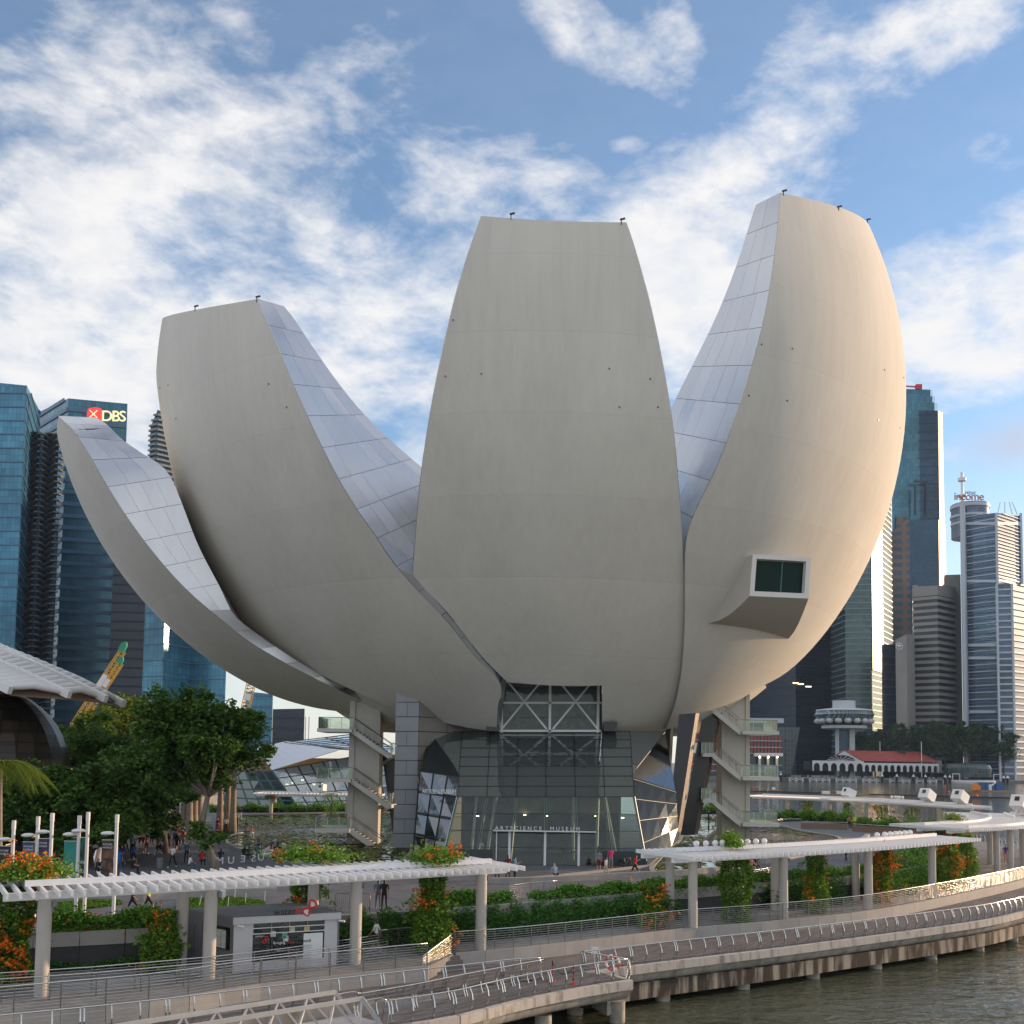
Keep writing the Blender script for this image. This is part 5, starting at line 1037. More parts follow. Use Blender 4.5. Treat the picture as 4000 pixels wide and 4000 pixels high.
for i, px in enumerate((3050, 3446, 3503, 3568, 3615, 3692, 3710, 3920, 3936)): 
    p = at(px, 3030, 728); m = MB(); m.lathe((p.x, p.y, Z_SEA - 1), [(1.0, 0), (1.0, 5.2), (1.15, 5.3), (.1, 7.2)], 10); o = m.build('mooring_pile', [M_pd, M_pw]); 
    for pol in o.data.polygons: pol.material_index = 1 if pol.center.z > Z_SEA + 4.1 - 1 + 1 else 0
    tag(o, '%s white-capped dark mooring pile counted from the hotel towards the glass dome' % ORD[i], 'mooring pile', 'mooring piles along the far quay')
# hotel with red balconies
HT = tower('bay_hotel', 'glass hotel with red balcony panels and a tilted glass end on the far quay', 2900, 745, 'hotel'); HT['group'] = ''; del HT['group']
k = 745 / FPX; x0, x1 = at(2700, 2990, 745).x, at(3070, 2990, 745).x; M_redp = mat('red_balcony_panel', (.34, .06, .045), .6); M_hg = facade_mat('hotel_glass', (.03, .05, .06), (.05, .08, .09), (.10, .12, .13), 2.6, 3.6, .15, .2, .2)
zt_ = at(2900, 2838, 745).z; m = MB(); m.prism([(x0, 746), (x1, 746), (x1 + 6, 775), (x0, 775)], ZB, zt_); m.build('facade', M_hg, HT)
m = MB(); m.slab([(x1, 745.5, ZB), (x1 + 4, 746, ZB), (x1 + 11, 746, zt_), (x1, 745.5, zt_)], 3); m.build('tilted_end', M_hg, HT)
nx = 26; rows_ = [(2868, 2890), (2896, 2915), (2920, 2940), (2965, 2985), (2990, 3010)]
for j, (ya_, yb_) in enumerate(rows_):
    z1, z0_ = at(2900, ya_, 744).z, at(2900, yb_, 744).z; m = MB(); m.bar((x0, 744.8, z0_ - .5), (x1 - 3, 744.8, z0_ - .5), 1.6, .5); m.build('floor_slab', M_band_w, HT)
    for i in range(nx):
        if j > 2 and i > 15: continue
        xa = x0 + (x1 - 3 - x0) * i / nx; m = MB(); m.slab([(xa + .3, 745.3, z0_), (xa + 1.7, 745.3, z0_), (xa + 1.7, 745.3, z1), (xa + .3, 745.3, z1)], .25); m.build('red_panel', M_redp, HT)
m = MB(); a, b = at(2945, 2948, 742), at(3055, 2948, 742); m.bar(a, b, 5, 2.4); m.build('canopy', M_wl, HT)
for px in (2967, 3000, 3035): p = at(px, 2990, 742); m = MB(); m.lathe((p.x, p.y, ZB), [(.95, 0), (.95, at(px, 2955, 742).z - ZB)], 10); m.build('canopy_column', M_pw, HT); m = MB(); m.sphere((p.x, p.y - 1, at(px, 2957, 742).z), .6, 6, 4); m.build('lamp', M_warm, HT)
p = at(2990, 2815, 750); m = MB(); m.box((p.x, p.y, p.z), (26, 6, 3.5)); m.build('roof_terrace', M_band_w, HT)
# floating glass dome
DM = thing('glass_dome', 'low floating pavilion of dark curved glass on a pale pontoon', 'pavilion', tuple(at(3815, 3050, 725))); k = 725 / FPX; c = at(3815, 3040, 725); zf = lambda py: at(3815, py, 725).z
m = MB(); m.lathe((0, 0, 0), [(88 * k, 0), (94 * k, (3038 - 3005) * k), (86 * k, (3038 - 2990) * k), (70 * k, (3038 - 2983) * k)], 30); o = m.build('dome_shell', facade_mat('dome_glass', (.04, .06, .065), (.08, .11, .11), (.12, .14, .14), 3, 2.6, .12, .3, .15), DM, smooth=30, world_coords=False)
o.location = Vector((c.x, c.y + 14, zf(3036))) - DM.location; o.scale = (1, .6, 1)
m = MB(); m.lathe((0, 0, 0), [(104 * k, -1), (108 * k, .8), (104 * k, 1.6)], 30); o = m.build('pontoon', M_pw, DM, world_coords=False); o.location = Vector((c.x, c.y + 14, Z_SEA + .6)) - DM.location; o.scale = (1, .6, 1)
for px in (3735, 3895): p = at(px, 3030, 716); m = MB(); m.bar((p.x - 2.5, p.y, Z_SEA + 2), (p.x - 2.5, p.y, Z_SEA + 7), .5, .5); m.bar((p.x + 2.5, p.y, Z_SEA + 2), (p.x + 2.5, p.y, Z_SEA + 7), .5, .5); m.bar((p.x - 2.5, p.y, Z_SEA + 7), (p.x + 2.5, p.y, Z_SEA + 7), .5, .5); m.build('door_portal', M_pw, DM)
# work barge with crane and containers
BG = thing('work_barge', 'flat barge with orange cab, blue containers and a small crane', 'barge', tuple(at(3850, 3092, 520))); c = at(3852, 3091, 500); k = 500 / FPX
c = onz(3852, 3093, Z_SEA); k = c.y / FPX
M_bo = mat('orange_cab', (.85, .25, .02), .5); M_bb = mat('blue_container', (.03, .12, .32), .5, col2=(.025, .10, .27), scale=1, vs=(8, 1, 1)); M_bw = mat('barge_wood', (.32, .22, .13), .7)
m = MB(); m.box((c.x, c.y, Z_SEA + .35), (158 * k, 34 * k, .9)); m.build('hull', M_bw, BG)
m = MB(); m.box((c.x - 46 * k, c.y - 2, Z_SEA + .8 + 9 * k), (26 * k, 20 * k, 18 * k)); m.build('cab', M_bo, BG); m = MB(); m.box((c.x - 46 * k, c.y - 2, Z_SEA + .8 + 21 * k), (12 * k, 12 * k, 12 * k)); m.build('cab_top', M_bo, BG)
for dx_, w_, h_ in ((-18, 28, 30), (18, 40, 30), (52, 36, 31)): m = MB(); m.box((c.x + dx_ * k, c.y + 5 * k, Z_SEA + .8 + h_ * k / 2), (w_ * k, 14 * k, h_ * k)); m.build('container', M_bb, BG)
m = MB(); a = Vector((c.x - 6 * k, c.y - 6, Z_SEA + 1)); m.bar(a, a + Vector((0, 0, 22 * k)), 8 * k, 8 * k); m.bar(a + Vector((0, 0, 14 * k)), a + Vector((22 * k, 0, 30 * k)), .5, .5); m.build('crane', M_wl, BG)
# pontoons, floating boom and buoys
for label, px0, px1, py, cargo in (('low pontoon with a row of wrapped crates', 3214, 3382, 3106, 5), ('small drifting pontoon close to the floating boom', 3018, 3042, 3089, 1)):
    a, b = onz(px0, py, Z_SEA), onz(px1, py, Z_SEA); P_ = thing('pontoon', label, 'pontoon', tuple(a)); m = MB(); m.bar(a + Vector((0, 0, .3)), b + Vector((0, 0, .3)), 4, .5); m.build('float', M_bw, P_)
    for i in range(cargo): p = a.lerp(b, (i + .5) / (cargo + 2)); m = MB(); m.box((p.x, p.y, Z_SEA + 1.1), ((b.x - a.x) / (cargo + 2) * .9, 2.6, 1.2)); m.build('crate', M_band_t if i % 2 else M_wl, P_)
a, b = onz(2700, 3086, Z_SEA), onz(4200, 3126, Z_SEA); m = MB(); m.tube([a.lerp(b, i / 30) + Vector((0, random.uniform(-.5, .5), .1)) for i in range(31)], .45, 6); tag(m.build('floating_boom', M_pd, smooth=True), 'dark floating boom stretched across the bay', 'boom')
M_buoy = mat('red_buoy', (.7, .06, .03), .5)
for i, (px, py) in enumerate(((3705, 3097), (3770, 3101), (3815, 3113), (2942, 3080), (3690, 3075))): p = onz(px, py, Z_SEA); m = MB(); m.lathe((p.x, p.y, Z_SEA - .1), [(.1, 0), (.5, .2), (.55, .6), (.2, 1.0), (.05, 1.4)], 10); tag(m.build('buoy', M_buoy, smooth=True), 'small red buoy ' + ('short of the barge on its pier side', 'just off the end of the barge', 'between barge and floating boom', 'near the stair tower out in the bay', 'between glass dome and barge')[i], 'buoy', 'red buoys in the bay')
# luffing cranes behind the trees
M_yel = mat('yellow_crane_lattice', (.55, .34, .04), .5); M_cg = mat('green_crane_head', (.03, .30, .16), .5)
def crane_boom(label, foot, tip, w, Y):
    C_ = thing('crane_boom', label, 'crane', (at(*foot, Y).x, Y, 0), 'lattice crane booms'); a, b = at(*foot, Y), at(*tip, Y); d = (b - a); n = 12; side = d.cross(Vector((0, 1, 0))).normalized() * w; dep = Vector((0, w * 1.6, 0))
    a0 = a - d * .8
    for s_ in (-1, 1):
        for e in (0, 1): m = MB(); m.bar(a0 + side * s_ + dep * e, a + d * .82 + side * s_ + dep * e, .22, .22); m.build('chord', M_yel, C_)
    for i in range(2 * n):
        u = a0 + d * (1.62 * i / (2 * n)); v = a0 + d * (1.62 * (i + 1) / (2 * n)); sg = 1 if i % 2 else -1; m = MB(); m.bar(u + side * sg, v - side * sg, .14, .14); m.bar(u + side * sg + dep, v - side * sg + dep, .14, .14); m.build('lacing', M_yel, C_)
    m = MB(); m.slab([a + d * .8 - side * 1.2, a + d * .8 + side * 1.2, a + d * .95 + side * 1.4, b + side * .5, b - side * .2, a + d * .93 - side * 1.0], w); m.build('head', M_cg, C_)
    m = MB(); m.slab([a + d * .06 - side * .9 - Vector((0, .2, 0)), a + d * .06 + side * .9 - Vector((0, .2, 0)), a + d * .3 + side * .9 - Vector((0, .2, 0)), a + d * .3 - side * .9 - Vector((0, .2, 0))], .1); m.build('banner', M_wl, C_)
    m = MB(); m.bar((a0.x, Y, 0), a0 + Vector((0, 0, .2)), .8, .8); m.build('mast', M_yel, C_)
crane_boom('taller yellow lattice boom with green head above the trees', (378, 2690), (497, 2510), .8, 300); crane_boom('shorter yellow lattice boom with green head beside its twin', (402, 2690), (482, 2568), .7, 290)
crane_boom('yellow lattice boom end peeping out under the far petal', (962, 2740), (985, 2640), 1.2, 330)
# ================================================================== vegetation and ponds
def leaf_mat(name, dark, light, transl=0.25):
    m = bpy.data.materials.new(name); m.use_nodes = True; nt = m.node_tree; N = nt.nodes.new; L = nt.links.new; b = nt.nodes['Principled BSDF']
    g = N('ShaderNodeNewGeometry'); mx = N('ShaderNodeMix'); mx.data_type = 'RGBA'; mx.inputs[6].default_value = (*dark, 1); mx.inputs[7].default_value = (*light, 1); L(g.outputs['Random Per Island'], mx.inputs[0])
    L(mx.outputs[2], b.inputs['Base Color']); b.inputs['Roughness'].default_value = .6; b.inputs['Specular IOR Level'].default_value = .2
    t = N('ShaderNodeBsdfTranslucent'); L(mx.outputs[2], t.inputs[0]); ms = N('ShaderNodeMixShader'); ms.inputs[0].default_value = transl; out = nt.nodes['Material Output']
    L(b.outputs[0], ms.inputs[1]); L(t.outputs[0], ms.inputs[2]); L(ms.outputs[0], out.inputs[0]); MATS[name] = m; return m
LF_dark = leaf_mat('dark_tree_leaves', (.026, .074, .015), (.115, .215, .038)); LF_mid = leaf_mat('mid_tree_leaves', (.05, .12, .02), (.14, .25, .045)); LF_bright = leaf_mat('bright_tree_leaves', (.09, .15, .02), (.24, .30, .045), .35)
LF_hedge = leaf_mat('hedge_leaves', (.05, .16, .02), (.19, .39, .05)); LF_tall = leaf_mat('tall_plant_leaves', (.032, .11, .022), (.11, .26, .05)); LF_vine = leaf_mat('vine_leaves', (.05, .15, .02), (.24, .39, .045)); LF_flower = leaf_mat('orange_blossoms', (.55, .07, .008), (.85, .30, .03), .2)
LF_far = leaf_mat('far_tree_leaves', (.025, .065, .025), (.06, .13, .045), .1); LF_palm = leaf_mat('palm_leaves', (.07, .13, .015), (.25, .30, .04), .3); LF_grass = leaf_mat('lawn_blades', (.05, .13, .012), (.13, .27, .03)); LF_lily = leaf_mat('lily_pads', (.05, .10, .015), (.20, .21, .05), .05)
M_bark = mat('grey_bark', (.30, .26, .21), .85, col2=(.15, .125, .10), scale=2.5, vs=(1, 1, .3), bump=.2); M_dbark = mat('dark_bark', (.10, .08, .06), .9); M_palmbark = mat('palm_bark', (.33, .27, .22), .85, col2=(.22, .18, .15), scale=1.2, vs=(.3, .3, 3))
def leaves(name, C, size, material, parent=None, aspect=.55, up=0.25, jitter=.35, kind=None):
    C = np.asarray(C, float); n = len(C)
    d = RNG.normal(size=(n, 3)); d /= np.linalg.norm(d, axis=1)[:, None]; d[:, 2] *= .6
    u = RNG.normal(size=(n, 3)); u[:, 2] += up * 3; nrm = u / np.linalg.norm(u, axis=1)[:, None]
    s = np.cross(d, nrm); s /= np.linalg.norm(s, axis=1)[:, None] + 1e-9
    sz = size * (1 + RNG.uniform(-jitter, jitter, size=(n, 1))); d = d * sz; s = s * sz * aspect
    droop = nrm * sz * .12
    V = np.stack([C - d * .5, C + s * .5 + droop, C + d * .5 - droop, C - s * .5 + droop], 1).reshape(-1, 3)
    if parent is not None:
        o = parent.matrix_basis.translation; V = V - np.array([o.x, o.y, o.z])
    me = bpy.data.meshes.new(name); me.vertices.add(4 * n); me.vertices.foreach_set('co', V.astype(np.float32).ravel()); me.loops.add(4 * n); me.loops.foreach_set('vertex_index', np.arange(4 * n, dtype=np.int32))
    me.polygons.add(n); me.polygons.foreach_set('loop_start', np.arange(0, 4 * n, 4, dtype=np.int32)); me.polygons.foreach_set('loop_total', np.full(n, 4, np.int32)); me.materials.append(material); me.update(); me.validate()
    ob = bpy.data.objects.new(name, me); COL.objects.link(ob)
    if parent is not None: ob.parent = parent
    if kind: ob['kind'] = kind
    return ob
def ball_pts(c, r, n, shell=.55):
    d = RNG.normal(size=(n, 3)); d /= np.linalg.norm(d, axis=1)[:, None]; rr = (shell + (1 - shell) * RNG.random((n, 1))) * (0.75 + .5 * RNG.random((n, 1)))
    return np.asarray(c) + d * rr * np.asarray(r)
def crown_pts(c, r, nclump, per, clump_r, flat=.75):
    """leaves gathered in clumps over an uneven ellipsoid"""
    out = []; cs = ball_pts(c, np.asarray(r) * .92, nclump, .45)
    for q in cs:
        s = clump_r * RNG.uniform(.55, 1.25); out.append(ball_pts(q, (s, s, s * flat), int(per * RNG.uniform(.6, 1.3)), .3))
    return np.vstack(out), cs
def tree(label, base, trunk_top, crown, leafmat, nclump, per, clump_r, size, tr=.28, bark=None, group=None, bend=(0, 0), name='tree', limbs=9):
    b = Vector(base); T = thing(name, label, 'tree', tuple(b), group); bark = bark or M_bark; c, r = crown; top = Vector(trunk_top)
    mid = b.lerp(top, .5) + Vector((bend[0], bend[1], 0)); m = MB(); pts = catmull([b - Vector((0, 0, .2)), b + Vector((0, 0, .3)), mid, top], 5); m.tube(pts, [tr * (1.35 - .75 * i / (len(pts) - 1)) for i in range(len(pts))], 8)
    P, cs = crown_pts(c, r, nclump, per, clump_r)
    for q in cs[RNG.choice(len(cs), min(limbs, len(cs)), replace=False)]:
        q = Vector(q); w = top.lerp(q, .5) + Vector((0, 0, -.08 * (q - top).length)); m.tube([top - Vector((0, 0, .3)), w, q], [tr * .5, tr * .28, tr * .08], 5)
    m.build('trunk', bark, T, smooth=True); leaves('crown', P, size, leafmat, T); return T
# round-headed tree in front of the palms
bA = onz(842, 3398, 0); tA = at(815, 3095, 78)
tree('large round-headed tree with pale bent trunk beside the lily pond', bA, tA, ((at(800, 2890, 78.5).x, 78.5, at(800, 2890, 78).z), (5.4, 5.0, 4.4)), LF_dark, 150, 190, 1.15, .42, .30, bend=(-.75, 0), limbs=16)
s_ = at(812, 3265, 77.5); leaves_pts = np.vstack([ball_pts(at(x, y, 77.3), (.8, .8, .55), 110, .2) for x, y in ((790, 3240), (830, 3275), (770, 3225), (860, 3270), (800, 3300), (760, 3265))]); 
SH = thing('trunk_shoots', 'bright leafy shoots sprouting low on the pale bent trunk', 'foliage', tuple(s_)); leaves('leaves', leaves_pts, .38, LF_mid, SH)
m = MB(); [m.tube([s_, at(x, y, 77.3)], [.07, .03], 5) for x, y in ((790, 3240), (860, 3270), (770, 3225))]; m.build('stems', M_bark, SH)
# dark spreading trees over the west plaza
for i, (label, bx, by, cx, cy, Y, r, nb) in enumerate([('dark spreading tree with a leaning trunk behind the banner poles', 260, 3400, 210, 3140, 80, (6.0, 5, 3.6), 150), ('dark spreading tree next to the leaning one, over the crowd', 350, 3400, 430, 3150, 84, (5.2, 5, 3.8), 140), ('dense dark tree filling the gap under the ribbed canopy', 60, 3420, 40, 3150, 86, (5.2, 5, 4.0), 110), ('dark tree joining the round-headed one above the promenade crowd', 470, 3380, 575, 3060, 92, (4.4, 4, 4.2), 120)]):
    b = onz(bx, by, 0); c = at(cx, cy, Y); tree(label, (b.x, Y - 1, 0), (at(cx, cy + 130, Y).x, Y, c.z - r[2] * .55), (tuple(c), r), LF_dark, nb, 170, 1.2, .44, .3, M_dbark, 'dark trees on the west plaza', bend=(.5, 0))
c = at(470, 3225, 79); tree('low drooping green branch tree at the edge of the crowd', (at(430, 3400, 79).x, 79, 0), (at(400, 3290, 79).x, 79, 2.6), (tuple(c), (2.6, 2, 1.6)), LF_mid, 40, 130, .8, .36, .2, M_bark)
# lighter trees behind the canopy
for i, (label, cx, cy, Y, r, mm) in enumerate([('sunlit yellow-green tree rising behind the ribbed canopy', 505, 2800, 150, (4.6, 4, 3.6), LF_bright), ('sunlit bushy tree under the ribbed canopy tip', 400, 2850, 145, (4.4, 4, 3.4), LF_bright), ('olive green tree below the sunlit ones', 340, 2900, 125, (5.2, 4, 3.4), LF_mid), ('feathery green tree between canopy and dark trees', 420, 2945, 115, (5, 4, 2.6), LF_mid)]):
    c = at(cx, cy, Y); tree(label, (c.x, Y, 0), (c.x, Y, c.z - r[2] * .6), (tuple(c), r), mm, 70, 130, 1.2, .5, .3, M_bark, 'lighter trees behind the canopy')
# royal palms
for i, (px, py, lab) in enumerate([(617, 3243, 'first'), (652, 3236, 'second'), (684, 3252, 'third'), (716, 3256, 'fourth'), (737, 3258, 'fifth'), (757, 3256, 'sixth'), (776, 3252, 'seventh'), (857, 3240, 'eighth'), (886, 3243, 'ninth'), (908, 3248, 'tenth')]):
    b = onz(px, py + 4, 0); T = thing('royal_palm', 'royal palm with smooth tan trunk, %s in the row from the ribbed canopy' % lab, 'palm tree', tuple(b), 'row of royal palms'); h = 10.5 + (i % 3) * .5
    m = MB(); m.tube([b + Vector((0, 0, z)) for z in (-.1, 1.2, 2.5, 5, 8, h)], [.46, .44, .36, .30, .28, .24], 10); m.build('trunk', M_palmbark, T, smooth=True); P = []
    for j in range(11):
        a = 2 * math.pi * j / 11 + i; 
        for t in np.linspace(.05, 1, 22): rr = 3.2 * t; P.append([(b.x + rr * math.cos(a), b.y + rr * math.sin(a), h + 1.2 * math.sin(t * 2.4) - 1.4 * t * t)] * 2)
    P = np.array(P).reshape(-1, 3) + RNG.normal(scale=.12, size=(len(P) * 2, 3)); leaves('crown', P, .8, LF_mid, T, aspect=.22)
# fan of palm fronds at the west edge
b = onz(62, 3420, 0); b = Vector((at(62, 3200, 66).x, 66, 0)); T = thing('feather_palm', 'sunlit feather palm with drooping golden-green fronds', 'palm tree', tuple(b)); hz = at(20, 3060, 66); hp = Vector((at(0, 3010, 66).x, 66, hz.z + 1.2))
m = MB(); m.tube([(hp.x + .4, 66, 0), (hp.x + .2, 66, 3), tuple(hp)], [.2, .17, .14], 8); m.build('trunk', M_palmbark, T, smooth=True)
for j in range(17):
    a = 2 * math.pi * j / 17 + .2; ln = 3.1 + .6 * math.sin(j * 2.1); pts = [Vector((hp.x + ln * t * math.cos(a), hp.y + ln * t * math.sin(a), hp.z + 1.5 * t - 3.4 * t * t + .15)) for t in np.linspace(0, 1, 9)]
    m = MB(); m.tube(pts, [.045 * (1 - .8 * i / 8) for i in range(9)], 4)
    side = Vector((-math.sin(a), math.cos(a), 0))
    for i in range(34):
        t = .1 + .9 * i / 33; k = min(7, int(t * 8)); p = pts[k].lerp(pts[k + 1], t * 8 - k); w = .95 * math.sin(math.pi * min(1, .12 + t * .92)) + .15; fw = (pts[min(8, k + 1)] - pts[k]).normalized()
        for sg in (-1, 1): q = p + side * sg * w * .75 + fw * .35 + Vector((0, 0, -.55 * w)); m.add([p, p.lerp(q, .5) + fw * .045 + Vector((0, 0, .06)), q, p.lerp(q, .5) - fw * .045], [(0, 1, 2, 3)])
    m.build('frond', LF_palm, T)
# trees on the far shore
for i in range(15):
    px = 3365 + i * 46 + random.uniform(-10, 10); Y = 765 + 20 * (i % 3); py = 2900 + random.uniform(-14, 16) - (20 if 5 < i < 11 else 0); c = at(px, py, Y); r = (11 + 3 * random.random(), 9, 9.5 + 2.5 * random.random())
    lab = '%s dark tree from the round lookout tower along the far quay' % ORD[i]
    T = tree(lab, (c.x, Y, ZB), (c.x, Y, c.z - 3), (tuple(c), r), LF_far, 60, 75, 3.4, 2.1, .6, M_dbark, 'dark trees along the far quay', limbs=4)
    P = ball_pts((c.x, Y - 2, c.z - 9), (r[0], 6, 8), 600, .4); leaves('lower_foliage', P, 1.8, LF_far, T)

# ---- hedges and tall plants along the retaining wall
def sub(pts, px0, px1): return [p for p in pts if px0 <= px_of(p)[0] <= px1]
def band_pts(pts, n, w, z0, z1, off=0.0, spill=0.0, lump=1.0):
    tot = length(pts); ss = resample(pts, max(4, int(tot * 2))); L_ = offset(ss, off); out = []
    k = RNG.integers(0, len(ss), n); ph = RNG.random() * 9
    for i in k:
        p = L_[i]; t = tangent(ss, i); side = RNG.uniform(-w / 2, w / 2); hump = .75 + .25 * math.sin(i * .9 * lump + ph) + RNG.normal() * .10; e = 1 - (abs(side) / (w / 2)) ** 3 * .35
        z = z0 + (z1 - z0) * hump * e * (RNG.random() ** .45); f = RNG.normal() * .25
        out.append((p.x - t.y * side + t.x * f, p.y + t.x * side + t.y * f, z - (spill * RNG.random() if side < -w * .3 else 0)))
    return np.array(out)
WD = resample(WIN, 400)
def hedge(label, pts, n, w, z0, z1, off, size, m_, spill=0.0, flowers=0, name='hedge', cat='hedge', group=None, lump=1.0, aspect=.55):
    if len(pts) < 2: return
    H = thing(name, label, cat, (pts[0].x, pts[0].y, z0), group); leaves('foliage', band_pts(pts, n, w, z0, z1, off, spill, lump), size, m_, H, aspect=aspect)
    if flowers: C = band_pts(pts, flowers, w * 1.1, z0 + .2, z1 + .1, off, spill); C = np.repeat(C, 5, 0) + RNG.normal(scale=.07, size=(len(C) * 5, 3)); leaves('blossoms', C, .14, LF_flower, H, aspect=.9, kind='stuff')
    m = MB(); ss = resample(pts, 12); m.strip([Vector((p.x, p.y, z0)) for p in offset(ss, off)], w * .6, (z1 - z0) * .42); m.build('core', M_soil, H)
M_soil = mat('dark_soil', (.03, .026, .02), .95)
hedge('clipped hedge spilling over the wall beside the kiosk, dotted with orange', sub(WD, 190, 700), 9000, 1.5, .30, 1.35, .55, .20, LF_hedge, .6, 26)
hedge('low ground cover at the foot of the dark wall', sub(WD, 150, 640), 2500, .7, Z_PROM, Z_PROM + .42, -.45, .18, LF_tall, name='ground_cover', cat='plants')
hedge('tall dark bamboo-like planting behind the kiosk and columns', sub(WD, 1270, 1760), 9000, 1.3, Z_PROM, .75, -.75, .30, LF_tall, name='tall_planting', cat='plants', lump=2.2, aspect=.25)
hedge('tall dark planting below the low cable fence by the steps', sub(WD, 1750, 2130), 8500, 1.5, Z_PROM, .55, -.8, .28, LF_tall, name='tall_planting', cat='plants', lump=2.2, aspect=.25)
hedge('tall dark planting below the museum forecourt hedge', sub(WD, 2090, 2600), 12500, 1.6, Z_PROM, .45, -.85, .28, LF_tall, name='tall_planting', cat='plants', lump=2.2, aspect=.25)
hedge('bright clipped hedge on the forecourt wall before the entrance', sub(WD, 2115, 2790), 13000, 1.6, .30, 1.15, .5, .20, LF_hedge, .7, 4)
hedge('clipped hedge on the wall between two flowering vines', sub(WD, 2800, 3420), 9500, 1.5, .3, 1.1, .5, .20, LF_hedge, .6, 18)
hedge('short clipped hedge between vine and planting bed', sub(WD, 1780, 2010), 4500, 1.6, .3, 1.25, .9, .20, LF_hedge, .5)
hedge('bushy planting bed with fine leaves near the stone bench', sub(WD, 2980, 3230), 6500, 1.7, Z_PROM, .7, -1.0, .26, LF_tall, 0, 8, name='tall_planting', cat='plants', lump=2.0, aspect=.3)
hedge('tall leafy planting at the sunlit end of the promenade wall', sub(WD, 3330, 3740), 12000, 2.2, Z_PROM, 1.0, -.9, .28, LF_hedge, 0, 10, name='tall_planting', cat='plants', lump=2.0, aspect=.3)
hedge('hedge beyond the tall planting on the sunlit wall', sub(WD, 3520, 3780), 5000, 2.6, .3, 1.7, 1.6, .22, LF_hedge, .2, 6)
def flat_hedge(label, pxs, z, n, w, h, size, mm, fl=0):
    hedge(label, catmull([onz(x, y, z) for x, y in pxs], 6), n, w, z, z + h, 0, size, mm, 0, fl)
flat_hedge('long hedge beyond the lily pond below the crystal pavilion', [(820, 3172), (1100, 3172), (1360, 3168), (1600, 3168)], 0, 6500, 3, 1.5, .36, LF_hedge)
flat_hedge('hedge behind the pond seen between the black columns', [(2600, 3182), (2700, 3180), (2815, 3180)], 0, 2600, 2, 1.7, .34, LF_hedge)
flat_hedge('flowering hedge under the far pergola', [(3030, 3208), (3150, 3206), (3310, 3218)], 0, 5000, 2.4, 1.8, .34, LF_hedge, 30)
flat_hedge('flowering hedge along the curving path by the water', [(3330, 3232), (3500, 3240), (3620, 3252), (3680, 3262)], 0, 5000, 2.4, 1.6, .30, LF_hedge, 22)
# planter wall under the far hedges
PW = thing('planter_wall', 'low brown planter wall with a handrail beneath the far hedges', 'wall', tuple(onz(3270, 3235, 0)))
for seg in ([(3128, 3236), (3310, 3240)], [(3330, 3246), (3480, 3256), (3600, 3268)]):
    pts = catmull([onz(x, y, 0) for x, y in seg], 4); m = MB(); m.strip(pts, .25, .75); m.build('panel', mat('brown_planter', (.24, .18, .14), .7), PW); m = MB(); m.tube([p + Vector((0, -.3, .95)) for p in pts], .035, 5); m.build('handrail', M_steelrail, PW)
# ---- climbing vines on the pergolas
def vine(label, px, z0, z1, Yref, r, n, fl, mound=None, z_m=3.4):
    if 0 < fl < 300: fl = max(4, int(fl * .65))
    p = at(px, 3500, Yref); V = thing('climbing_vine', label, 'vine', (p.x, Yref, z0), 'flowering vines on the pergolas'); h = z1 - z0
    t = RNG.random(n) ** .9; a = RNG.random(n) * 2 * math.pi; rr = r * (.55 + .45 * np.sin(t * 7 + px) * .35 + .25 * RNG.random(n)) * (1.15 - .3 * t); rr *= (.65 + .35 * RNG.random(n) ** .4)
    P = np.stack([p.x + rr * np.cos(a), Yref + rr * np.sin(a), z0 + h * t], 1); allp = [P]
    if mound:
        mx0, mx1, my = mound; c = at((mx0 + mx1) / 2, my, Yref + .3); w = (mx1 - mx0) / 2 * Yref / FPX; allp.append(np.array([(c.x, c.y, z_m)]) + np.abs(RNG.normal(size=(int(n * .55), 3))) * np.array([1, 1, .28]) * np.where(RNG.random((int(n * .55), 3)) < .5, -1, 1) * np.array([w * .52, .75, 0]) + np.array([0, 0, 1]) * np.abs(RNG.normal(size=(int(n * .55), 1))) * .32)
    for q in range(14):      # loose trailing shoots
        a0 = random.random() * 6.28; zs = z0 + h * random.uniform(.35, 1.0); ln = random.uniform(.5, 1.1) * r; tt = np.linspace(.3, 1, 16)[:, None]; dirv = np.array([[math.cos(a0), math.sin(a0), 0]])
        allp.append(np.array([[p.x, Yref, zs]]) + dirv * (r * .55 + ln * tt * .8) + np.array([[0, 0, 1]]) * (.35 * tt - .75 * tt * tt * random.uniform(.4, 1.3)) + RNG.normal(scale=.06, size=(16, 3)))
    allp = np.vstack(allp); leaves('foliage', allp, .21, LF_vine, V)
    if fl:
        ctr_ = allp[RNG.choice(len(allp), max(3, fl // 9))]; C = np.repeat(ctr_, 9, 0)[:fl] + RNG.normal(scale=(.22, .22, .28), size=(len(np.repeat(ctr_, 9, 0)[:fl]), 3)); fl = len(C); cen = np.array([p.x, Yref, 0]); out = C - cen; out[:, 2] = 0; nn = np.linalg.norm(out, axis=1)[:, None] + 1e-6; C = C + out / nn * .1 + np.array([0, -.08, .02]); C = np.repeat(C, 7, 0) + RNG.normal(scale=.085, size=(fl * 7, 3)); leaves('blossoms', C, .15, LF_flower, V, aspect=.9, kind='stuff')
    m = MB(); m.tube([(p.x, Yref, z0 - .1), (p.x + .1, Yref, (z0 + z1) / 2), (p.x, Yref, z1)], [.14, .10, .06], 6); m.build('stem', M_dbark, V)
vine('vine heavy with orange blossom beside the end column of the kiosk pergola', 40, Z_PROM, 3.0, 44.5, 1.35, 6000, 380, (0, 235, 3440)); 
vine('flowering vine mound over the pergola above the kiosk roof', 1195, Z_PROM, 2.9, 53.4, 1.15, 4200, 120, (1085, 1345, 3370)); 
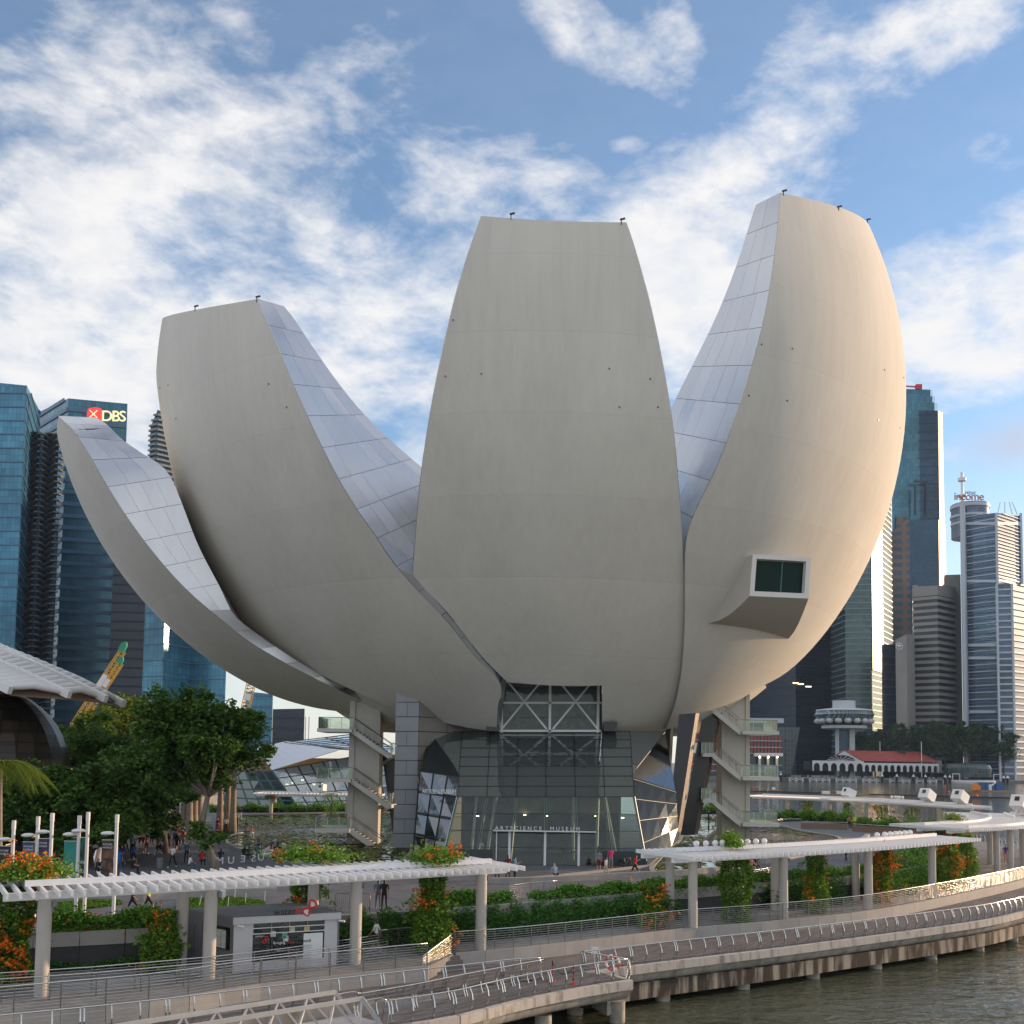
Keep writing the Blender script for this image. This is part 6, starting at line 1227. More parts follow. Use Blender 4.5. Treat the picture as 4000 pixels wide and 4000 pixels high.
vine('bushy flowering vine climbing by the white-shirted walker', 1690, Z_PROM, 2.9, 53.2, 1.15, 4800, 90, (1615, 1780, 3340))
vine('vine tumbling over the dark wall beside the kiosk', 640, Z_PROM, 1.5, 47.9, 1.05, 3000, 45)
vine('slim vine with an orange blossom spray before the entrance forecourt', 2545, Z_PROM, 1.5, 62.2, .95, 2600, 80)
vine('tall green vine under the lamp row of the second pergola', 2875, Z_PROM, 3.2, 65.0, 1.35, 4600, 36, (2825, 2880, 3290), 3.5)
vine('vine with orange tips beside the planting bed', 3185, Z_PROM, 2.6, 69.0, 1.0, 3000, 60); vine('vine thick with red-orange blossom on the second pergola', 3440, Z_PROM, 2.9, 74.5, .95, 2600, 330)
vine('leafy vine with scattered blossom at the far end of the second pergola', 3705, Z_PROM, 2.6, 82.5, 1.15, 3400, 190); vine('dense vine wrapped round the last column of the second pergola', 3775, Z_PROM, 3.0, 86.5, 1.05, 3200, 20)
vine('hanging vine patch on the curved pergola', 3725, 1.6, 3.2, 98, .7, 900, 40, (3690, 3760, 3205), 3.55)
vine('vine on a far pergola column by the flowering hedge', 3160, 0, 3.0, 158, 1.1, 900, 30); vine('vine beside the pair of far columns', 3315, 0, 2.9, 153, .9, 700, 10); vine('vine with red flowers on a far column near the curved path', 3445, 0, 3.0, 147, 1.0, 800, 50); vine('narrow vine on the last far column', 3565, 0, 3.0, 140, .9, 700, 8); vine('small flower patch on the short pergola by the crystal pavilion', 1045, 2.2, 2.9, 156, .8, 300, 40)
vine('round green shrub vine beside the stair tower pond', 1285, 0, 3.4, 150, 1.6, 900, 0)
# ---- lawns
def lawn(pxs, n):
    pts = [onz(x, y, .015) for x, y in pxs]; o = thing('lawn', None, None, tuple(pts[0])); o['kind'] = 'stuff'; m = MB(); m.poly([p for p in pts]); m.build('turf', mat('turf', (.05, .11, .02), .9, col2=(.035, .08, .015), scale=2), o)
    xs = [p.x for p in pts]; ys = [p.y for p in pts]; out = []
    while len(out) < n:
        x, y = random.uniform(min(xs), max(xs)), random.uniform(min(ys), max(ys)); c = False
        for i in range(len(pts)):
            a, b = pts[i], pts[i - 1]
            if (a.y > y) != (b.y > y) and x < (b.x - a.x) * (y - a.y) / (b.y - a.y) + a.x: c = not c
        if c: out.append((x, y, .06))
    leaves('blades', out, .2, LF_grass, o, up=1.0, kind='stuff')
lawn([(205, 3530), (330, 3515), (470, 3518), (480, 3532), (330, 3552), (215, 3556)], 2500); lawn([(680, 3545), (720, 3512), (900, 3505), (1030, 3520), (1040, 3535), (900, 3560), (700, 3570)], 3500)
# ---- lily ponds
M_kerb = mat('pale_pond_kerb', (.36, .34, .31), .8, col2=(.30, .28, .26), scale=1)
def pond(name, pxs, npads, dense, kerb=True):
    pts = catmull([onz(x, y, .02) for x, y in pxs + pxs[:1]], 6)[:-1]; m = MB(); m.poly(pts); tag(m.build(name, M_pond), kind='structure')
    if kerb: m = MB(); m.strip([Vector((p.x, p.y, 0)) for p in pts] + [Vector((pts[0].x, pts[0].y, 0))], .4, .14); tag(m.build('pond_kerb', M_kerb), kind='structure')
    xs = [p.x for p in pts]; ys = [p.y for p in pts]; C = []
    def inside(x, y):
        c = False
        for i in range(len(pts)):
            a, b = pts[i], pts[i - 1]
            if (a.y > y) != (b.y > y) and x < (b.x - a.x) * (y - a.y) / (b.y - a.y) + a.x: c = not c
        return c
    seeds = [(random.uniform(min(xs), max(xs)), random.uniform(min(ys), max(ys))) for _ in range(dense)]
    V = []; F = []; k = 0; tries = 0
    while k < npads and tries < npads * 6:
        tries += 1; s = random.choice(seeds); x, y = s[0] + random.gauss(0, 3.5), s[1] + random.gauss(0, 3.0)
        if not inside(x, y): continue
        r = random.uniform(.14, .34); o = len(V); a0 = random.random() * 6; tx, ty = random.gauss(0, .04), random.gauss(0, .04)
        V += [(x + r * math.cos(a0 + q * .98), y + r * math.sin(a0 + q * .98), .035 + .03 * random.random() + r * (tx * math.cos(a0 + q) + ty * math.sin(a0 + q))) for q in range(7)]; F.append(tuple(range(o, o + 7))); k += 1
    mm = MB(); mm.add(V, F); tag(mm.build('lily_pads', LF_lily), kind='stuff')
    return pts
pond('lily_pond', [(860, 3185), (1150, 3180), (1560, 3180), (1620, 3260), (1590, 3352), (1480, 3392), (1200, 3380), (1030, 3345), (900, 3300), (850, 3240)], 5200, 46)
pond('lily_pond', [(2640, 3195), (2820, 3192), (3000, 3215), (3130, 3246), (3280, 3275), (3180, 3310), (3000, 3360), (2800, 3395), (2620, 3408), (2545, 3398), (2600, 3330), (2660, 3270)], 2200, 20)
# ================================================================== people
def body_mesh(name, J, seg, shorts=True):
    """J: joint name -> (x, y, z, radius); one continuous skinned body; front is -y"""
    me = bpy.data.meshes.new(name); keys = list(J); idx = {k: i for i, k in enumerate(keys)}
    me.from_pydata([J[k][:3] for k in keys], [(idx[a], idx[b]) for a, b, c in seg], [])
    ob = bpy.data.objects.new(name, me); COL.objects.link(ob); md = ob.modifiers.new('skin', 'SKIN'); md.use_smooth_shade = True
    sv = me.skin_vertices[0].data if len(me.skin_vertices) else None
    if sv is None:
        bpy.context.view_layer.objects.active = ob; sv = me.skin_vertices[0].data
    for k in keys: r = J[k][3]; sv[idx[k]].radius = r if isinstance(r, tuple) else (r, r); sv[idx[k]].use_root = (k == 'pelvis')
    s = ob.modifiers.new('sub', 'SUBSURF'); s.levels = 1; s.render_levels = 1
    dg = bpy.context.evaluated_depsgraph_get(); out = bpy.data.meshes.new_from_object(ob.evaluated_get(dg)); bpy.data.objects.remove(ob)
    S = [(Vector(J[a][:3]), Vector(J[b][:3]), c) for a, b, c in seg]
    def near(p):
        best = (9, 0)
        for a, b, c in S:
            ab = b - a; t = max(0, min(1, (p - a).dot(ab) / max(ab.length_squared, 1e-9))); d = (p - (a + ab * t)).length
            if d < best[0]: best = (d, c)
        return best[1]
    out.materials.clear()
    for k in range(6): out.materials.append(M_grey)
    hd = Vector(J['head'][:3])
    for p in out.polygons:
        c = near(Vector(p.center)); q = Vector(p.center)
        if c == 2 and q.z > hd.z - .16 and (q.z > hd.z + .035 or q.y > hd.y + .015): c = 3
        p.material_index = c; p.use_smooth = True
    return out
SEG = [('pelvis', 'waist', 0), ('waist', 'chest', 0), ('chest', 'neck', 0), ('neck', 'chin', 2), ('chin', 'head', 2), ('head', 'crown', 3), ('chin', 'nose', 2)]
for s in 'lr':
    SEG += [('chest', s + 'sh', 0), (s + 'sh', s + 'el', 0), (s + 'el', s + 'wr', 2), (s + 'wr', s + 'hand', 2), (s + 'hand', s + 'tip', 2), (s + 'wr', s + 'thumb', 2), ('pelvis', s + 'hip', 1), (s + 'hip', s + 'kn', 1), (s + 'kn', s + 'an', 5), (s + 'an', s + 'toe', 4)]
def pose(lleg=0, rleg=0, lkn=0, rkn=0, larm=0, rarm=0, lel=.15, rel=.15, lean=0, sit=False, spread=.10, fem=False):
    """leg and arm swings in radians, forward positive (front is -y)"""
    zp = .94 if not sit else .50
    J = {'pelvis': (0, 0, zp, (.145, .115)), 'waist': (0, -lean * .15, zp + .16, (.125, .095) if not fem else (.11, .09)), 'chest': (0, -lean * .32, zp + .36, (.155, .11)), 'neck': (0, -lean * .45, zp + .53, .058), 'chin': (0, -lean * .5 - .015, zp + .60, .066), 'head': (0, -lean * .53 - .005, zp + .69, (.078, .092)), 'crown': (0, -lean * .55 + .01, zp + .755, .07), 'nose': (0, -lean * .53 - .10, zp + .655, .015)}
    for s, sg, lg, kn, ar, el in (('l', -1, lleg, lkn, larm, lel), ('r', 1, rleg, rkn, rarm, rel)):
        hx = sg * .095; hz = zp - .04
        if sit: kx, ky, kz = sg * .14, -.44, .49; ax, ay, az = sg * .13, -.46, .07
        else:
            ky, kz = -.43 * math.sin(lg), hz - .43 * math.cos(lg); a = lg - kn; ky2, kz2 = ky - .43 * math.sin(a), kz - .43 * math.cos(a); kx, ax, ay, az = sg * (.09 + spread * .2), sg * (.09 + spread * .4), ky2, kz2
        J[s + 'hip'] = (hx, 0, hz, .088); J[s + 'kn'] = (kx, ky, kz, .060); J[s + 'an'] = (ax, ay, az, .042); J[s + 'toe'] = (ax + sg * .02, ay - .17, az - .035, .038)
        sx, sy, sz = sg * .19, J['chest'][1], zp + .47; ex, ey, ez = sg * .235, sy - .28 * math.sin(ar), sz - .28 * math.cos(ar); a = ar + el; wx, wy, wz = sg * .24, ey - .25 * math.sin(a), ez - .25 * math.cos(a)
        hx_, hy_, hz_ = wx, wy - .09 * math.sin(a), wz - .09 * math.cos(a)
        J[s + 'sh'] = (sx, sy, sz, .062); J[s + 'el'] = (ex, ey, ez, .042); J[s + 'wr'] = (wx, wy, wz, .028); J[s + 'hand'] = (hx_, hy_, hz_, (.022, .036)); J[s + 'tip'] = (hx_ - sg * .01, hy_ - .07 * math.sin(a + .3), hz_ - .07 * math.cos(a + .3), (.012, .026)); J[s + 'thumb'] = (wx - sg * .02, wy - .075 * math.sin(a) - .035, wz - .07 * math.cos(a), .011)
    low = min(v[2] - (v[3] if not isinstance(v[3], tuple) else v[3][0]) for k, v in J.items() if k.endswith('an') or k.endswith('toe'))
    return {k: (v[0], v[1], v[2] - low, v[3]) for k, v in J.items()}
POSES = {'stand': pose(.03, -.03, 0, 0, .05, -.05), 'walk': pose(.38, -.32, .08, .30, -.35, .35, .25, .45), 'walk2': pose(-.30, .36, .35, .06, .32, -.30, .4, .2), 'run': pose(.65, -.45, .45, 1.0, -.6, .6, 1.4, 1.4, .18), 'phone': pose(.05, -.02, 0, 0, .5, .1, 1.5, .2), 'sit': pose(sit=True, larm=.45, rarm=.35, lel=.7, rel=.9, lean=.25), 'sitback': pose(sit=True, larm=-.4, rarm=-.4, lel=.1, rel=.1, lean=-.35), 'hips': pose(.02, .02, 0, 0, -.2, -.2, .9, .9, spread=.3)}
BODY = {k: body_mesh('body_' + k, v, SEG) for k, v in POSES.items()}
CLR = {'red': (.50, .02, .02), 'maroon': (.16, .02, .03), 'black': (.012, .012, .014), 'navy': (.015, .02, .05), 'slate': (.10, .13, .17), 'teal': (.05, .20, .22), 'pink': (.55, .22, .22), 'hot pink': (.75, .04, .22), 'salmon': (.45, .20, .15), 'tan': (.36, .20, .11), 'white': (.72, .72, .72), 'blue': (.03, .13, .38), 'purple': (.09, .04, .22), 'green': (.03, .09, .05), 'yellow': (.55, .85, .02), 'grey': (.22, .23, .25), 'denim': (.06, .11, .2), 'cream': (.5, .45, .36), 'light blue': (.25, .38, .52), 'striped grey': (.3, .34, .36)}
def cmat(c): return mat(c.replace(' ', '_') + '_cloth', CLR[c], .85)
SKIN = [mat('skin_%d' % i, c, .6) for i, c in enumerate([(.42, .24, .16), (.34, .18, .11), (.50, .30, .21)])]; HAIR = [mat('hair_%d' % i, c, .5) for i, c in enumerate([(.012, .010, .009), (.03, .018, .012), (.30, .20, .10), (.35, .34, .33)])]; SHOE = [mat('shoe_dark', (.03, .03, .03), .7), mat('shoe_white', (.65, .65, .65), .7)]
def person(i, px, py, ang, ps, top, low, act, long=False, z=0.0, hair=None, h=1.0, seat=0.0, Y=None):
    p = onz(px, py, z) if Y is None else Vector((at(px, py, Y).x, Y, z))
    o = bpy.data.objects.new('person', BODY[ps]); COL.objects.link(o); o.location = (p.x, p.y, z + seat); o.rotation_euler = (0, 0, R(ang)); s = h * random.uniform(.95, 1.04); o.scale = (s, s, s)
    sk = SKIN[i % 3]; ms = [cmat(top), cmat(low), sk, HAIR[hair if hair is not None else (0 if i % 4 else 1)], SHOE[i % 2], cmat(low) if long else sk]
    for k, mm in enumerate(ms): o.material_slots[k].link = 'OBJECT'; o.material_slots[k].material = mm
    tag(o, 'person in %s top and %s %s, %s' % (top, low, 'trousers' if long else 'shorts', act), 'person', 'visitors on the plaza and promenade')
    if top == 'yellow' or (low == 'black' and top in ('black',) and ps == 'run'): pass
    return o
away, toward = 180, 0
PP = [
 (506, 3270, away, 'walk', 'red', 'black', 'walking off towards the palms'), (532, 3270, away, 'hips', 'maroon', 'black', 'hands on hips near the palms'), (554, 3252, away, 'walk2', 'slate', 'black', 'walking under the trees'), (574, 3262, away, 'walk', 'teal', 'denim', 'strolling beside a figure in black', True), (590, 3265, away, 'walk2', 'black', 'black', 'striding towards the palm row'),
 (624, 3255, away, 'walk', 'pink', 'black', 'at the first royal palm'), (640, 3257, away, 'stand', 'black', 'black', 'small between the first palms'), (660, 3265, toward, 'run', 'black', 'navy', 'jogging past the palms'), (681, 3291, away, 'walk', 'navy', 'slate', 'walking away in the crowd', True), (699, 3291, away, 'stand', 'salmon', 'salmon', 'standing by the palm trunks'),
 (620, 3278, away, 'stand', 'black', 'slate', 'hidden behind the tan-shirted walker'), (618, 3339, toward, 'walk', 'tan', 'black', 'walking across the plaza'), (641, 3304, toward, 'walk2', 'slate', 'teal', 'coming through the crowd'), (655, 3327, away, 'walk', 'navy', 'black', 'walking away across the plaza'), (689, 3324, away, 'walk2', 'black', 'black', 'walking away near the ramp rail'),
 (522, 3317, toward, 'stand', 'white', 'black', 'facing the bay beside a couple', True), (548, 3328, toward, 'walk', 'black', 'white', 'walking arm in arm', True), (559, 3331, toward, 'walk2', 'black', 'white', 'walking arm in arm'), (519, 3376, away, 'run', 'blue', 'black', 'jogging off across the plaza'), (673, 3389, toward, 'walk', 'white', 'black', 'walking past the litter bin', True),
 (728, 3372, toward, 'phone', 'denim', 'black', 'holding a phone beside the bin', True), (737, 3402, 120, 'sit', 'white', 'denim', 'sitting on the pond ledge', True), (786, 3384, away, 'sit', 'red', 'black', 'sitting on the pond ledge', True), (860, 3374, away, 'sit', 'navy', 'blue', 'sitting behind the upright letters', True), (513, 3412, 100, 'sit', 'black', 'black', 'sitting low at the pergola', True),
 (937, 3204, toward, 'walk', 'black', 'white', 'alone on the far pond path', True), (963, 3247, away, 'stand', 'striped grey', 'black', 'in the group by the pond'), (981, 3270, away, 'sit', 'pink', 'white', 'in the group by the pond', True), (924, 3243, toward, 'stand', 'black', 'navy', 'in the group by the pond', True), (849, 3255, toward, 'stand', 'maroon', 'maroon', 'behind the eighth royal palm', True), (882, 3250, away, 'stand', 'white', 'black', 'between the last royal palms', True),
 (953, 3362, away, 'sit', 'black', 'black', 'sitting behind the letter E', True), (972, 3360, away, 'sit', 'green', 'black', 'sitting behind the letter S', True), (1003, 3352, away, 'sit', 'slate', 'slate', 'sitting near the letter U', True), (1012, 3318, away, 'sit', 'slate', 'navy', 'sitting on the pond steps', True), (1057, 3330, 90, 'sit', 'blue', 'black', 'sitting on the pond steps', True), (1080, 3332, 90, 'sit', 'green', 'black', 'sitting on the pond steps', True), (1104, 3336, 60, 'sit', 'white', 'black', 'sitting on the pond steps', True), (1068, 3372, 60, 'sit', 'teal', 'black', 'sitting by the vine mound', True),
 (225, 3417, away, 'stand', 'black', 'black', 'long dress beside a red shirt', True), (250, 3414, away, 'stand', 'maroon', 'grey', 'half hidden behind a red shirt'), (259, 3427, toward, 'walk', 'red', 'black', 'walking between the banners'), (163, 3399, toward, 'stand', 'purple', 'black', 'behind the banner poles', True), (106, 3370, away, 'walk', 'white', 'black', 'leaning at the shop front', True), (412, 3331, away, 'stand', 'black', 'black', 'bare-shouldered under the low branch'), (474, 3381, toward, 'walk', 'purple', 'navy', 'running past the last banner'), (489, 3331, away, 'walk', 'green', 'black', 'backpacker walking away', True), (463, 3409, away, 'stand', 'blue', 'blue', 'beside the last banner pole', True), (375, 3422, 90, 'sit', 'navy', 'navy', 'crouching before the mirror sculpture', True),
 (515, 3572, 150, 'run', 'black', 'black', 'jogging behind the hedge'), (577, 3566, 80, 'run', 'yellow', 'black', 'jogging in neon behind the hedge'), (1476, 3551, away, 'stand', 'slate', 'slate', 'long grey dress, one of a pair', True), (1500, 3556, away, 'stand', 'black', 'black', 'long black dress, one of a pair', True),
 (2010, 3434, 90, 'phone', 'light blue', 'black', 'looking down on the forecourt', True), (1942, 3436, away, 'stand', 'black', 'navy', 'standing at the forecourt edge', True), (1983, 3434, 160, 'stand', 'maroon', 'navy', 'standing at the forecourt edge', True), (2339, 3406, away, 'stand', 'grey', 'maroon', 'wearing a helmet beside the bicycles'), (2386, 3397, away, 'phone', 'hot pink', 'grey', 'talking beside the bicycles'), (2367, 3432, 90, 'walk', 'white', 'cream', 'passing the forecourt kerb', True), (2168, 3440, 30, 'sitback', 'light blue', 'black', 'grey-haired, leaning back on the forecourt wall'), (2479, 3426, 90, 'run', 'red', 'black', 'running along the forecourt'), (2731, 3412, away, 'walk', 'purple', 'navy', 'behind the second pergola column', True),
 (2947, 3402, 30, 'sit', 'black', 'black', 'sitting on the pond edge', True), (2932, 3408, 20, 'sit', 'pink', 'tan', 'sitting on the pond edge'), (3305, 3364, away, 'walk', 'navy', 'navy', 'walking round the curved path', True), (3329, 3367, away, 'walk2', 'white', 'light blue', 'walking round the curved path'), (3458, 3344, away, 'stand', 'tan', 'black', 'seated pair by the flowering vine', True), (3481, 3344, away, 'stand', 'salmon', 'black', 'seated pair by the flowering vine', True), (3318, 3236, away, 'stand', 'tan', 'black', 'in the gap of the far hedge', True), (3339, 3236, toward, 'stand', 'yellow', 'grey', 'in the gap of the far hedge', True), (3929, 3370, toward, 'stand', 'purple', 'salmon', 'between the columns of the curved pergola'),
 (2734, 3216, away, 'sit', 'cream', 'black', 'by the pond beyond the black columns', True), (2768, 3214, 90, 'stand', 'black', 'black', 'by the pond beyond the black columns', True), (2782, 3216, 90, 'sit', 'white', 'navy', 'by the pond beyond the black columns', True), (2635, 3212, 90, 'walk', 'tan', 'grey', 'by the pond beyond the black columns', True)]
for i, q in enumerate(PP):
    px, py, ang, ps, top, low, act = q[:7]; lg = q[7] if len(q) > 7 else False
    person(i, px, py, ang + (random.uniform(-18, 18) if ps != 'sit' else 0), ps, top, low, act, lg, hair=3 if 'grey-haired' in act else None)
person(1, 1468, 3720, 255, 'walk', 'white', 'black', 'walking along the promenade past the kiosk', z=Z_PROM)
tops = [c for c in CLR if c not in ('yellow', 'hot pink', 'striped grey')]; acts = ['strolling in the crowd under the trees', 'standing in the crowd by the palms', 'walking in the crowd towards the bay']
rp = random.Random(21)
for j in range(34):
    c1 = tops[(j * 5) % len(tops)]; c2 = ['black', 'denim', 'grey', 'white', 'navy'][(j * 3) % 5]; px, py = rp.uniform(430, 720), rp.uniform(3248, 3345)
    person(j, px, py, rp.choice((0, 180)) + rp.uniform(-40, 40), rp.choice(('walk', 'walk2', 'stand', 'phone')), c1, c2, acts[j % 3], j % 2 == 0)
for px, py, Y, c1, c2, ps in ((1878, 3300, 89, 'white', 'cream', 'stand'), (1940, 3300, 88, 'black', 'black', 'stand'), (2345, 3330, 87.5, 'navy', 'black', 'stand'), (2200, 3330, 90, 'maroon', 'black', 'sit'), (2240, 3330, 90.5, 'black', 'black', 'sit'), (2130, 3330, 91, 'tan', 'black', 'stand')):
    person(2, px, py, 0, ps, c1, c2, 'inside the glass entrance hall', True, Y=Y, z=.03)
# ================================================================== street furniture and small things
# banner poles
M_pole = mat('white_pole', (.70, .70, .69), .4); BAN = [mat('banner_%d' % i, c, .8, col2=c2, scale=2.2, contrast=(.45, .6)) for i, (c, c2) in enumerate([((.03, .03, .035), (.06, .03, .03)), ((.04, .07, .16), (.16, .16, .14)), ((.05, .045, .09), (.10, .07, .16)), ((.03, .24, .22), (.04, .28, .25)), ((.02, .14, .08), (.03, .02, .03)), ((.035, .03, .035), (.22, .11, .05))])]
POLES = [(55, 3205, 38, 'dark', 0), (150, 3189, 130, 'blue', 1), (205, 3176, 190, 'violet', 2), (311, 3186, 293, 'teal', 3), (345, 3172, 330, 'green', 4), (458, 3182, 440, 'bronze', 5)]
for i, (px, pyt, pxb, cn, bi) in enumerate(POLES):
    b = onz(pxb, 3585, 0); Yp_ = b.y; t = at(px, pyt, Yp_); L_ = thing('banner_pole', 'white lamp pole with side lamp carrying a %s banner' % cn, 'lamp pole', tuple(b), 'banner poles on the west plaza')
    m = MB(); m.tube([(t.x, Yp_, 0), (t.x, Yp_, t.z - .45)], .095, 10); m.build('pole', M_pole, L_, smooth=40); m = MB(); m.tube([(t.x, Yp_, t.z - .45), (t.x, Yp_, t.z)], .11, 10); m.build('pole_top', mat('frosted_lantern', (.75, .72, .68), .5), L_, smooth=40)
    zl = t.z - 1.05; m = MB(); m.bar((t.x, Yp_, zl), (t.x - .75, Yp_, zl), .05, .05); m.build('arm', M_pole, L_); m = MB(); m.sphere((t.x - .5, Yp_, zl + .03), .36, 12, 6, .32); m.build('lamp_head', M_pole, L_, smooth=True)
    x0, x1 = t.x - .78, t.x - .12; m = MB(); m.slab([(x0, Yp_, zl - 2.7), (x1, Yp_, zl - 2.7), (x1, Yp_, zl - .35), (x0, Yp_, zl - .35)], .02); m.build('banner', BAN[bi], L_)
    for z in (zl - .33, zl - 2.72): m = MB(); m.bar((t.x, Yp_, z), (x0, Yp_, z), .03, .03); m.build('banner_arm', M_pole, L_)
    words = {3: ('WON', 'DER', 'LAND'), 4: ('WON', 'DER', 'LAND'), 0: ('FUTURE', 'WORLD', ''), 1: ('FUTURE', 'WORLD', ''), 2: ('FUTURE', 'WORLD', ''), 5: ('FUTURE', 'WORLD', '')}[bi]
    for j, w in enumerate(words):
        if w: text_obj(w, 'banner_lettering', M_wl, .24 if bi in (3, 4) else .14, (x0 + .06, Yp_ - .015, (zl - 1.75 - .24 * j) if bi in (3, 4) else (zl - .62 - .17 * j)), facing((1, 0)), .003, L_)
# mirror sculpture
c = onz(395, 3422, 0); S_ = thing('mirror_sculpture', 'leaning mirror-finish leaf sculpture on the plaza', 'sculpture', tuple(c)); m = MB(); k = c.y / FPX
pts = [(-40, 70), (-36, 95), (-20, 108), (8, 104), (30, 82), (40, 60), (36, 20), (10, 0), (-14, 4), (-30, 36)]; m.slab([(c.x + x * k, c.y + y * k * .25, y * k) for x, y in reversed(pts)], .18); m.build('mirror_plate', mat('mirror_steel', (.5, .5, .5), .04, 1.0), S_)
m = MB(); m.tube([(c.x + x * k, c.y + y * k * .25 - .05, y * k) for x, y in ((38, 62), (15, 62), (-8, 30), (0, 2))], .03, 5); m.build('rim', M_steelrail, S_)
# litter bins, speaker, posts
for label, px, py in (('slatted litter bin beside the white-shirted walker', 624, 3390), ('slatted litter bin behind the woman with a phone', 746, 3372)):
    p = onz(px, py, 0); B_ = thing('litter_bin', label, 'bin', tuple(p)); m = MB(); m.lathe((p.x, p.y, 0), [(.20, 0), (.22, .75)], 14); m.build('drum', mat('bin_drum', (.32, .31, .30), .5), B_, smooth=40)
    for j in range(14): a = 2 * math.pi * j / 14; m = MB(); m.bar((p.x + .23 * math.cos(a), p.y + .23 * math.sin(a), 0), (p.x + .24 * math.cos(a), p.y + .24 * math.sin(a), .78), .05, .03); m.build('slat', M_grey, B_)
p = onz(870, 3520, 0); m = MB(); m.box((p.x, p.y, .45), (.32, .22, .42), .3); m.bar((p.x, p.y, 0), (p.x, p.y, .3), .04, .04); tag(m.build('garden_speaker', M_wl), 'pale box loudspeaker on the lawn by the kiosk', 'speaker')
for i, (px, py) in enumerate([(724, 3520), (778, 3540), (916, 3512), (890, 3545), (958, 3530), (1033, 3520)]):
    p = onz(px, py, 0); m = MB(); m.tube([(p.x, p.y, 0), (p.x + (.12 if i == 1 else .03), p.y, .62)], .022, 6); tag(m.build('lawn_stake', M_pole), '%s thin white stake round the lawn behind the kiosk, some leaning' % ORD[i] if i != 1 else 'leaning white stake on the lawn behind the kiosk', 'stake', 'stakes round the lawn')
# upright letters seen from behind
LS = thing('museum_letters', 'row of white upright letters at the pond edge seen from behind', 'letter sign', tuple(onz(960, 3365, 0)))
seq = [(862, 3376, 'M'), (904, 3374, 'U'), (947, 3368, 'E'), (987, 3366, 'S'), (1021, 3362, 'U'), (1060, 3358, 'M'), (1100, 3352, 'E'), (1124, 3346, 'C'), (1146, 3342, 'N'), (1166, 3338, 'E'), (1180, 3335, 'I'), (1198, 3332, 'C'), (1216, 3330, 'S'), (1232, 3328, 'T'), (1248, 3326, 'R'), (1264, 3324, 'A')]
for px, py, ch in seq: p = onz(px, py, .05); text_obj(ch, 'letter', M_wl, .82, (p.x + .25, p.y, .06), facing((-1, 0)), .06, LS)
# benches on the promenade
M_bw2 = mat('bench_timber', (.22, .14, .085), .7, col2=(.15, .095, .06), scale=3, vs=(.3, 3, 3))
for label, px, py, w in (('slatted timber bench by the dark wall behind a column', 2668, 3570, 1.6), ('slatted timber bench beside the planting bed', 3300, 3512, 1.9)):
    p = onz(px, py, Z_PROM); B_ = thing('timber_bench', label, 'bench', tuple(p))
    for j in range(5): m = MB(); m.bar((p.x - w / 2, p.y + .12 * j, Z_PROM + .46), (p.x + w / 2, p.y + .12 * j + .3, Z_PROM + .46), .10, .05); m.build('slat', M_bw2, B_)
    for j in range(3): m = MB(); m.bar((p.x - w / 2, p.y - .08, Z_PROM + .12 + .14 * j), (p.x + w / 2, p.y + .22, Z_PROM + .12 + .14 * j), .04, .11); m.build('front_board', M_bw2, B_)
    for sx in (-.45, .45): m = MB(); m.box((p.x + sx * w, p.y + .3, Z_PROM + .2), (.1, .5, .4), .2); m.build('leg', M_grey, B_)
# forecourt low wall
pts = catmull([onz(x, y, 0) for x, y in ((1915, 3452), (2110, 3448), (2400, 3432), (2700, 3416), (2900, 3396))], 6); m = MB(); m.strip(pts, .45, .42); tag(m.build('forecourt_wall', M_kerb), 'long pale granite seat wall edging the museum forecourt', 'wall')
pts = catmull([onz(x, y, 0) for x, y in ((2060, 3437), (2300, 3412), (2480, 3392), (2540, 3386))], 6); m = MB(); m.strip(pts, .3, .18); tag(m.build('forecourt_kerb', M_kerb), 'slanting pale kerb crossing the forecourt to the pond', 'kerb')
pts = catmull([onz(x, y, 0) for x, y in ((2980, 3374), (3130, 3345), (3260, 3318), (3360, 3290), (3390, 3270))], 6); m = MB(); m.strip(pts, .5, .4); tag(m.build('pond_seat_wall', M_kerb), 'curved pale seat wall along the sunlit path', 'wall')
pts = catmull([onz(x, y, 0) for x, y in ((560, 3520), (700, 3512), (860, 3506), (1080, 3502))], 6); m = MB(); m.strip(pts, .35, .55); tag(m.build('lawn_wall', M_wall), 'low granite wall behind the lawn seen under the pergola', 'wall')
# low fences
fence('low cable fence on the wall by the tall planting', [onz(1990, 3520, 0), onz(2060, 3508, 0), onz(2175, 3498, 0)], 0.0, step=1.1, h=.95)
fence('cable fence on the wall beside the lone dark stone', [onz(2935, 3452, 0), onz(3010, 3440, 0)], 0.0, step=1.1, h=.95)
fence('ramp fence beyond the pale seat wall', [onz(3505, 3372, 0), onz(3570, 3352, 0)], 0.0, step=1.0, h=1.0)
fence('steel fence round the ramp by the lily pond', [onz(880, 3310, 0), onz(940, 3290, 0), onz(1100, 3288, 0)], 0.0, step=1.6, h=1.0, bars=4)
fence('steel fence along the lily pond footbridge', [onz(940, 3262, 0), onz(1180, 3266, 0), onz(1345, 3270, 0)], 0.0, step=2.2, h=1.0, bars=3)
fence('steel fence by the pond terrace under the stair tower', [onz(3020, 3236, 0), onz(3065, 3230, 0), onz(3130, 3230, 0)], 0.0, step=1.6, h=1.1, bars=3)
FR_ = [Vector((56.5, 104.5, Z_PROM)), Vector((60.3, 113, Z_PROM)), Vector((62.6, 124, Z_PROM)), Vector((62.5, 136, Z_PROM))]; curved_rail('bowed-post railing round the tip of the promenade', lower(catmull(FR_, 6), 1.0))
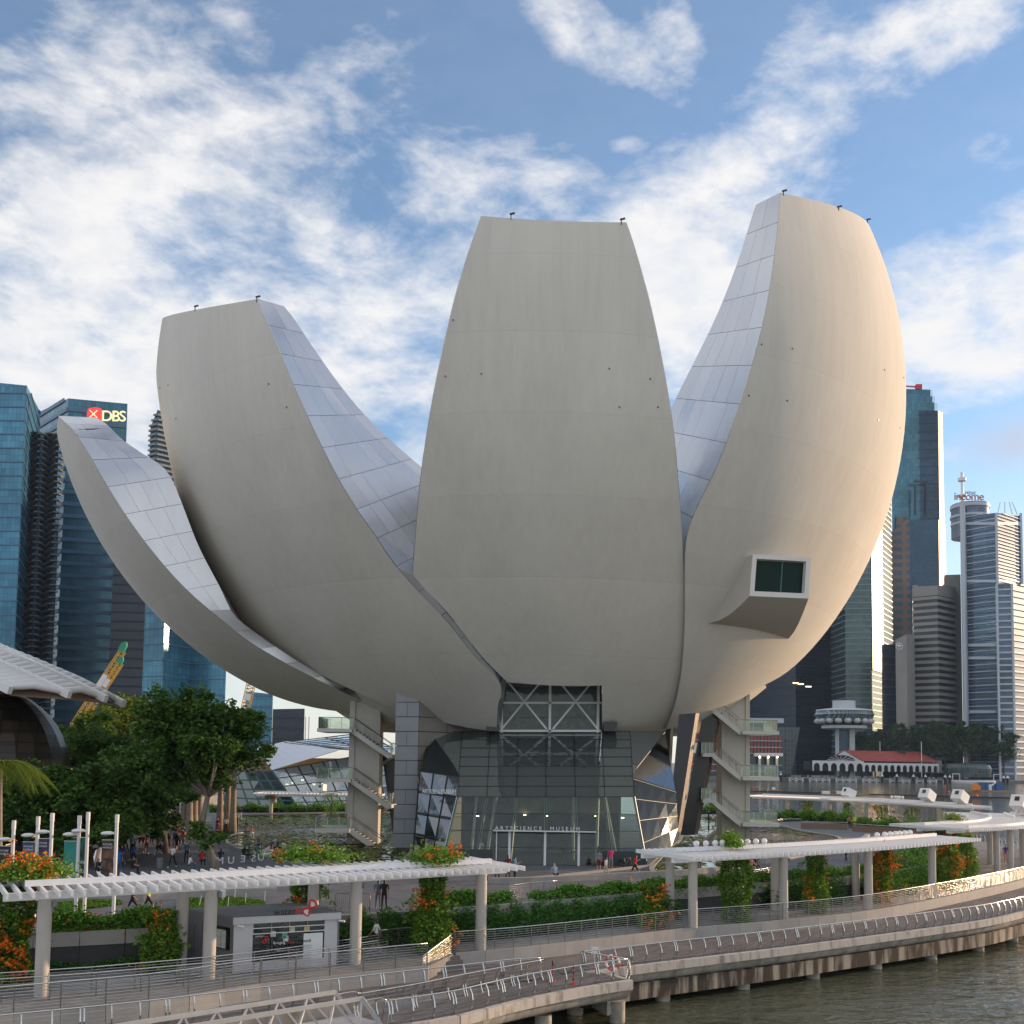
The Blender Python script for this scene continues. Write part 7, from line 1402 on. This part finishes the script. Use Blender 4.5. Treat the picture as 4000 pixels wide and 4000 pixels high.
# crowd barriers beside the couple
for label, px in (('steel crowd barrier behind the column', 1340), ('steel crowd barrier beside the couple in dresses', 1412)):
    p = onz(px, 3562, 0); B_ = thing('crowd_barrier', label, 'barrier', tuple(p), 'crowd barriers'); w = .95; m = MB(); m.tube([(p.x - w / 2, p.y, 0), (p.x - w / 2, p.y, .95), (p.x - w / 2 + .1, p.y, 1.05), (p.x + w / 2 - .1, p.y, 1.05), (p.x + w / 2, p.y, .95), (p.x + w / 2, p.y, 0)], .022, 6); m.build('frame', M_darkrail, B_, smooth=True)
    for j in range(7): x = p.x - w / 2 + w * (j + 1) / 8; m = MB(); m.tube([(x, p.y, .2), (x, p.y, 1.05)], .010, 4); m.build('bar', M_darkrail, B_)
# floodlight boxes and round lamps on the pergolas
def floodlight(label, px, py, Y, s, tilt, az, ztop):
    p = at(px, py, Y); F_ = thing('floodlight', label, 'floodlight', (p.x, Y, ztop), 'white floodlight boxes on pergola roofs'); Mx = Matrix.Rotation(R(az), 3, 'Z') @ Matrix.Rotation(R(tilt), 3, 'Y')
    m = MB(); m.box((0, 0, 0), (s * 1.25, s, s * .95)); m.v = [tuple(Mx @ Vector(v) + p) for v in m.v]; m.build('housing', M_wl, F_)
    m = MB(); m.box((-s * .64, 0, .12 * s), (.05, s * .35, s * .35)); m.v = [tuple(Mx @ Vector(v) + p) for v in m.v]; m.build('lens', mat('dark_lens', (.04, .03, .03), .2), F_)
    m = MB(); [m.bar((p.x + dx_ * s, Y, ztop), (p.x + dx_ * s * .5, Y, p.z - s * .3), .12 * s, .12 * s) for dx_ in (-.4, 0, .4)]; m.bar((p.x - .6 * s, Y, ztop + .05), (p.x + .6 * s, Y, ztop + .05), .5 * s, .1); m.build('bracket', M_wl, F_)
floodlight('white floodlight box with dark lens on the far pergola', 3316, 3098, 157, 1.35, 22, 20, 3.6); floodlight('white floodlight box tilted over the middle of the far pergola', 3622, 3108, 142, 1.5, 28, 35, 3.6); floodlight('white floodlight box near the tip of the far pergola', 3750, 3114, 136, 1.5, 30, 35, 3.6); floodlight('large white floodlight box on the curved pergola', 3985, 3140, 114, 1.5, 28, 40, 3.4); floodlight('white floodlight box on the short pergola by the crystal pavilion', 1257, 3076, 157, 1.05, 5, 75, 3.2)
gl = MB(); gl.sphere((0, 0, .2), .2, 12, 8); gl.lathe((0, 0, 0), [(.12, -.05), (.12, .05)], 10); ob = gl.build('g', M_wl, None, smooth=True); gme = ob.data; bpy.data.objects.remove(ob)
def globe(p, lab):
    o = bpy.data.objects.new('globe_lamp', gme); COL.objects.link(o); o.location = p; tag(o, lab, 'lamp', 'round lamps on the pergola roofs')
LR = offset([Vector((p.x, p.y, 3.50)) for p in resample(LN2, 200)], 1.1)
for i, px in enumerate((2723, 2757, 2791, 2826, 2861, 2890, 2920, 2952, 2984)): globe(min(LR, key=lambda q: abs(px_of(q)[0] - px)), '%s round white lamp from the entrance end of the second pergola' % ORD[i])
for i, px in enumerate((3428, 3455, 3476, 3499, 3515, 3534, 3555)): globe(min(LR, key=lambda q: abs(px_of(q)[0] - px)), '%s round lamp of the cluster near the vine-wrapped end of the second pergola' % ORD[i])
LR4 = [Vector((p.x, p.y, 3.9)) for p in resample(offset(LN4, 1.0), 200)]
for px in (3484, 3494, 3504, 3514, 3524): globe(min(LR4, key=lambda q: abs(px_of(q)[0] - px)), 'round white lamp in the short row on the far pergola')
for j in range(5): p = at(3925 + 8 * j, 3178 + 7 * j, 108 - j * 1.2); globe((p.x, p.y, 3.56), 'round white lamp clustered on the curved pergola')
# life ring and stanchions on the landing
p = onz(2392, 3800, Z_DECK); LRG = thing('life_ring', 'red and white life ring hung on the landing railing', 'life ring', tuple(p)); c = Vector((p.x, p.y - .05, Z_DECK + .52))
for j in range(8):
    m = MB(); m.tube([c + Vector((.33 * math.cos(R(45 * j + a)), -.33 * .35 * math.cos(R(45 * j + a)), .36 * math.sin(R(45 * j + a)))) for a in (0, 11, 22, 34, 45)], .065, 8); m.build('ring_segment', M_red if j % 2 else M_wl, LRG, smooth=True)
m = MB(); m.bar((p.x, p.y + .05, Z_DECK), (p.x, p.y + .05, Z_DECK + .9), .06, .06); m.build('hanger', M_steelrail, LRG)
p = onz(2322, 3770, Z_DECK); m = MB(); m.box((p.x, p.y, Z_DECK + .75), (.35, .03, .4), -.3); m.bar((p.x, p.y, Z_DECK), (p.x, p.y, Z_DECK + .6), .04, .04); tag(m.build('notice_board', M_wl), 'small white notice on the landing railing', 'notice')
ends = []
for label, px, py in (('striped red stanchion nearer the ramp rail', 2158, 3832), ('striped red stanchion nearer the life ring', 2240, 3845)):
    p = onz(px, py, Z_DECK); B_ = thing('stanchion', label, 'stanchion', tuple(p), 'red stanchions on the landing'); m = MB(); m.lathe((p.x, p.y, Z_DECK), [(.16, 0), (.16, .04), (.03, .06)], 12); m.build('base', M_red, B_); ends.append(Vector((p.x, p.y, Z_DECK + .86)))
    for j in range(6): m = MB(); m.tube([(p.x, p.y, Z_DECK + .05 + .14 * j), (p.x, p.y, Z_DECK + .19 + .14 * j)], .035, 8); m.build('post_band', M_red if j % 2 == 0 else M_blk, B_)
    m = MB(); m.lathe((p.x, p.y, Z_DECK + .88), [(.035, 0), (.045, .03), (.01, .12)], 8); m.build('cap', M_blk, B_)
m = MB(); m.tube([ends[0].lerp(ends[1], t) + Vector((0, 0, -.45 * 4 * t * (1 - t))) for t in np.linspace(0, 1, 12)], .018, 5); tag(m.build('chain', M_blk, smooth=True), 'dark chain slung between the red stanchions', 'chain')
# bicycles by the entrance
def bicycle(label, px, py, az):
    p = onz(px, py, 0); B_ = thing('bicycle', label, 'bicycle', tuple(p), 'bicycles at the entrance'); d = Vector((math.cos(R(az)), math.sin(R(az)), 0)); up = Vector((0, 0, 1)); a, b = p - d * .52 + up * .34, p + d * .52 + up * .34
    for c in (a, b): m = MB(); m.tube([c + d * .33 * math.cos(R(q)) + up * .33 * math.sin(R(q)) for q in range(0, 361, 24)], .022, 5, False); [m.bar(c - d * .3 * math.cos(R(q)) - up * .3 * math.sin(R(q)), c + d * .3 * math.cos(R(q)) + up * .3 * math.sin(R(q)), .008, .008) for q in (0, 45, 90, 135)]; m.build('wheel', M_blk, B_, smooth=True)
    s, h, k = p - d * .18 + up * .85, p + d * .38 + up * .9, p + up * .3
    m = MB(); [m.tube([u, v], .02, 6) for u, v in ((a, k), (k, s), (s, h), (k, h), (h, b), (a, s))]; m.build('frame', M_darkrail, B_); m = MB(); m.box(tuple(s + up * .06), (.24, .12, .05), R(az)); m.build('saddle', M_blk, B_); m = MB(); n = Vector((-d.y, d.x, 0)); m.tube([h + up * .1 - n * .24, h + up * .12, h + up * .1 + n * .24], .016, 5); m.build('handlebar', M_blk, B_); m = MB(); m.box(tuple(p - d * .4 + up * .62), (.34, .3, .3), R(az)); m.build('pannier', M_blk, B_)
bicycle('black bicycle held by the person in pink', 2366, 3402, 60); bicycle('black bicycle with pannier parked against the glass base', 2445, 3392, 20)
# leaning cafe/flower box
p = onz(2998, 3445, 0); m = MB(); m.lathe((p.x, p.y, 0), [(.3, 0), (.42, .55), (.4, .58), (.05, .5)], 12); tag(m.build('stone_planter', M_grey, smooth=40), 'dark round planter at the end of the forecourt fence', 'planter')

# ---- crystal pavilion beyond the pond
G_cry = glass_mat('crystal_glass', (.55, .7, .7), .22, .03, (.30, .36, .38), .45); G_cryd = glass_mat('crystal_dark_glass', (.2, .3, .3), .10, .03, (.02, .045, .05), .4); G_cryg = glass_mat('crystal_green_roof', (.4, .5, .45), .15, .05, (.16, .21, .18), .4)
CP = thing('crystal_pavilion', 'faceted glass pavilion with sloping white and green roofs beyond the pond', 'pavilion', tuple(at(1200, 3168, 182)))
A_ = lambda x, y, Y: at(x, y, Y)
panes([A_(1172, 3168, 178), A_(1560, 3168, 186), A_(1500, 2935, 190), A_(1062, 3010, 182)], 9, 5, G_cry, parent=CP, bw=.22, name='facade_pane', t=.05)
panes([A_(880, 3150, 190), A_(1175, 3168, 178), A_(1062, 3012, 182), A_(860, 3012, 194)], 6, 4, G_cryd, parent=CP, bw=.35, bars=mat('green_rafter', (.02, .10, .08), .5), name='facade_pane', t=.05)
panes([A_(1062, 3008, 182), A_(1320, 2930, 182), A_(1120, 2895, 205), A_(1000, 2920, 205)], 6, 1, mat('pale_metal_roof', (.55, .58, .64), .35, .5), parent=CP, bars=None, name='roof_plate', t=.1)
panes([A_(1110, 2900, 204), A_(1325, 2928, 183), A_(1560, 2935, 190), A_(1420, 2862, 206)], 8, 2, G_cryg, parent=CP, bw=.2, name='roof_pane', t=.05)
M_int = mat('pavilion_interior', (.20, .17, .13), .8, col2=(.34, .22, .12), scale=.25)
m = MB(); m.prism([(A_(960, 3160, 196).x, 194), (A_(1560, 3160, 196).x, 194), (A_(1560, 3160, 206).x, 215), (A_(960, 3160, 206).x, 215)], -2, 8.5); m.build('interior', M_int, CP)
m = MB(); m.prism([(A_(840, 3170, 176).x, 184), (A_(1172, 3170, 176).x, 176), (A_(1600, 3170, 184).x, 184), (A_(1600, 3170, 210).x, 222), (A_(840, 3170, 210).x, 222)], Z_SEA - 2, -.2); m.build('plinth', M_conc, CP)
for j in range(12): p = A_(1080 + 35 * j + random.uniform(-8, 8), 3050 + random.uniform(-12, 14), 191); m = MB(); m.box(tuple(p), (.5, .3, .3)); m.build('interior_lamp', M_warm, CP)
# ---- ribbed canopy over dark glass at the west edge
CN = thing('ribbed_canopy', 'white ribbed shell canopy with slatted brown soffit over dark glass', 'canopy', tuple(onz(0, 3430, 0)))
Yc = lambda x: 96 + (x / 485) * -6
beams_ = [[(-420, 2500), (-180, 2590), (40, 2697)], [(-300, 2480), (0, 2590), (272, 2714)], [(-200, 2470), (60, 2565), (240, 2645), (414, 2730)], [(-120, 2480), (120, 2580), (300, 2655), (481, 2748)], [(60, 2566), (140, 2590), (300, 2652), (486, 2752)]]
BL = [resample(catmull([at(x, y, Yc(x) + 6 * i) for x, y in b], 6), 20) for i, b in enumerate(beams_)]
M_sof = mat('brown_slatted_soffit', (.22, .14, .08), .8, col2=(.10, .065, .04), scale=1, vs=(.2, .2, 6))
for i, b in enumerate(BL): m = MB(); [m.bar(b[k], b[k + 1] + (b[k + 1] - b[k]) * .03, .5, .75) for k in range(len(b) - 1)]; m.build('beam', M_wl, CN)
for i in range(3):
    A1, A2 = BL[i], BL[i + 1]
    for k in range(4, 20):
        a, b = A1[k], A2[min(20, k)]; m = MB(); mid = a.lerp(b, .5) + Vector((0, 0, .35)); m.tube([a, a.lerp(mid, .6), mid, b.lerp(mid, .6), b], .36, 7, False); m.build('rib', M_wl, CN, smooth=True)
    m = MB(); m.grid([[p - Vector((0, 0, .5)), q - Vector((0, 0, .5))] for p, q in zip(A1, A2)]); m.build('soffit', M_sof, CN)
    for k in range(6, 20, 2): a, b = A1[k] - Vector((0, 0, .8)), A2[k] - Vector((0, 0, .8)); m = MB(); m.bar(a, b, .5, .25); m.build('soffit_slat', M_sof, CN)
ce = at(-70, 2960, 104); m = MB(); prof = [(8.6 * math.cos(R(q)), 9.5 * math.sin(R(q))) for q in range(-12, 84, 8)]; m.lathe((ce.x, ce.y, ce.z - 2.0), prof, 26); m.build('glass_dome', facade_mat('dark_scaled_glass', (.02, .018, .015), (.06, .045, .03), (.01, .01, .01), 1.6, 1.1, .35, .2, .05), CN)
m = MB(); m.tube([(ce.x, ce.y, 0), (ce.x, ce.y, ce.z)], 2.0, 12); m.build('support', M_conc, CN)
for i in range(4): m = MB(); m.tube([at(-60, 2480 + 12 * i, 100), at(135, 2585, 95)], .05, 4); m.build('stay_cable', M_steelrail, CN)
# shop front under the trees
SP = thing('shop_pavilion', 'low shop front with pale canopy behind the banner poles', 'shop', tuple(onz(60, 3400, 0))); Ys = 84
x0, x1 = at(-120, 3400, Ys).x, at(205, 3400, Ys).x; m = MB(); m.prism([(x0, Ys), (x1, Ys), (x1, Ys + 6), (x0, Ys + 6)], 0, 3.0); m.build('wall', mat('shop_dark_glass', (.02, .02, .022), .1), SP); m = MB(); m.box(((x0 + x1) / 2, Ys + 1.5, 3.3), (x1 - x0 + 1.5, 9, .45)); m.build('canopy', mat('shop_canopy', (.38, .36, .34), .7), SP)
for j in range(5): x = x0 + (x1 - x0) * j / 4; m = MB(); m.bar((x, Ys - .1, 0), (x, Ys - .1, 3.1), .14, .14); m.build('post', M_wl, SP)
for j in range(3): x = x0 + (x1 - x0) * (j + .4) / 3; m = MB(); m.box((x, Ys - .05, 1.5), (.5, .06, .9)); m.build('lit_poster', mat('lit_poster', (.5, .3, .15), .6, emit=(1, .6, .25, .5)), SP)
# planter ledge and low granite wall under the dark trees
pts = [onz(200, 3352, 0), onz(470, 3345, 0)]; m = MB(); m.strip([p for p in catmull(pts, 4)], .5, .75); tag(m.build('tree_planter_wall', M_wall), 'low pale planter wall under the dark trees', 'wall')

# ================================================================== evening haze over the bay
hz = MB(); hz.box((0, 1180, 121), (5200, 2500, 262)); HZ = hz.build('haze', None)
HZ.data.materials.clear(); mh = bpy.data.materials.new('evening_haze'); mh.use_nodes = True; nt = mh.node_tree; nt.nodes.clear()
ou = nt.nodes.new('ShaderNodeOutputMaterial'); pv = nt.nodes.new('ShaderNodeVolumePrincipled'); pv.inputs['Color'].default_value = (.50, .70, 1.0, 1); pv.inputs['Density'].default_value = 0.00005; pv.inputs['Anisotropy'].default_value = 0.2
nt.links.new(pv.outputs[0], ou.inputs['Volume']); HZ.data.materials.append(mh); tag(HZ, kind='stuff')
